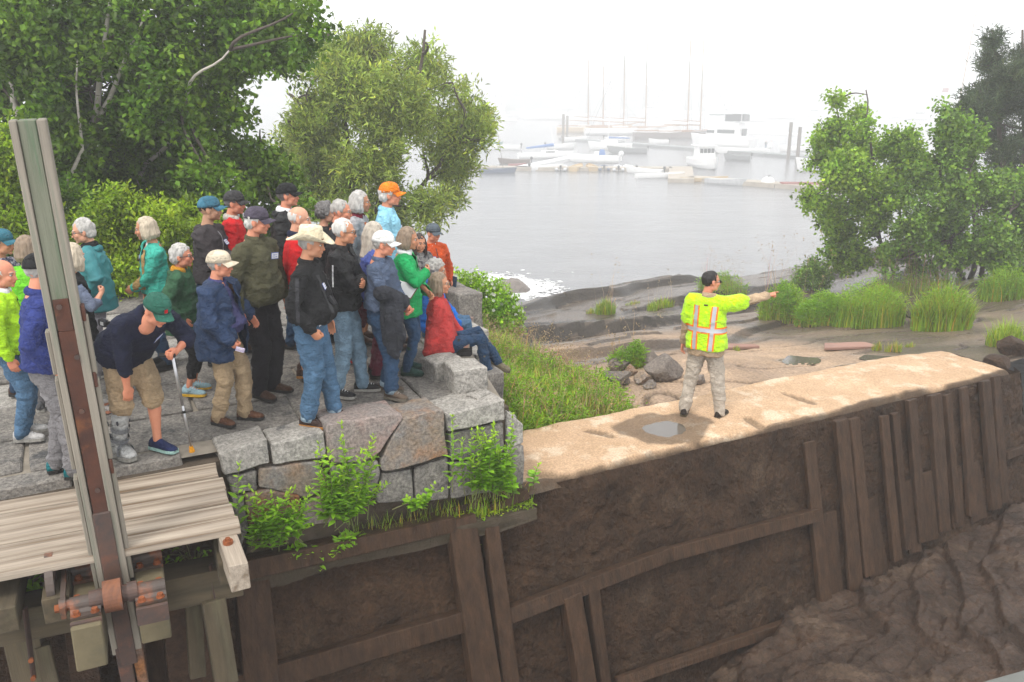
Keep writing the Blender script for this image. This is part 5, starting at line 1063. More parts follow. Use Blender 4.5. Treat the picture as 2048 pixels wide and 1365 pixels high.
    # ---- shoes
    if shoes:
        st_, c1_, c2_ = shoes[:3]
        for sg in (1, -1):
            if shoes[0] == 'none': continue
            A_ = an[sg]; Rz = Matrix.Rotation(R(fy[sg]), 3, 'Z'); pit = Matrix.Identity(3)
            if legs and len(legs[0 if sg == 1 else 1]) > 2 and legs[0 if sg == 1 else 1][1][2] > .16 + (hip-.9*s) and hipz is not None and hipz < .4: pit = Matrix.Rotation(R(18), 3, 'Y')
            fp = lambda x, yy, z: A_ + Rz@pit@Vector((x*s*.97, yy*s, z-.085)); sec = [(-.085,.018,.062,.02),(-.078,.033,.085,.0),(-.045,.037,.115,0),(.0,.038,.118,0),(.045,.041,.098,0),(.09,.046,.075,0),(.135,.049,.062,0),(.175,.042,.052,0),(.20,.022,.038,0)]
            so = empty('shoe' if st_ != 'boot' else 'boot', (0,0,0), parent=root); g = MB(); RS = []
            for x, w_, h_, b_ in sec: RS.append([fp(x, w_*math.copysign(abs(math.cos(a))**.8, math.cos(a)), .018 + (h_-.018)*max(0, math.sin(a))**.75 if math.sin(a) > 0 else .018) for a in [2*math.pi*k/14 for k in range(14)]])
            g.rings(RS)
            if st_ == 'boot': caps(g, [A_+Vector((0,0,.0)), A_.lerp(kn[sg], .35), A_.lerp(kn[sg], .62)], [.048*s,.054*s,.062*s], 14)
            me = g.mesh('upper', c1_, smooth=True); o = link('upper', me, so, False)
            g = MB(); ol = [fp(x, sg2*(w_+.004), 0) for sg2 in (1,) for x, w_, h_, b_ in sec] + [fp(x, -(w_+.004), 0) for x, w_, h_, b_ in sec[::-1]]; up3 = (Rz@pit@Vector((0,0,1)))
            g.rings([ol, [q+up3*.026 for q in ol]]); g.build('sole', c2_, None).parent = so
            if st_ == 'trainer':
                g = MB()
                for k in range(4): x = .045+.025*k; h_ = .097-.011*k; g.tube([fp(x, -.026, h_-.012), fp(x, 0, h_+.004), fp(x, .026, h_-.012)], .0035, 5)
                g.build('laces', shoes[3] if len(shoes) > 3 else M_blk, None).parent = so
    # ---- tops
    if top:
        for L_ in (top if isinstance(top, list) else [top]):
            nm, m_ = L_['name'], L_['mat']; ex = L_.get('ex', 0.0); hem = L_.get('hem', -.02); sl = L_.get('sleeve', 'long'); g = MB(); n = 22; bl_ = L_.get('belly', 0)*1.0
            ex = ex - (.012 if L_.get('inner') else 0); wE = lambda w_: w_*1.06+ex; neck = L_.get('neck', .565)
            RS = []
            hem0 = hem
            if hem < -.10: RS.append(ringt(hem, wE(.178*(.8+.2*G))+L_.get('flare', .02), wE(.135*(.8+.2*G))+L_.get('flare', .02)))
            else: RS.append(ringt(hem, wE(.172*G)*(1 if hem < .02 else .95), wE(.132*G)*(1 if hem < .02 else .97), bl_*.3 if hem > .02 else 0))
            RS += ([] if hem > .02 else [ringt(.03, wE(.170*G), wE(.130*G)+bl_*.3, bl_*.4)]) + [ringt(.14, wE(.157*G), wE(.121*G)+bl_*.6, bl_*.6), ringt(.26, wE(.156*(.5+.5*G)), wE(.118*(.5+.5*G))+bl_*.2, bl_*.3), ringt(.37, wE(.165), wE(.118)), ringt(.45, wE(.155), wE(.102)), ringt(.505, wE(.115), wE(.080), -.005), ringt(.545, .085+ex*.5, .068+ex*.5, -.005), ringt(neck, .062+ex*.3, .058+ex*.3, -.002)]
            g.rings(RS)
            for i, sg in enumerate((1, -1)):
                if L_.get('inner'): break
                a, b, c = sh[sg], el[sg], wr_[sg]; e2 = L_.get('arm', 1.0); r0, r1, r2 = (.070*s+ex*.5)*e2, (.059*s+ex*.55)*e2, (.046*s+ex*.45)*e2
                caps(g, [Vector(TP(-.005, sg*.06, .505)), a], [.058*s+ex*.3, r0*1.02], 12)
                if sl == 'none': continue
                if sl == 'long': e_ = b.lerp(c, .93); caps(g, [a, a.lerp(b, .5), b, b.lerp(e_, .5), e_], [r0, r0*.93, r1, r1*.9, r2], 14)
                elif sl == '34': e_ = b.lerp(c, .35); caps(g, [a, a.lerp(b, .5), b, e_], [r0, r0*.93, r1, r1*.95], 14)
                elif sl == 'short': e_ = a.lerp(b, .72); caps(g, [a, a.lerp(b, .4), e_], [r0, r0*1.0, r0*.98], 14)
            op = L_.get('open'); kf = None
            if op:
                w0, w1, y0 = op     # half width at the collar and at the hem
                def kf(C, w0=w0, w1=w1, y0=y0):
                    Q_ = C-hp; h_ = Q_@tu/s; x_ = Q_@tf/s; y_ = Q_[:, 1]/s - y0; W_ = np.interp(h_, [hem, .52], [w1, w0]); return ~((x_ > .01) & (np.abs(y_) < W_) & (h_ < .62) & (np.abs(y_) < .15)) 
            P, Q, o = garment(nm, g, m_, L_.get('vox', .0155), 2, L_.get('amp', .012)*1.15, L_.get('fr', 8), L_.get('st', 1.3), kf, seed=int(ex*200)+3)
            if op: md = o.modifiers.new('solid', 'SOLIDIFY'); md.thickness = .006; md.offset = -1
            p.P, p.Q = P, Q; p.bvh = BVHTree.FromPolygons([Vector(v) for v in P], [tuple(q) for q in Q]); p.topo = o
            if L_.get('collar'):
                g = MB(); cm = L_['collar']; pts = [TP(.070*math.cos(a)-.004, .070*math.sin(a), .548+.022*(1-math.cos(a))*.6) for a in [R(28+304*k/14) for k in range(15)]]; g.tube([Vector(q) for q in pts], .018*s+ex*.2, 8, flat=1.6); g.build('collar', cm, None, smooth=True).parent = root
            if L_.get('hood'):
                g = MB(); g.ell(TP(-.085,0,.515), (.055*s,.115*s,.05*s), None, n=16, k=10); 
                for sg in (1, -1): caps(g, [Vector(TP(-.07, sg*.07, .53)), Vector(TP(.02, sg*.088, .545)), Vector(TP(.075, sg*.05, .50))], [.030*s,.026*s,.018*s], 8)
                garment('hood', g, L_['hood'], .013, 2, .006)
            if nm in ('jacket', 'rain_jacket', 'fleece', 'hoodie') and not op and not L_.get('zip'): ribbon(p, 'zip', [TP(.1,.0,.50), TP(.1,0,hem+.03)], .014, tf, M_blk if sum(m_['c']) > .15 else mat('zip_grey', (.25,.25,.26), rough=.4, bump=0, rvar=0), .004)
            if nm in ('jacket', 'rain_jacket', 'raincoat', 'fleece'):
                for sg in (1, -1): ribbon(p, 'pocket_flap', [TP(.1,sg*.09,.10), TP(.1,sg*.125,.02)], .022, (tf[0], sg*.5, tf[2]), m_, .008, 6)
            if L_.get('zip'): ribbon(p, 'zip', [TP(.1,.0,.50), TP(.1,0,hem+.03)], .012, tf, L_['zip'], .004)
    if tagp:
        ty, th_ = tagp[:2]; tr_ = tagp[2] if len(tagp) > 2 else 0; bv = p.bvh; O_ = TP(.5, ty, th_); hit = bv.ray_cast(Vector(O_), Vector(-tf), 1.0)
        if hit[0] is not None:
            nn = hit[1]; up = Vector(tu); sx = up.cross(nn).normalized(); up = nn.cross(sx); t = R(tr_); sx, up = sx*math.cos(t)+up*math.sin(t), up*math.cos(t)-sx*math.sin(t); nt_ = empty('name_tag', (0,0,0), parent=root)
            for w_, h_, o_, m_, nm in ((.088,.060,.006,M_tagb,'border'), (.078,.050,.0085,M_wht,'card')):
                g = MB(); c = hit[0]+nn*o_; g.box(c, (w_, h_, .003), Matrix((sx, up, nn)).transposed()); g.build(nm, m_, None).parent = nt_
            g = MB(); rr_ = random.Random(int(ty*1000)+len(label))
            for row in (.009, -.010):
                x = -.028
                while x < .026: w_ = rr_.uniform(.004,.010); g.box(hit[0]+nn*.0105+sx*(x+w_/2)+up*(row+rr_.uniform(-.002,.002)), (w_, rr_.uniform(.004,.009), .001), Matrix((sx, up, nn)).transposed()); x += w_+rr_.uniform(.002,.005)
            g.build('handwriting', M_tagb, None).parent = nt_
    return p
# ---------------------------------------------------------------- the crowd
hG = hairmat('grey', (.42,.40,.37)); hW = hairmat('white', (.66,.64,.60)); hS = hairmat('silver', (.50,.48,.45)); hDG = hairmat('dark_grey', (.16,.15,.145)); hBr = hairmat('brown_grey', (.26,.19,.13)); hBl = hairmat('ash_blonde', (.56,.47,.35)); hDk = hairmat('dark_brown', (.045,.025,.018)); hBk = hairmat('black', (.018,.014,.013)); hLB = hairmat('long_ash', (.50,.44,.36))
C = cloth
jM = C('jeans_mid', (.085,.17,.28), .6); jL = C('jeans_light', (.19,.29,.38), .62); jD = C('jeans_dark', (.022,.055,.115), .6); jI = C('jeans_indigo', (.03,.07,.14), .6); cuffM = C('turned_cuff', (.32,.42,.50))
kh = C('khaki', (.40,.29,.175), .75); blkC = C('black_cloth', (.012,.012,.013), .8); blkT = C('black_trousers', (.014,.012,.016), .8); gryT = C('grey_trousers', (.21,.20,.205), .75); nv = C('navy', (.012,.016,.045)); chT = C('stone_trousers', (.52,.45,.37), .8)
brn = C('brown_leather', (.075,.035,.02), rough=.5); tns = C('tan_sole', (.50,.22,.05), rough=.7); bks = C('dark_sole', (.03,.028,.026), rough=.7); gys = C('grey_sole', (.40,.38,.34), rough=.7); shB = C('black_trainer', (.02,.02,.022), rough=.6); shG = C('grey_trainer', (.10,.10,.105), rough=.6); hikB = C('hiking_brown', (.12,.085,.06), rough=.7)
P_ = {}
def tp(name, m, **k): return dict(name=name, mat=m, **k)
GT_ = 'people standing on the stone quay'
# 26 man in blue pullover behind the post
P_['blue'] = person('man in a bright blue pullover and black cap behind the gate stem', (80,506), 6.15, 25, group=GT_, girth=1.05, skin='ruddy', hyaw=40, hpitch=4, hair=('short', hG), hat=('cap', blkC),
    top=tp('pullover', C('royal_blue', (.03,.045,.19)), collar=C('royal_blue', (.03,.045,.19)), ex=.012, amp=.014), bottom=(gryT, 'long', 1.12, None), arms=('hang','pocket'), shoes=('trainer', C('teal_shoe', (.01,.16,.18)), bks, C('teal_lace', (.05,.5,.5))), feet=(-.05,.08))
# 27 bald man in neon
person('bald old man in a neon yellow jacket and blue jeans at the left edge', (8,520), 6.75, 20, group=GT_, girth=1.1, skin='ruddy', hyaw=0, hpitch=6, hair=('balding', hW), top=tp('jacket', C('neon_yellow', (.48,.85,.02)), ex=.015, collar=M_wht), bottom=(jM,'long',1.1,None), arms=('hang','hang'), shoes=('trainer', C('white_shoe', (.62,.60,.58)), gys, M_wht))
person('smiling man in a teal cap and plaid shirt at the far left edge', (4,460), 7.6, 0, group=GT_, skin='tan', hair=('short', hDG), hat=('cap', C('teal_cap', (.035,.14,.19))), smile=1, top=tp('plaid_shirt', C('plaid_navy', (.06,.06,.12), c3=(.45,.43,.45), s3=26, t3=.5, w3=.05)), bottom=(jD,'long',1,None), arms=('hang','hang'), shoes=('shoe', brn, bks), hpitch=4)
person('brown-haired person in a lime green jacket turned away behind the gate stem', (50,470), 7.35, 110, group=GT_, fem=1, hyaw=100, hair=('bob', hBr), top=tp('jacket', C('lime_green', (.18,.62,.03)), ex=.012), bottom=(gryT,'long',1,None), shoes=('trainer', shG, gys))
P_['cam'] = person('blonde-haired woman in a black vest just right of the gate stem', (148,487), 7.3, 30, group=GT_, fem=1, skin='fair', hyaw=65, hpitch=4, hair=('bobl', hBl), top=[tp('shirt', C('grey_blue_top', (.16,.19,.27)), sleeve='34'), tp('vest', blkC, ex=.022, hem=-.12, sleeve='none', open=(.04,.10,0))], bottom=(gryT,'long',1.0,None), arms=('hang','chest'), hands=('relax','grip'), shoes=('trainer', C('pale_shoe', (.50,.46,.43)), C('peach_sole', (.6,.25,.15)), M_wht))
person('grey-haired woman in glasses and a spotted teal raincoat facing left', (158,439), 8.1, 195, group=GT_, fem=1, hyaw=205, hpitch=8, hair=('thick', hS), glasses='dark', tagp=(.09,.33,-12), top=tp('raincoat', mat('cloth_teal_dots', (.045,.22,.235), (.035,.18,.20), scale=5, rough=.7, bump=.4, bscale=13, bdist=.022, rvar=0, c3=(.55,.66,.66), s3=38, t3=.67, w3=.02, det=2), ex=.028, hem=-.16, hood=C('teal', (.04,.20,.215)), collar=blkC, fr=7), bottom=(C('lilac_trousers', (.42,.40,.45)),'long',.95,None), arms=('pocket','pocket'), shoes=('trainer', shG, gys, M_wht))
P_['tur'] = person('smiling woman in a turquoise cardigan over a white top facing left', (284,435), 8.35, 215, group=GT_, fem=1, skin='tan', hyaw=190, hpitch=5, smile=1, hair=('bob', hBl), tagp=(-.075,.37,-14), top=[tp('shirt', M_wht, neck=.57, sleeve='none', inner=1, hem=-.02), tp('cardigan', C('turquoise', (.06,.47,.36), .8), ex=.016, open=(.062,-.12,0))], bottom=(jI,'long',.95,None), arms=('clasp','hang'), shoes=('shoe', blkC, bks))
# 22 bending man
A_ = lambda px, py, z: PZ(px, py, z)
bb = np.array([*PZ(276,905,5.09)[:2], 5.10])
P_['bend'] = person('man in a green cap bending on a crutch with one grey walking boot', None, 0, -38, base=bb, H=1.76, group=GT_, girth=1.12, lean=R(52), skin='ruddy', hyaw=-30, hpitch=32, hair=('short', hG), hat=('cap', C('green_cap', (.025,.13,.09))), hipz=.90, tagp=(.1,.37),
    top=tp('polo_shirt', C('navy_polo', (.010,.013,.035), amp=0) if False else C('navy_polo', (.010,.013,.035)), sleeve='34', ex=.012, collar=C('navy_polo', (.010,.013,.035))), bottom=(kh,'shorts',1.12,None), arms=(((.50,.16,.93),(.1,.4,-.8),(0,-1,0)), ((.26,-.15,.56),(.2,-.4,-.9),(-1,.2,0))), hands=('grip','relax'), shoes=('none',)+(None,)*3, stance=.13, feet=(.10,-.04))
# 21
person('grey-haired woman in a green raincoat, cropped trousers and pale blue shoes', (366,489), 7.75, 5, group=GT_, fem=1, skin='ruddy', girth=1.08, hair=('thick', hS), glasses='dark', top=tp('raincoat', C('forest_green', (.035,.105,.05)), ex=.03, hem=-.17, hood=C('forest_green', (.035,.105,.05)), collar=C('mustard', (.62,.29,.02)), fr=7), bottom=(blkC,'crop',1,None), arms=('pocket','pocket'), shoes=('trainer', C('ice_blue', (.34,.50,.56)), C('yellow_sole', (.75,.45,.05)), C('orange_lace', (.6,.2,.1))))
# 20
P_['navy'] = person('man in a cream cap and open navy raincoat over a purple polo, holding a phone', (441,503), 7.15, -12, group=GT_, girth=1.2, skin='ruddy', hyaw=5, hpitch=3, hair=('short', hG), hat=('cap', C('cream_cap', (.62,.53,.40), .85)), glasses='gold', tagp=(.045,.42,-6),
    top=[tp('polo_shirt', C('purple_blue', (.065,.065,.17)), sleeve='none', inner=1, hem=.05, belly=.07, collar=C('purple_blue', (.065,.065,.17))), tp('raincoat', C('navy_rain', (.022,.045,.105), rough=.6), ex=.045, hem=-.21, open=(.055,.13,0), hood=C('navy_rain', (.022,.045,.105), rough=.6), amp=.016, fr=6)], bottom=(kh,'long',1.1,None), arms=(((.10,.34,.90),(-.5,.5,0),(0,-1,0)),((.19,-.20,.83),(-.6,-.5,0),(0,1,0))), hands=('relax','grip'), shoes=('trainer', C('hiker_rust', (.13,.06,.035)), bks, brn), feet=(.10,-.06))
# 18, 19, 17
person('young dark-haired man in a charcoal hoodie and teal cap with folded arms', (420,393), 8.5, -8, group=GT_, skin='olive', hyaw=10, hair=('short', hBk), brow='dark', beard=2, hat=('cap', C('teal_cap2', (.05,.17,.25))), tagp=(.09,.37), top=tp('hoodie', C('charcoal', (.05,.042,.045)), ex=.018, hood=C('charcoal', (.05,.042,.045))), bottom=(jD,'long',1.0,None), arms=('crossed','crossed2'), shoes=('shoe', blkC, bks))
person('grey-bearded man in a red jacket with a pale collar and dark grey cap', (470,382), 8.95, 12, group=GT_, skin='ruddy', beard=1, hyaw=0, hpitch=4, hair=('short', hDG), hat=('cap', C('dark_grey_cap', (.045,.043,.045))), top=tp('jacket', C('bright_red', (.62,.012,.015)), ex=.02, collar=C('oat', (.55,.50,.44))), bottom=(blkC,'long',1.0,None), shoes=('shoe', brn, bks))
person('older man in an olive sweatshirt and faded navy cap with white name tag', (514,413), 7.75, -22, group=GT_, girth=1.12, skin='ruddy', hyaw=-2, hpitch=6, hair=('thick', hW), hat=('cap', C('faded_navy', (.085,.07,.10))), tagp=(.085,.40,-5), top=tp('sweatshirt', C('olive', (.085,.080,.042)), ex=.014, belly=.03, collar=C('olive', (.085,.080,.042))), bottom=(blkT,'long',1.12,None), arms=('hang','hang'), shoes=('shoe', brn, bks))
# 15 cowboy
P_['cow'] = person('man in a cream cowboy hat, black shirt with braces and turned-up blue jeans', (624,458), 7.2, -6, group=GT_, girth=1.16, skin='tan', beard=3, hyaw=3, hpitch=6, hair=('short', hG), hat=('cowboy', C('straw', (.80,.70,.50), .9), C('tan_band', (.28,.13,.05))), tagp=(-.03,.36,-2), top=tp('shirt', blkC, ex=.010, hem=.045, belly=.05, collar=blkC), bottom=(jM,'long',1.12,cuffM), arms=('hang',((.09,-.23,.93),(-.7,-.6,0),(.1,1,0))), hands=('relax','grip'), shoes=('shoe', C('brown_slip', (.06,.035,.028)), tns), feet=(.13,-.05))
# 16, 14, 12, 11, 10
person('tall man in a black cap and black rain jacket behind the cowboy hat', (576,366), 9.1, 5, group=GT_, skin='ruddy', hyaw=2, hpitch=-2, hair=('short', hDG), hat=('cap', blkC), beard=0, top=tp('rain_jacket', C('black_shell', (.014,.014,.015), rough=.5), ex=.022, hood=C('black_shell', (.014,.014,.015), rough=.5), collar=M_wht), bottom=(jD,'long',1.0,None), arms=('hang','hang'), shoes=('shoe', brn, bks))
person('balding white-haired man in a red and navy jacket half hidden by the cowboy hat', (600,412), 8.3, 12, group=GT_, skin='fair', hyaw=10, hpitch=5, hair=('balding', hW), top=[tp('jacket', C('red_jacket', (.62,.012,.015)), ex=.02, collar=nv)], bottom=(kh,'shorts',1.0,None), shoes=('shoe', brn, tns))
person('person with curly dark grey hair mostly hidden behind the bald man', (655,405), 9.3, 10, group=GT_, fem=1, hyaw=15, hair=('curly', hDG), top=tp('jacket', blkC, ex=.01), bottom=(blkC,'long',1.0,None), shoes=('shoe', blkC, bks))
person('man with grey hair behind the white-haired man', (684,398), 8.75, 5, group=GT_, skin='ruddy', hyaw=0, hpitch=5, hair=('short', hG), glasses='gold', top=tp('jacket', C('black_fleece', (.02,.02,.022)), ex=.01, collar=blkC), bottom=(jI,'long',1.0,None), shoes=('trainer', shG, C('red_sole', (.5,.05,.05)), M_wht))
P_['scarf'] = person('woman with a silver bob, burgundy scarf and pale grey jacket', (722,381), 9.3, -5, group=GT_, fem=1, skin='tan', hyaw=8, hpitch=2, hair=('bob', hS), top=tp('jacket', C('pale_grey', (.42,.41,.42)), ex=.02, collar=C('burgundy', (.17,.012,.03))), bottom=(C('burgundy_trousers', (.08,.01,.02)),'crop',1.0,None), shoes=('shoe', brn, bks))
# 13
P_['white'] = person('white-haired man in dark glasses and black jacket with arms folded', (690,436), 7.85, -4, group=GT_, girth=1.02, skin='tan', hyaw=2, hpitch=4, hair=('short', hW), glasses='dark', top=[tp('tee', C('grey_tee', (.10,.10,.11)), sleeve='none', inner=1), tp('jacket', C('black_jacket', (.013,.013,.014), rough=.6), ex=.022, open=(.045,-.2,0), collar=C('black_jacket', (.013,.013,.014)))], bottom=(jL,'long',1.02,None), arms=('crossed','crossed2'), shoes=('trainer', shB, gys, M_wht), feet=(.12,-.08))
# 9
person('tall man in an orange cap and light blue shirt standing at the back', (781,364), 9.2, -2, group=GT_, girth=1.08, skin='ruddy', hyaw=2, hpitch=2, hair=('thick', hW), glasses='gold', hat=('cap', C('orange', (.88,.23,.015), .85)), tagp=(.08,.36), top=tp('shirt', C('sky_blue', (.30,.62,.78), .85), ex=.014, hem=.05, collar=C('sky_blue', (.30,.62,.78), .85)), bottom=(kh,'long',1.0,None), arms=('hang','hang'), shoes=('shoe', brn, bks))
person('woman with long ash-grey hair and a blue-violet top behind the white cap', (752,444), 8.35, 15, group=GT_, fem=1, hyaw=20, hpitch=5, hair=('long', hLB), top=tp('top', C('violet_blue', (.09,.13,.42)), ex=.01), bottom=(C('maroon', (.12,.01,.03)),'long',1.0,None), shoes=('shoe', blkC, bks))
# 7
P_['wcap'] = person('man in a white cap with a dark jacket over his arm', (770,463), 7.85, -14, group=GT_, girth=1.06, skin='ruddy', hyaw=0, hpitch=7, hair=('short', hG), glasses='gold', hat=('cap', C('white_cap', (.75,.74,.71), .9)), top=tp('shirt', C('slate_shirt', (.085,.115,.18), .8), ex=.010, hem=.045, collar=C('slate_shirt', (.085,.115,.18), .8)), bottom=(jI,'long',1.1,cuffM), arms=('clasp','clasp'), hands=('soft','soft'), shoes=('trainer', hikB, C('brown_grey_sole', (.16,.14,.11)), gys), feet=(-.03,.10))
# 6
P_['green'] = person('woman in a vivid green raincoat and wellington boots holding a clipboard', (820,455), 8.45, 2, group=GT_, fem=1, girth=1.08, skin='tan', hyaw=0, hpitch=8, hair=('bob', hBr), top=[tp('vest', nv, sleeve='none', inner=1, collar=nv), tp('raincoat', C('kelly_green', (.01,.36,.10)), ex=.03, hem=-.19, open=(.06,.05,0), collar=M_wht, fr=6)], bottom=(jI,'long',.9,None), arms=('clasp','chest'), hands=('soft','soft'), shoes=('boot', C('wellington_green', (.015,.06,.045), rough=.35), C('wellington_sole', (.01,.04,.03))))
# 5, 4
person('smiling dark-haired young woman in a grey plaid shirt standing beyond the clipboard', (841,470), 10.6, -55, ground=4.86, group='pair standing at the far corner of the quay', fem=1, skin='tan', hyaw=-60, hpitch=2, smile=1, brow='dark', hair=('long', hDk), tagp=(.08,.34), top=tp('plaid_shirt', C('grey_plaid', (.25,.24,.23), c3=(.05,.05,.055), s3=22, t3=.52, w3=.05)), bottom=(jI,'long',1.0,None), shoes=('shoe', brn, bks))
P_['oj'] = person('man in an orange jacket holding a notebook at the far corner of the quay', (868,449), 10.9, -50, ground=4.78, group='pair standing at the far corner of the quay', skin='ruddy', hyaw=-42, hpitch=6, hair=('short', hDG), hat=('cap', C('slate_cap', (.09,.11,.13))), tagp=(-.08,.36), top=[tp('shirt', M_wht, hem=-.10, ex=.004, sleeve='none', inner=1), tp('jacket', C('burnt_orange', (.62,.085,.015)), ex=.016, hood=C('burnt_orange', (.62,.085,.015)), zip=M_blk)], bottom=(C('brown_grey_trousers', (.17,.15,.13)),'long',1.0,None), arms=('hang','hang'), shoes=('shoe', brn, bks))
# seated women
sb = PZ(866,716,5.2); 
P_['red'] = person('woman in a red fleece sitting on the edge stones with her legs over the side', None, 0, 4, base=[sb[0]+.10, sb[1], 5.26], H=1.66, hipz=.095, group='women sitting on the quay edge', fem=1, skin='tan', lean=-.06, hyaw=0, hair=('bobl', hBr), girth=1.08, top=tp('fleece', C('coral_red', (.58,.055,.05)), ex=.020, collar=C('coral_red', (.58,.055,.05)), hem=-.07), bottom=(jD,'long',.92,None), glasses='gold',
    arms=(((.22,.16,.14),(0,.8,-.4),(0,0,-1)), ((-.16,-.22,.02),(-.8,-.5,.1),(.3,-.2,-1))), hands=('relax','flat'), shoes=('boot', C('olive_boot', (.16,.135,.085), rough=.6), C('olive_sole', (.12,.10,.065))), legs=[((.40,.10,.20),(.60,.08,-.13),-10), ((.41,-.10,.18),(.50,-.06,-.24),0)])
sb2 = PZ(846,690,5.2)
person('grey-haired woman in a bright blue jacket sitting behind the red fleece', None, 0, 8, base=[sb2[0]+.09, sb2[1]+.25, 5.24], H=1.68, hipz=.10, group='women sitting on the quay edge', fem=1, skin='tan', lean=.05, hyaw=0, hpitch=6, hair=('curly', hG), girth=1.0, top=tp('jacket', C('cobalt', (.01,.16,.62)), ex=.018, collar=C('cobalt', (.01,.16,.62))), bottom=(jM,'long',.92,None), arms=(((.3,.14,.16),(0,.8,-.4),(0,0,-1)), ((.3,-.14,.16),(0,-.8,-.4),(0,0,-1))), shoes=('shoe', brn, bks), legs=[((.41,.09,.16),(.47,.09,-.25),0), ((.40,-.09,.15),(.45,-.09,-.26),0)])
# the pointing man
tanS = C('tan_work_shirt', (.50,.36,.235), .75); vb = (PZ(1373,829,4.2)+PZ(1433,834,4.2))/2; pyw = 62
vsv = C('hi_vis_lime', (.50,.88,.0), .92, sheen=.2)
P_['vest'] = pv = person('man in a lime hi-vis vest and stone trousers pointing right from the dam top', None, 0, pyw, base=[vb[0], vb[1], 4.195], H=1.80, skin='ruddy', girth=1.04, hyaw=14, hpitch=0, hair=('short', hBk), brow='dark', glasses='sun', lean=.0,
    top=[tp('shirt', tanS, ex=.006, hem=-.13, flare=.01, collar=tanS), tp('vest', vsv, ex=.030, hem=-.06, sleeve='short', arm=1.18, amp=.010, vox=.013)], bottom=(chT,'long',1.06,None),
    arms=(((.05,.30,.86),(-.5,.5,0),(0,-1,0)), ((.36,-.60,1.50),(.1,.3,-.9),(0,.2,-1))), hands=('relax','point'), shoes=('trainer', C('dark_work_shoe', (.035,.025,.02)), C('work_sole', (.11,.085,.05)), blkC), stance=.2, feet=(-.05,.06))
# ---------------------------------------------------------------- details worn and carried
M_tape = mat('reflective_tape', (.42,.43,.45), (.36,.37,.39), rough=.35, bump=.1, rvar=0, spec=.6, metal=.2); M_otape = mat('orange_tape', (.92,.22,.01), rough=.6, bump=0, rvar=0)
TP = pv.TP; bk = (-1, 0, 0)
def tape(pts, w_, d): ribbon(pv, 'tape_edge', pts, w_+.036, d, M_otape, .004); ribbon(pv, 'reflective_tape', pts, w_, d, M_tape, .0075)
tape([TP(-.2,.105,.46), TP(-.2,.095,-.05)], .042, bk); tape([TP(-.2,-.105,.46), TP(-.2,-.095,-.05)], .042, bk)
rad = lambda pp: (pp[0]-TP(0,0,0)[0], pp[1], 0)
tape([TP(.26*math.cos(a), .26*math.sin(a), .175-.012*math.cos(a)) for a in [R(q) for q in range(85, 276, 5)]], .045, rad)
tape([TP(.26*math.cos(a), .26*math.sin(a), .17) for a in [R(q) for q in range(-85, 86, 5)]], .045, rad)
for sg in (1, -1):
    a, b = pv.sh[sg], pv.el[sg]; c = a.lerp(b, .60); ax_ = (b-a).normalized(); e1 = ax_.cross(Vector((0,0,1)) if abs(ax_.z) < .9 else Vector((1,0,0))).normalized(); e2 = ax_.cross(e1)
    for nm, w_, m_, rr_ in (('tape_edge', .072, M_otape, .083), ('reflective_tape', .045, M_tape, .0865)):
        g = MB(); g.tube([c-ax_*w_/2, c+ax_*w_/2], rr_, 22, cap=False); g.build(nm, m_, None, smooth=True).parent = pv.root
g = MB(); h = pv.bvh.ray_cast(Vector(TP(-.5,0,.47)), Vector((1,0,0)), 1); g.box(h[0]+Vector((-.006,0,0)), (.004,.045,.018)); g.build('label_patch', brn, None).parent = pv.root
# cowboy's braces, radio; others
pc = P_['cow']; TP = pc.TP
ribbon(pc, 'brace', [TP(.2,-.085,.47), TP(.2,-.085,.03)], .035, (1,0,0), M_blk, .006); ribbon(pc, 'brace', [TP(.2,.085,.47), TP(.2,.085,.03)], .035, (1,0,0), M_blk, .006); ribbon(pc, 'brace', [TP(0,-.3,.47), TP(0,-.3,.06)], .03, (.25,-1,0), C('dark_grey_brace', (.04,.04,.045)), .006)
def onchest(p, y_, h_, size, m, name, d=(1,0,0), off=.01):
    hh = p.bvh.ray_cast(Vector(p.TP(.6, y_, h_)), Vector((-1,0,0)), 1.2)
    if hh[0] is None: return
    nn = hh[1]; up = Vector((0,0,1)); sx = up.cross(nn).normalized(); g = MB(); g.box(hh[0]+nn*(size[2]/2+off-.008), size, Matrix((sx, nn.cross(sx), nn)).transposed()); g.build(name, m, None, bevel=.003).parent = p.root
onchest(pc, -.02, .24, (.05,.085,.03), M_blk, 'radio'); onchest(pc, -.085, .05, (.03,.05,.012), M_metal, 'brace_clip')
pm = P_['white']; ribbon(pm, 'piping', [pm.TP(0,-.3,.44), pm.TP(0,-.3,.22)], .012, (.35,-1,0), M_wht, .005)
ps = P_['scarf']; ribbon(ps, 'strap', [ps.TP(.2,-.11,.50), ps.TP(.2,-.11,.25)], .05, (1,-.6,0), C('strap_orange', (.75,.18,.04)), .007)
pr = P_['red']; ribbon(pr, 'bag_strap', [pr.TP(.25,-.12,.50), pr.TP(.25,.0,.28), pr.TP(.25,.05,.1)], .02, (1,-.8,0), M_blk, .007)
pcm = P_['cam']; ribbon(pcm, 'camera_strap', [pcm.TP(-.2,.08,.50), pcm.TP(-.2,-.12,.25)], .03, (-1,-.3,0), M_blk, .008)
pt = P_['tur']; ribbon(pt, 'necklace', [pt.TP(.3,-.05,.53), pt.TP(.3,.0,.38), pt.TP(.3,.05,.53)], .006, (1,0,0), brn, .012); g = MB(); q_ = pt.TP(.16,0,.375); g.ell(q_, (.012,.012,.016)); g.build('pendant', brn, None).parent = pt.root
ribbon(pt, 'bag_strap', [pt.TP(.25,.11,.50), pt.TP(.25,.12,.05)], .07, (1,.3,0), C('woven_tan', (.42,.27,.10)), .008)
pn = P_['blue']; 
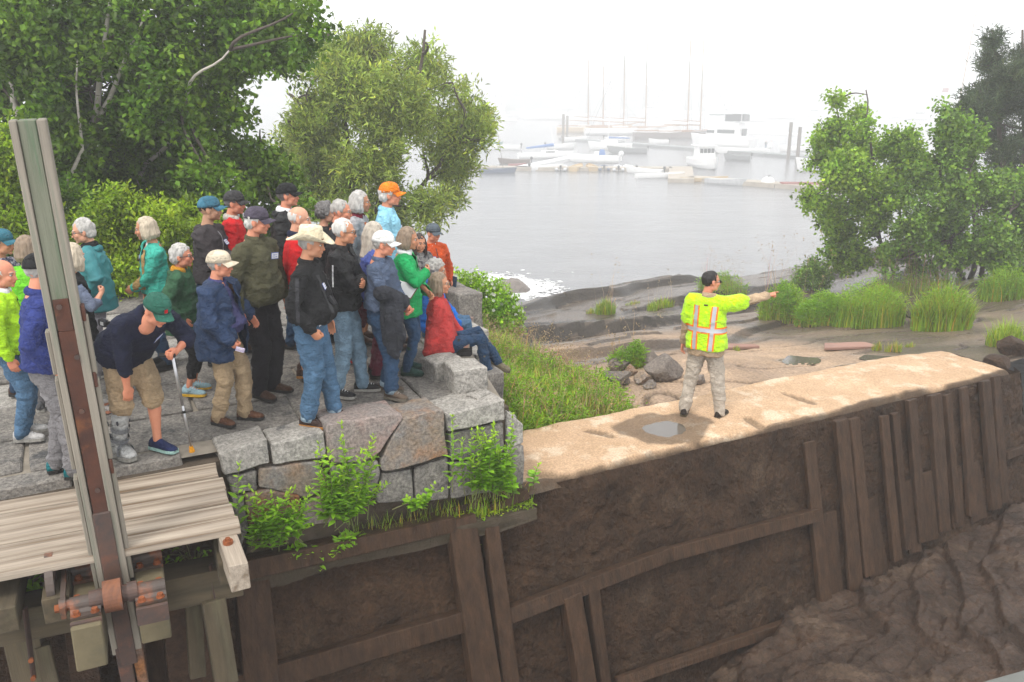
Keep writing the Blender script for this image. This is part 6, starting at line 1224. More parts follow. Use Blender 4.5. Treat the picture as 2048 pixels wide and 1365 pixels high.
# things carried: top-level
def held(name, label, cat, build, loc): t = empty(name, loc, label, cat); build(t); return t
def wpos(p, v): return np.array(p.root.matrix_basis @ Vector(v)) if False else np.array(Matrix.Rotation(p.root.rotation_euler.z, 3, 'Z') @ Vector(v)) + np.array(p.root.location)
# crutch
pb = P_['bend']; hpos = wpos(pb, pb.wr[1] + (pb.wr[1]-pb.el[1]).normalized()*.07); tip = PZ(384, 903, 5.10); topc = hpos + np.array([0,0,.0])
ct = empty('crutch', tip, 'silver forearm crutch with an orange tip held by the bending man', 'crutch'); axv = nrm(topc-tip); Lc = np.linalg.norm(topc-tip)
g = MB(); g.cyl(tip+axv*.04, tip+axv*(Lc*.55), .0095, 12); g.cyl(tip+axv*(Lc*.5), topc, .0125, 12); g.cyl(topc, topc+axv*.02, .0125, 12); link('tube', g.mesh('tube', mat('aluminium', (.55,.55,.57), rough=.35, metal=.8, bump=0), smooth=True), ct)
g = MB(); g.cyl(tip, tip+axv*.055, .024, 14, r2=.014); link('tip', g.mesh('tip', C('tip_orange', (.9,.38,.02))), ct)
g = MB(); sd = nrm(np.cross(axv, [0,1,0])); g.tube([topc-sd*.02, topc+sd*.10], .017, 10); link('grip', g.mesh('grip', M_blk), ct)
g = MB(); bkv = nrm(np.array(wpos(pb, pb.el[1]))-hpos); g.cyl(topc, topc+bkv*.22, .010, 10); g.tube([topc+bkv*.22+sd*.045+axv*0, topc+bkv*.24+sd*.03-[0,.04,0], topc+bkv*.24-sd*.03-[0,.04,0], topc+bkv*.22-sd*.045], .009, 6); link('forearm_cuff', g.mesh('forearm_cuff', M_blk), ct)
g = MB(); g.cyl(tip+axv*.42*Lc, tip+axv*.445*Lc, .014, 12); link('collar', g.mesh('collar', M_blk), ct)
# walking boot on the near (right) leg and a navy trainer on the other
root = pb.root; kR, aR, kL, aL = Vector(pb.hp if hasattr(pb, 'hp') else (0,0,0)), None, None, None
def legpts(p, sg, fx, st): 
    s = p.s; hip = .90; J = Vector((0, sg*.085*s, hip-.02*s)); A = Vector((fx, sg*st*s, .085)); return ik(J, A, .418*s, .408*s, (1, sg*.12, 0))
kn_, an_ = legpts(pb, -1, -.04, .13); M_bootg = C('boot_grey', (.42,.42,.41), .85, rough=.5); M_strapg = C('strap_grey', (.20,.205,.215), rough=.6)
bt = empty('walking_boot', (0,0,0), parent=root); d_ = (kn_-an_).normalized(); Rz = Matrix.Rotation(R(0), 3, 'Z'); fq = lambda x, y_, z: an_+Vector((x, y_, z-.085))
g = MB(); RS = []
for t, rr_, fl in ((.0,.066,0),(.10,.064,0),(.2,.068,0),(.29,.074,0),(.32,.078,.0)): c = an_+d_*t; RS.append([c+Vector((rr_*math.cos(a)*1.05-.005, rr_*math.sin(a)*.95, .03*math.cos(a)*(t/.32))) for a in [2*math.pi*k/20 for k in range(20)]])
g.rings(RS); g.build('shaft', M_bootg, None, smooth=True).parent = bt
g = MB(); RS = []
for x, w_, h_ in ((-.105,.03,.08),(-.09,.052,.12),(-.03,.058,.15),(.03,.058,.14),(.09,.060,.10),(.15,.058,.075),(.19,.046,.06),(.21,.02,.05)): RS.append([fq(x, w_*math.copysign(abs(math.cos(a))**.6, math.cos(a)), .03+(h_-.03)*max(0, math.sin(a))**.6 if math.sin(a) > 0 else .03) for a in [2*math.pi*k/18 for k in range(18)]])
g.rings(RS); g.build('foot_shell', M_bootg, None, smooth=True).parent = bt
g = MB(); ol = [fq(x, w_, .0) for x, w_ in ((-.11,.03),(-.09,.056),(0,.062),(.1,.064),(.16,.06),(.21,.03))]; ol += [fq(x, -w_, .0) for x, w_ in ((.21,.03),(.16,.06),(.1,.064),(0,.062),(-.09,.056),(-.11,.03))]; g.rings([ol, [q+Vector((0,0,.034)) for q in ol]]); g.build('sole', C('boot_sole', (.30,.29,.26)), None).parent = bt
for t in (.08, .18): c = an_+d_*t; g = MB(); g.tube([c-d_*.018, c+d_*.018], .0745, 20, cap=False); g.build('strap', M_strapg, None).parent = bt
g = MB(); RS = [[fq(x+.03, .066*math.cos(a), .03+.098*max(0, math.sin(a))**.6) for a in [math.pi*k/12 for k in range(13)]] for x in (.045,.085)]; g.rings(RS, cap=False, close=False); g.build('strap', M_strapg, None).parent = bt
for q in ((.02,-.072,.20),(.0,-.07,.30)): c = an_+Vector(q)-Vector((0,0,.085)); g = MB(); g.cyl(c, c+Vector((0,-.014,0)), .022, 14); g.build('dial', C('dial_dark', (.04,.04,.05)), None).parent = bt
for (q1, q2) in ((.05,-.05),(-.03,-.05),(.03,.05)): c = an_+d_*.25+Vector((q1, q2*1.1, 0)); g = MB(); g.ell(c, (.012,.008,.02)); g.build('vent', C('dial_dark', (.04,.04,.05)), None).parent = bt
def lone_shoe(p, sg, fx, st, m1, m2):
    k2, a2 = legpts(p, sg, fx, st); s = p.s; fp = lambda x, yy, z: a2 + Matrix.Rotation(R(sg*14), 3, 'Z')@Vector((x*s, yy*s, z-.085)); so = empty('shoe', (0,0,0), parent=p.root); g = MB(); RS = []
    sec = [(-.085,.018,.062),(-.078,.033,.085),(-.045,.037,.115),(.0,.038,.118),(.045,.041,.098),(.09,.046,.075),(.135,.049,.062),(.175,.042,.052),(.20,.022,.038)]
    for x, w_, h_ in sec: RS.append([fp(x, w_*math.cos(a), .018+(h_-.018)*max(0, math.sin(a))**.75 if math.sin(a) > 0 else .018) for a in [2*math.pi*k/14 for k in range(14)]])
    g.rings(RS); g.build('upper', m1, None, smooth=True).parent = so; g = MB(); ol = [fp(x, w_+.004, 0) for x, w_, h_ in sec]+[fp(x, -w_-.004, 0) for x, w_, h_ in sec[::-1]]; g.rings([ol, [q+Vector((0,0,.026)) for q in ol]]); g.build('sole', m2, None).parent = so
lone_shoe(pb, 1, .10, .13, C('navy_shoe', (.012,.02,.075)), C('mint_sole', (.35,.55,.5)))
# badge on the green cap
g = MB(); hR3 = pb.hR; c = pb.HP([(.098,-.012,.068)])[0]; g.box(c, (.004,.026,.026), hR3 @ Matrix.Rotation(R(-20), 3, 'Y')); g.build('badge', C('badge_red', (.55,.01,.02)), None).parent = pb.root
# phone
def handpos(p, sg, d=.08): return wpos(p, p.wr[sg] + (p.wr[sg]-p.el[sg]).normalized()*d)
pn = P_['navy']; c = handpos(pn, -1, .085) + np.array([.03,-.02,-.015])
def b_phone(t): g = MB(); g.box(c, (.075,.010,.045), Euler((.3,.35,.2)).to_matrix()); link('case', g.mesh('case', mat('phone_case', (.62,.55,.62), (.25,.2,.4), scale=40, bump=0, rvar=0), bevel=.003), t); g = MB(); g.box(c+np.array([0,-.0075,0]), (.066,.004,.038), Euler((.3,.35,.2)).to_matrix()); link('screen', g.mesh('screen', mat('phone_print', (.7,.68,.7), (.4,.3,.5), scale=60, bump=0, rvar=0)), t)
held('phone', 'patterned phone in the hand of the man in the navy raincoat', 'phone', b_phone, c)
# clipboard
c2 = PY(818, 568, wpos(P_['green'], P_['green'].TP(.30,-.22,.1))[1]); E3 = Euler((R(50), R(28), R(-10))).to_matrix()
def b_clip(t):
    g = MB(); g.box(c2, (.20,.27,.006), E3); link('board', g.mesh('board', C('board_brown', (.16,.10,.06))), t); g = MB(); g.box(c2+np.array(E3@Vector((0,-.008,.0055))), (.18,.24,.003), E3); link('paper', g.mesh('paper', M_wht), t)
    g = MB(); g.box(c2+np.array(E3@Vector((0,.118,.012))), (.10,.03,.014), E3); g.cyl(c2+np.array(E3@Vector((-.03,.13,.02))), c2+np.array(E3@Vector((.03,.13,.02))), .011, 8); link('clip', g.mesh('clip', M_blk), t)
held('clipboard', 'clipboard with white paper held by the woman in the vivid green raincoat', 'clipboard', b_clip, c2)
# notebook of the orange jacket man
c3 = handpos(P_['oj'], 1, .09)
def b_nb(t): g = MB(); g.box(c3+np.array([0,0,.03]), (.022,.16,.24), Euler((0,.15,.7)).to_matrix()); link('cover', g.mesh('cover', C('notebook_blue', (.02,.05,.09)), bevel=.003), t); g = MB(); g.box(c3+np.array([0,0,.032]), (.012,.155,.244), Euler((0,.15,.7)).to_matrix()); link('pages', g.mesh('pages', M_wht), t)
held('notebook', 'dark blue notebook in the hand of the man in the orange jacket', 'notebook', b_nb, c3)
# black shoulder bag of the seated woman
c4 = wpos(pr, (.24,-.12,.09))
def b_bag(t): g = MB(); g.box(c4, (.17,.06,.20), Euler((0,0,.1)).to_matrix()); link('pouch', g.mesh('pouch', C('bag_black', (.02,.018,.018)), bevel=.02), t); g = MB(); g.box(c4+np.array([.01,-.034,.04]), (.10,.006,.07)); link('pocket_patch', g.mesh('pocket_patch', mat('patch_print', (.40,.12,.06), (.10,.20,.18), scale=18, bump=0, rvar=0)), t)
held('shoulder_bag', 'black shoulder bag with a coloured patch on the lap of the seated woman in red', 'bag', b_bag, c4)
# compact camera
c5 = handpos(pcm, -1, .08)
c5 = PY(207, 646, c5[1]-.15)
def b_cam(t): g = MB(); g.box(c5, (.09,.05,.065), Euler((0,.1,-.5)).to_matrix()); link('housing', g.mesh('housing', C('camera_grey', (.08,.08,.09)), bevel=.008), t); g = MB(); g.box(c5+np.array([.0,-.028,.0]), (.035,.012,.03), Euler((0,.1,-.5)).to_matrix()); link('tag', g.mesh('tag', M_wht), t); g = MB(); g.cyl(c5+np.array([.03,-.01,0]), c5+np.array([.07,-.035,0]), .022, 14); link('lens', g.mesh('lens', M_blk), t)
held('camera', 'small black camera hanging at the side of the blonde-haired woman', 'camera', b_cam, c5)
# jacket draped over the arm of the man in the white cap
pw = P_['wcap']; e_, w_ = pw.el[-1], pw.wr[-1]; dm = empty('draped_jacket', pw.root.location, 'dark jacket draped over the forearm of the man in the white cap', 'jacket', rz=pw.root.rotation_euler.z)
g = MB(); a0, a1 = e_.lerp(w_, -.05), e_.lerp(w_, .85); caps(g, [a0+Vector((0,-.03,.04)), a1+Vector((.02,-.01,.05))], [.075,.07], 14)
mid = (a0+a1)/2
for dx, L, r_ in ((-.07,.38,.042),(-.025,.46,.05),(.02,.50,.05),(.065,.42,.046),(.10,.34,.038)): caps(g, [mid+Vector((dx,-.05,.05)), mid+Vector((dx+.01,-.075,-.15)), mid+Vector((dx+.02,-.055,-L))], [r_*.8, r_, r_*1.05], 12, flat=.6)
P, Q = remesh(g.v, g.f, .013, 3); N_ = normals(P, Q); P = P + N_*(.016*(1-1.6*np.abs(fbm(P*[2.2,1,.4], 12, 2, 4))) - .004)[:, None]; link('cloth', np_mesh('cloth', P, Q, C('charcoal_jacket', (.028,.030,.038)), True), dm, False)
# ================================================================== HARBOUR
SEA = -5.5; BS = (8-SEA)/11
M_hw = mat('boat_white', (.78,.78,.77), (.70,.70,.69), rough=.35, bump=0, rvar=.04); M_hblue = mat('boat_blue', (.03,.06,.13), rough=.4, bump=0, rvar=0); M_hbr = mat('boat_brown', (.10,.055,.035), rough=.5, bump=0, rvar=0)
M_hred = mat('boat_red', (.28,.04,.03), rough=.5, bump=0, rvar=0); M_hgry = mat('boat_grey', (.18,.19,.19), rough=.5, bump=0, rvar=.1); M_htan = mat('boat_tan', (.50,.36,.18), rough=.5, bump=0, rvar=.1)
M_win = mat('boat_window', (.03,.035,.04), rough=.1, bump=0, rvar=0, spec=.6); M_motor = mat('outboard_black', (.03,.03,.032), rough=.4, bump=0, rvar=0); M_varn = mat('varnished_spar', (.36,.17,.06), rough=.5, bump=0, rvar=.05)
M_dockw = mat('dock_boards', (.40,.35,.28), (.30,.26,.21), scale=1, rough=.9, bump=.2, rvar=.06); M_pile = mat('dock_piling', (.14,.11,.085), rough=.9, bump=.2, rvar=.1); M_sail = mat('sail_cover_blue', (.05,.16,.42), rough=.8, bump=.1, rvar=0); M_rub = mat('inflatable_grey', (.55,.56,.57), rough=.5, bump=0, rvar=.15)
def hull(L, B, H, m, deck=False, bowr=.18, stern=.8, name='hull', inner=None, tr=None):
    n = 14; g = MB(); RS = []; top = []
    for k in range(n+1):
        t = k/n; x = -L/2 + L*t; w_ = B/2*(stern + (1-stern)*min(1, t*3))*(1-max(0, (t-.45)/.55)**2.2); w_ = max(w_, .01*B); sh_ = H*(1+.35*max(0, t-.4)**1.5/.46**1.5*.9 + .05*(1-t)); kz = -.15 + (.35*H*max(0, (t-.8)/.2)**2); xr = x + bowr*L*.35*max(0, (t-.8)/.2)
        r_ = []
        for q in range(9):
            a = math.pi*q/8; c = math.cos(a); s_ = math.sin(a); z = sh_ - (sh_-kz)*s_**.6; r_.append((x+(xr-x)*(z/max(sh_, .01)), -w_*math.copysign(abs(c)**.45, c), z))
        RS.append(r_); top.append((r_[0], r_[-1]))
    g.rings(RS, cap=True, close=False)
    if deck: g.add([p for a in top for p in (a[0], a[1])], [(2*k, 2*k+1, 2*k+3, 2*k+2) for k in range(n)])
    else:
        g.add([(a[0][0], a[s][1]*.86, a[0][2]-.35*H) for a in top for s in (0, 1)], [(2*k, 2*k+1, 2*k+3, 2*k+2) for k in range(n)])
        V_ = []
        for s in (0, 1): 
            g.add([q for a in top for q in (a[s], (a[s][0], a[s][1]*.86, a[s][2]-.35*H))], [(2*k, 2*k+1, 2*k+3, 2*k+2) for k in range(n)])
    return g
def boat(label, name, cat, px, py, yaw, L, B, H, m, deck=False, parts=(), group=None, scale=1, stern=.8, z=None):
    loc = PZ(px, py, SEA); t = empty(name, loc, label, cat, group, rz=R(yaw)); t.scale = (BS, BS, BS); link('hull', hull(L, B, H, m, deck, stern=stern).mesh('hull', m, smooth=False), t, False)
    for nm, mm, fn in parts: g = MB(); fn(g); link(nm, g.mesh(nm, mm), t, False)
    return t
def outb(L, H, y=0): 
    def f(g): g.ell((-L/2-.18, y, H+.28), (.22,.17,.26)); g.box((-L/2-.2, y, H-.15), (.12,.10,.7)); 
    return ('outboard_motor', M_motor, f)
def outbw(L, H, y=0): n_, m_, f = outb(L, H, y); return (n_, M_hw, lambda g: (g.ell((-L/2-.3, y, H+.45), (.38,.26,.42)), g.box((-L/2-.3, y, H-.2), (.2,.15,.9))))
bx = lambda *a, **k: (lambda g: g.box(*a, **k))
def thw(L, B, H, n=2): return ('thwart', M_htan, lambda g: [g.box((-L*.2+i*L*.25, 0, H*.8), (.25, B*.8, .05)) for i in range(n)])
seat_parts = lambda L, B, H: [('thwart', M_htan, bx((-L*.15, 0, H*.82), (.28, B*.84, .05))), ('thwart', M_htan, bx((L*.12, 0, H*.85), (.28, B*.8, .05)))]
G1 = 'small boats tied along the near floating dock'
def spar(a, b, r): return lambda g: g.tube([a, b], [r, r*.5], 7)
boat('dark blue dory with a bare mast at the left end of the near dock', 'dory', 'dory', 994, 347, 4, 4.9, 1.7, .55, M_hblue, parts=[*seat_parts(4.9,1.7,.55), ('mast', M_pile, spar((.9,0,.3), (.2,0,5.2), .05))], group=G1)
boat('brown skiff with an outboard behind the blue dory', 'skiff', 'skiff', 1030, 328, 175, 4.8, 1.8, .6, M_hbr, parts=[*seat_parts(4.8,1.8,.6), outb(4.8,.6)], group=G1)
boat('small orange boat on the walkway behind the blue dory', 'kayak', 'kayak', 1034, 333, 10, 2.6, .8, .35, M_hred, True, group=G1)
boat('white dinghy with a black outboard by the sloping walkway', 'dinghy', 'dinghy', 1092, 341, 15, 4.6, 1.8, .6, M_hw, parts=[*seat_parts(4.6,1.8,.6), outb(4.6,.6)], group=G1)
boat('small white sloop with a leaning mast and blue sail cover', 'sloop', 'sailboat', 1092, 317, 8, 9.5, 2.6, .8, M_hw, True, parts=[('mast', M_hw, spar((1.5,0,.8), (-.2,0,10.0), .07)), ('sail_cover', M_sail, lambda g: g.tube([(1.3,0,2.2), (-3.4,0,1.7)], [.28,.14], 8)), ('cabin', M_hw, bx((.6,0,1.05), (3,1.5,.5), taper=.85)), ('window', M_win, bx((.6,-.78,1.1), (1.6,.04,.18)))])
boat('large white open powerboat with two white outboards behind the inflatables', 'powerboat', 'powerboat', 1190, 325, 168, 7.6, 2.5, .95, M_hw, parts=[('console', M_hw, bx((-.3,0,1.2), (1,1,.9), taper=.8)), ('canvas_cover', M_sail, bx((-1.1,0,1.6), (1.0,1.3,.8), taper=.6)), outbw(7.6,.95,.45), outbw(7.6,.95,-.45)])
boat('grey open launch with a black outboard beyond the white powerboat', 'launch', 'launch', 1256, 307, 172, 6.8, 2.2, .9, M_hgry, parts=[*seat_parts(6.8,2.2,.9), outb(6.8,.9), ('rail', M_hw, spar((.5,0,.9), (.5,0,2.6), .05))])
for i, (px, w_, m, lb_, yw) in enumerate([(1124,4.2,M_rub,'grey inflatable first in the row of dinghies right of the walkway',80),(1154,4.2,M_htan,'tan wooden rowing dinghy second in the row at the near dock',70),(1182,3.6,M_htan,'yellowish dinghy lying between the rowing dinghy and the blue inflatable',95),(1208,4.2,M_hblue,'blue inflatable with an outboard in the middle of the dinghy row',85),(1236,4.6,M_rub,'white inflatable fifth in the dinghy row',85),(1263,4.4,M_hw,'white inflatable nearest the gap in the near dock',105)]):
    if m in (M_rub, M_hblue, M_hw):
        def tubef(g, L=w_): caps(g, [(-L*.42,-.6,.25),(L*.2,-.6,.27),(L*.42,-.35,.35),(L*.5,0,.4),(L*.42,.35,.35),(L*.2,.6,.27),(-L*.42,.6,.25)], [.24]*7, 10); g.box((-.1,0,.15), (L*.75,1,.08))
        t = empty('inflatable_dinghy', PZ(px, 341, SEA), lb_, 'dinghy', G1, rz=R(yw)); t.scale = (BS, BS, BS); g = MB(); tubef(g); link('tube', g.mesh('tube', m, smooth=True), t, False); n_, m_, f = outb(w_*.75, .35); g = MB(); f(g); link(n_, g.mesh(n_, m_), t, False)
    else: boat(lb_, 'dinghy', 'dinghy', px, 341, yw, w_, 1.6, .6, m, parts=seat_parts(w_,1.6,.6), group=G1)
boat('white dinghy with its bow toward the open water left of the dock corner', 'dinghy', 'dinghy', 1290, 347, 150, 5.2, 1.6, .55, M_hw, parts=[*seat_parts(5.2,1.6,.55), outb(5.2,.55)], group=G1)
boat('long white kayak-like rowing shell floating by the dock corner', 'rowing_boat', 'rowing boat', 1318, 356, 12, 6.4, 1.4, .5, M_hw, group=G1, parts=[*seat_parts(6.4,1.4,.5)])
boat('tan canoe alongside the right part of the near dock', 'canoe', 'canoe', 1405, 364, -4, 5.6, 1.3, .5, M_htan, group=G1, parts=seat_parts(5.6,1.3,.5), stern=.3)
boat('white rowing boat with a blue-grey rim moored off the right part of the near dock', 'rowing_boat', 'rowing boat', 1450, 369, -38, 4.9, 1.6, .6, M_rub, group=G1, parts=seat_parts(4.9,1.6,.6))
boat('long red hull at the right end of the near dock behind the maple', 'rowing_boat', 'rowing boat', 1640, 377, -6, 9, 1.9, .6, M_hred, group=G1, parts=seat_parts(9,1.9,.6))
t = empty('mooring_buoy', PZ(1535, 373, SEA), 'round white mooring buoy floating near the dock', 'buoy'); t.scale = (BS, BS, BS); g = MB(); g.ell((0,0,.45), (.8,.8,.7)); link('float', g.mesh('float', M_hw, smooth=True), t, False); g = MB(); g.tube([(0,0,1.1),(.25,0,1.35),(0,0,1.2)], .06, 6); link('ring', g.mesh('ring', M_motor), t, False)
# lobster boat seen bow-on
L=8.0; t = boat('white lobster boat with a square wheelhouse facing the camera', 'lobster_boat', 'lobster boat', 1409, 336, -82, 8.0, 3.4, 1.25, M_hw, True, stern=.9, parts=[('wheelhouse', M_hw, bx((-.4,0,2.2), (2.2,2.6,1.9), taper=.94)), ('roof', M_hw, bx((-.8,0,3.2), (3.6,2.8,.12))), ('rail', M_hw, lambda g: [g.cyl((-1.2,y_,1.3), (-1.2,y_,3.2), .05, 6) for y_ in (-1.2,1.2)]), ('radar', M_hw, bx((-.6,0,3.5), (.3,1.0,.25)))])
for y_ in (-.85, -.28, .28, .85): g = MB(); g.box((.73,y_,2.5), (.06,.46,.62)); link('window', g.mesh('window', M_win), t, False)
# flybridge yacht
t = boat('large white flybridge motor yacht moored at the long far dock', 'motor_yacht', 'motor yacht', 1445, 297, 142, 12.5, 4.4, 1.9, M_hw, True, stern=.92, parts=[('cabin', M_hw, bx((-.6,0,3.0), (7.5,3.6,2.2), taper=.86)), ('flybridge', M_hw, bx((-1.2,0,4.5), (5.2,3.4,.9), taper=.9)), ('hardtop', M_hw, bx((-2.4,0,6.9), (4.2,3.4,.16))), ('bimini', M_hgry, bx((1.4,0,6.4), (2.4,2.8,.15))), ('post', M_hw, lambda g: [g.cyl((x,y_,4.9), (x,y_,6.9), .07, 6) for x in (-4.2,-.6) for y_ in (-1.5,1.5)]), ('rail', M_metal, lambda g: [g.tube([(1,s*1.9,2.9),(4,s*1.7,3.1),(6.5,s*.4,3.4)], .04, 5) for s in (-1,1)])])
for s in (-1, 1):
    for x0, w_, z0, h_ in ((-1.2,3.6,3.3,.7),(2.0,1.6,3.2,.6),(-2.4,3.0,5.9,1.3)): g = MB(); g.box((x0,s*1.66,z0), (w_,.06,h_)); link('window', g.mesh('window', M_win), t, False)
g = MB(); g.box((-4.3,0,3.2), (.06,2.2,1.3)); link('window', g.mesh('window', M_win), t, False); g = MB(); g.box((-4.6,0,5.9), (.05,2.6,1.2)); link('window', g.mesh('window', M_win), t, False)
boat('white tender with twin outboards tied beside the flybridge yacht', 'tender', 'tender', 1484, 307, 176, 9, 2.5, .8, M_hw, parts=[*seat_parts(9,2.5,.8), outbw(9,.8,.4)])
# schooners
def schooner(label, px, py, yaw, L, masts, m, m2, seed):
    B = L*.2; H = 1.5; pr = [('deckhouse', M_hw, bx((-L*.12,0,H+.3), (L*.16,B*.45,.8))), ('deckhouse', M_varn, bx((L*.12,0,H+.3), (L*.1,B*.4,.7))), ('bowsprit', M_varn, spar((L*.45,0,H*1.35), (L*.68,0,H*1.9), .16)), ('rail', m2, lambda g: [g.tube([(-L*.48,s*B*.42,H+.5),(0,s*B*.49,H+.45),(L*.3,s*B*.38,H*1.3),(L*.46,s*B*.08,H*1.6)], .09, 6) for s in (-1,1)])]
    for x, h_ in masts:
        pr += [('mast', M_varn, spar((x,0,H), (x-.02*h_,0,h_), .17)), ('boom', M_varn, spar((x-.2,0,H+1.6), (x-L*.28,0,H+1.9), .13)), ('furled_sail', M_hw, lambda g, x=x: g.tube([(x-.3,0,H+1.95),(x-L*.26,0,H+2.2)], [.26,.16], 7)), ('shrouds', M_motor, lambda g, x=x, h_=h_: [g.tube([(x+d,s*B*.47,H+.2),(x-.015*h_,0,h_*.72)], .025, 3) for s in (-1,1) for d in (-.6,0,.6)]), ('gaff', M_varn, spar((x-.2,0,H+2.5), (x-L*.2,0,H+2.9), .1))]
    t = boat(label, 'schooner', 'schooner', px, py, yaw, L, B, H, m, True, pr, 'schooners moored at the far dock'); g = MB(); x0, h0 = masts[0]; x1, h1 = masts[-1]; g.tube([(x0,0,h0*.8),(x1,0,h1*.8)], .02, 3); g.tube([(max(x0,x1),0,h1*.8),(L*.68,0,H*1.9)], .02, 3); g.tube([(min(x0,x1),0,h0*.8),(-L*.48,0,H+.3)], .02, 3); link('stay', g.mesh('stay', M_motor), t, False)
schooner('left-hand schooner with two varnished masts and furled sails', 1185, 267, 4, 19, [(-1.2,18.5),(2.8,17)], M_htan, M_varn, 1)
schooner('largest white schooner with the tallest pair of masts', 1262, 270, 5, 24, [(-2.0,28),(3.7,27)], M_hw, M_varn, 2)
schooner('right-hand schooner with a varnished red-brown hull next to the motor yacht', 1352, 279, 3, 20, [(2.6,26),(5.6,22)], M_hbr, M_varn, 3)
boat('long white motor yacht alone in the fog left of the schooners', 'motor_yacht', 'motor yacht', 1089, 240, 178, 18.5, 5, 2.2, M_hw, True, parts=[('cabin', M_hw, bx((0,0,3.1), (9,3.8,1.8), taper=.8)), ('window', M_win, bx((0,-1.8,3.2), (6.5,.1,.7))), ('canopy', M_hw, bx((-5.5,0,4.4), (5,4,.2))), ('stripe', M_hblue, bx((0,-2.3,.5), (14,.2,.5)))])
far = [('distant white sailboat with a tall mast behind the willow edge',1003,243,170,11,1),('faint white cabin cruiser far off right of the motor yacht',1560,238,175,12,0),('faint white boat lying beside the faint cabin cruiser',1625,233,5,10,0),('faint low launch right of the far boats between the maples',1795,236,178,14,0),('faint cruiser half behind the spiky maple',1835,239,8,12,0),('faint sailboat hull far behind the flybridge yacht',1500,243,175,11,1),('pale skiff and outboard at the left behind the willow edge',1008,300,172,8,2),('green and white skiff touching the willow edge',975,296,10,7,2),('faint sailboat with a mast beyond the far dock',1330,235,175,12,1),('faint white cruiser at anchor above the schooners',1300,225,5,13,0)]
for lb_, px, py, yw, L, kd in far:
    if kd == 2: boat(lb_, 'skiff', 'skiff', px, py, yw, L*.8, 2.0, .8, M_hw if 'pale' in lb_ else mat('boat_green', (.08,.25,.18), rough=.5, bump=0, rvar=0), parts=[*seat_parts(L*.8,2,.8), outb(L*.8,.8)])
    elif kd == 1: boat(lb_, 'sailboat', 'sailboat', px, py, yw, L, 3, 1.1, M_hw, True, parts=[('mast', M_hw, spar((.6,0,1), (.4,0,14.5), .1)), ('cabin', M_hw, bx((.4,0,1.5), (3.5,1.8,.6), taper=.85)), ('boom', M_hw, spar((.5,0,2.3),(-3.5,0,2.2),.14)), ('stay', M_motor, spar((.4,0,14),(5,0,1.3),.03))])
    else: boat(lb_, 'cabin_cruiser', 'cabin cruiser', px, py, yw, L, 3.6, 1.5, M_hw, True, parts=[('cabin', M_hw, bx((0,0,2.3), (L*.45,2.8,1.5), taper=.8)), ('window', M_win, bx((0,-1.32,2.4), (L*.35,.1,.6)))])
more = [('small white runabout behind the blue sail cover',1120,298,10,7,2),('white runabout at the left end of the long far dock',1150,283,5,7,2),('white day sailer between the sloop and the grey launch',1222,300,172,8,1),('small white launch tied under the middle schooner',1230,283,8,6,2),('white dinghy astern of the tallest schooner',1318,288,175,5,2),('white runabout right of the pale workboat',1590,303,175,7,2),
 ('grey skiff moored between the lobster boat and the far dock',1475,322,160,5,2),('faint sloop far beyond the right-hand schooner',1390,228,170,12,1),('faint yawl left of the long white motor yacht',1045,228,8,11,1),('faint sloop right of the long white motor yacht',1150,233,172,12,1),('faint motor cruiser between the tall masts',1225,228,5,12,0),('faint sloop hull near the right-hand maple',1710,236,175,12,1),('faint white launch far behind the spiky maple',1680,228,8,10,0),('faint ketch right of the far cabin cruisers',1600,224,175,13,1),('white boat half behind the maple at the near dock end',1655,345,172,8,0)]
for lb_, px, py, yw, L, kd in more:
    if kd == 2: boat(lb_, 'skiff', 'skiff', px, py, yw, L*.8, 2.0, .8, M_hw if 'grey' not in lb_ else M_hgry, parts=[*seat_parts(L*.8,2,.8), outb(L*.8,.8)])
    elif kd == 1: boat(lb_, 'sailboat', 'sailboat', px, py, yw, L, 3, 1.1, M_hw, True, parts=[('mast', M_hw, spar((.6,0,1), (.4,0,13), .09)), ('cabin', M_hw, bx((.4,0,1.5), (3.5,1.8,.6), taper=.85)), ('sail_cover', M_sail if L == 8 else M_hw, spar((.5,0,2.3),(-3.5,0,2.2),.2)), ('stay', M_motor, spar((.4,0,12.8),(5,0,1.3),.03))])
    else: boat(lb_, 'cabin_cruiser', 'cabin cruiser', px, py, yw, L, 3.4, 1.4, M_hw, True, parts=[('cabin', M_hw, bx((0,0,2.2), (L*.4,2.6,1.5), taper=.8)), ('window', M_win, bx((0,-1.25,2.3), (L*.3,.1,.6)))])
# tall mast with a flag at the right, half behind the maple
t = empty('tall_ship_mast', PZ(1908, 262, SEA), 'tall pale mast with rigging rising out of the fog by the right-hand maples', 'mast'); t.scale = (BS, BS, BS); g = MB(); g.tube([(0,0,0),(1.5,0,33)], [.28,.12], 8); link('mast', g.mesh('mast', M_varn), t, False)
for dx in (-8, -4, 7): g = MB(); g.tube([(1.3,0,29),(dx,0,1)], .04, 3); link('stay', g.mesh('stay', M_motor), t, False)
g = MB(); g.box((-4.0,0,11), (1.8,.04,1.2)); link('flag', g.mesh('flag', M_hred), t, False)
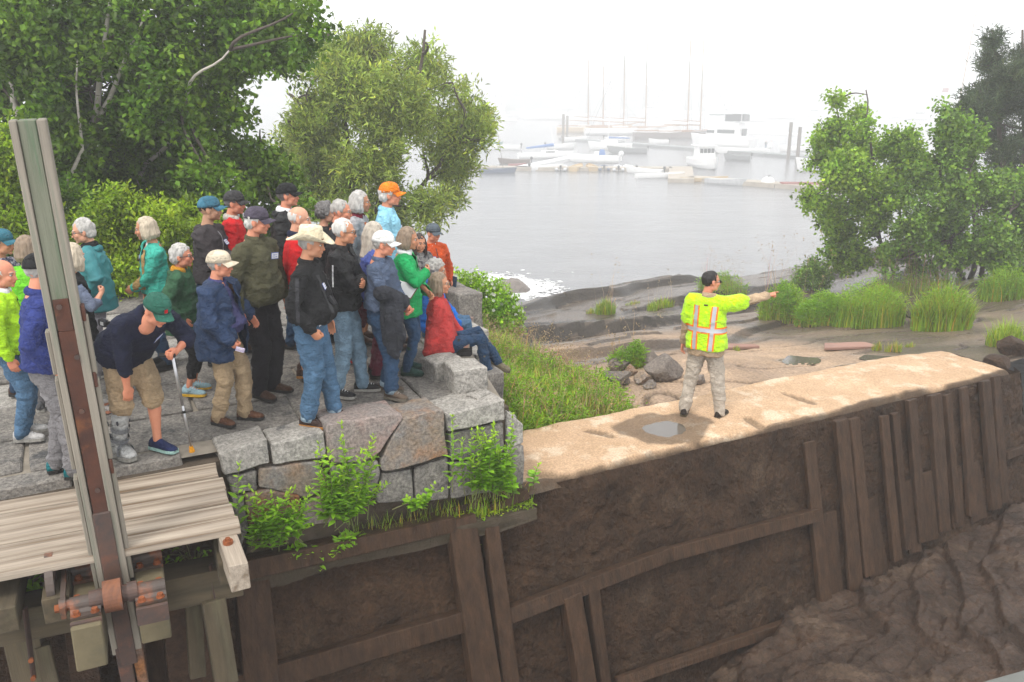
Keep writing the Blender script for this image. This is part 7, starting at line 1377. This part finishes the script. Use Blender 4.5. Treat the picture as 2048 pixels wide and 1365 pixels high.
# floating docks
def dock(label, pts, wd, th=.55, z=None, piles=(), n=None, matr=M_dockw):
    z = SEA+.5*BS; wd *= BS; th *= BS
    P = [PZ(a, b, z) for a, b in pts]; t = empty('floating_dock', P[0], label, 'dock'); 
    for a, b in zip(P[:-1], P[1:]):
        L = np.linalg.norm(b-a); k_ = max(1, int(L/6))
        for i in range(k_): g = MB(); g.bar(a+(b-a)*(i/k_)-[0,0,th/2], a+(b-a)*((i+.985)/k_)-[0,0,th/2], wd, th); link('section', g.mesh('section', matr), t)
    for a, b, h_ in piles: q = PZ(a, b, SEA); g = MB(); g.cyl(q-[0,0,.5], q+[0,0,h_*BS], .28*BS, 9); link('piling', g.mesh('piling', M_pile), t)
    return t
dock('tan near floating dock with dinghies tied along it', [(925,333),(1345,335)], 2.6); dock('square tan dock float at the corner of the near dock', [(1362,333),(1362,358)], 3.2)
dock('right-hand part of the near floating dock running behind the maple', [(1383,353),(1660,374)], 2.6); dock('short white float far behind the motor yacht', [(1480,262),(1700,272)], 3.0, matr=M_hw)
dock('sloping white walkway between the sloop and the near dock', [(1040,334),(1150,312)], 2.0, matr=M_hw)
dock('long grey far dock in front of the schooners and yacht', [(1128,276),(1412,297),(1640,314)], 3.2, piles=[(1126,285,6),(1134,282,5.5),(1576,320,6),(1594,326,5.5)], matr=M_hgry)
for px, lb_ in ((1531,'person standing on the far dock right of the yacht, hand at hip'),(1541,'person in pale clothes standing rightmost on the far dock')):
    q = PZ(px, 297, SEA+.62); person(lb_, None, 0, -90, base=q, H=1.75, hair=('short', hDG), top=tp('shirt', M_hgry if px < 1535 else M_hw), bottom=(jM,'long',1,None), shoes=('shoe', blkC, bks), group='people on the far dock')
# houses on the far shore
M_siding = mat('white_siding', (.7,.7,.68), rough=.8, bump=0, rvar=.1); M_roof = mat('grey_roof', (.10,.10,.11), rough=.9, bump=0, rvar=.2)
def hillz(x, y): return float(hill_fn(np.array([[x]]), np.array([[y]]))[0, 0, 2])
for i, (px, y, w_, d_, h_, lb_) in enumerate([(985,600,17,12,13,'tall pale boathouse faint in the fog at the left of the far shore'),(1135,610,14,11,10,'small pale gabled house in the fog above the motor yacht'),(1215,625,18,12,9,'pale house behind the left-hand schooner masts'),(1318,620,13,11,11,'faint gabled house right of the tall schooner masts'),(1060,640,14,11,9,'faint house higher on the fogbound slope'),(1440,615,20,12,8,'long low shed behind the flybridge yacht in the fog')]):
    x = (px-1024)/FPX*y*cp; zz = hillz(x, y)-.5; t = empty('house', (x, y, zz), lb_, 'house'); g = MB(); g.box((0,0,h_/2), (w_,d_,h_)); link('wall', g.mesh('wall', M_siding), t, False)
    g = MB(); g.add([(-w_/2-.4,-d_/2-.5,h_),(w_/2+.4,-d_/2-.5,h_),(w_/2+.4,d_/2+.5,h_),(-w_/2-.4,d_/2+.5,h_),(-w_/2-.4,0,h_+4),(w_/2+.4,0,h_+4)], [(0,1,5,4),(2,3,4,5),(0,4,3),(1,2,5),(3,2,1,0)]); link('roof', g.mesh('roof', M_roof), t, False)
    for k in range(4):
        for zf in (.3, .68): g = MB(); g.box((-w_*.36+k*w_*.24, -d_/2-.03, h_*zf), (1.3,.1,1.8)); link('window', g.mesh('window', M_win), t, False)
# far trees on the hill as rounded crowns rising from the wood
rng = np.random.default_rng(8); n = 260; X_ = rng.uniform(-200, 90, n); Y_ = rng.uniform(625, 700, n); V_, F_ = [], []; bm = bmesh.new(); bmesh.ops.create_icosphere(bm, subdivisions=2, radius=1); S_ = np.array([v.co[:] for v in bm.verts]); SF_ = np.array([[v.index for v in f.verts] for f in bm.faces]); bm.free(); off = 0
for x, y in zip(X_, Y_):
    r = rng.uniform(5, 9); Q = S_*(1+.25*noise(S_+x, 2, 3))[:, None]*[r, r, r*1.3]+[x, y, hillz(x, y)+r*.5]; V_.append(Q); F_.append(SF_+off); off += len(S_)
tag(link('far_wood', np_mesh('far_wood', np.concatenate(V_), np.concatenate(F_), M_hill, True)), 'dark treetops on the far hillside nearly lost in the fog', 'wood', kind='stuff')
# foam where the stream falls into the harbour
M_foam = mat('foam', (.8,.8,.79), (.7,.7,.7), scale=3, rough=.8, bump=.6, bscale=8, bdist=.05, rvar=0)
rng = np.random.default_rng(2); n = 9000; c = PZ(955, 578, SEA); X_ = c[0] + rng.normal(size=n)*1.9 + np.abs(rng.normal(size=n))*1.0; Y_ = c[1] - .5 + rng.normal(size=n)*1.8 + np.abs(rng.normal(size=n))*.6; k = (fbm(np.stack([X_*.4, Y_*.7, 0*X_], 1), 1.0, 3, 4) > -.25); X_, Y_ = X_[k], Y_[k]; n = len(X_)
sx_ = rng.uniform(.05,.24,n); sy_ = sx_*rng.uniform(.3,.8,n); V_ = np.stack([np.stack([X_+sx_*math.cos(a), Y_+sy_*math.sin(a), np.full(n, SEA+.025)+rng.uniform(0,.05,n)*(1 if q % 2 else .2)], 1) for q, a in enumerate([0,1.05,2.1,3.14,4.2,5.25])], 1).reshape(-1, 3); i = np.arange(n)*6
F_ = np.stack([i+q for q in range(6)], 1); me = np_mesh('foam', V_, [np.stack([i,i+1,i+2], 1), np.stack([i,i+2,i+3], 1), np.stack([i,i+3,i+4], 1), np.stack([i,i+4,i+5], 1)], M_foam)
tag(link('foam', me), 'white foam spreading where the falls meet the harbour', 'foam', kind='stuff')
for a, b, w_, h_, lb_, sd_ in ((1035,575,60,34,'dark pointed rock in the foam below the bank',91),(1010,565,26,10,'small low rock awash left of the pointed rock',92)):
    c = PZ(a, b+6, SEA); rng2 = np.random.default_rng(sd_); P = S_.copy()
    for _ in range(7): d = rdir(1, rng2)[0]; s = P@d; P = P - np.clip(s-rng2.uniform(.4,.8), 0, None)[:, None]*d
    m_ = .037; tag(link('boulder', np_mesh('boulder', P*[w_*m_/2, w_*m_/2, h_*m_*.7]+c+[0,0,.1], SF_, M_bould)), lb_, 'rock')
# blurred railing end in the lower right corner
g = MB(); g.bar((1.16,1.72,6.57), (2.2,1.9,6.75), .10, .08); tag(g.build('railing', mat('pale_railing', (.16,.165,.15), rough=.6, bump=0), None, bevel=.01), 'pale grey rail cutting the lower right corner close to the camera', 'railing')
if HAZE: haze()
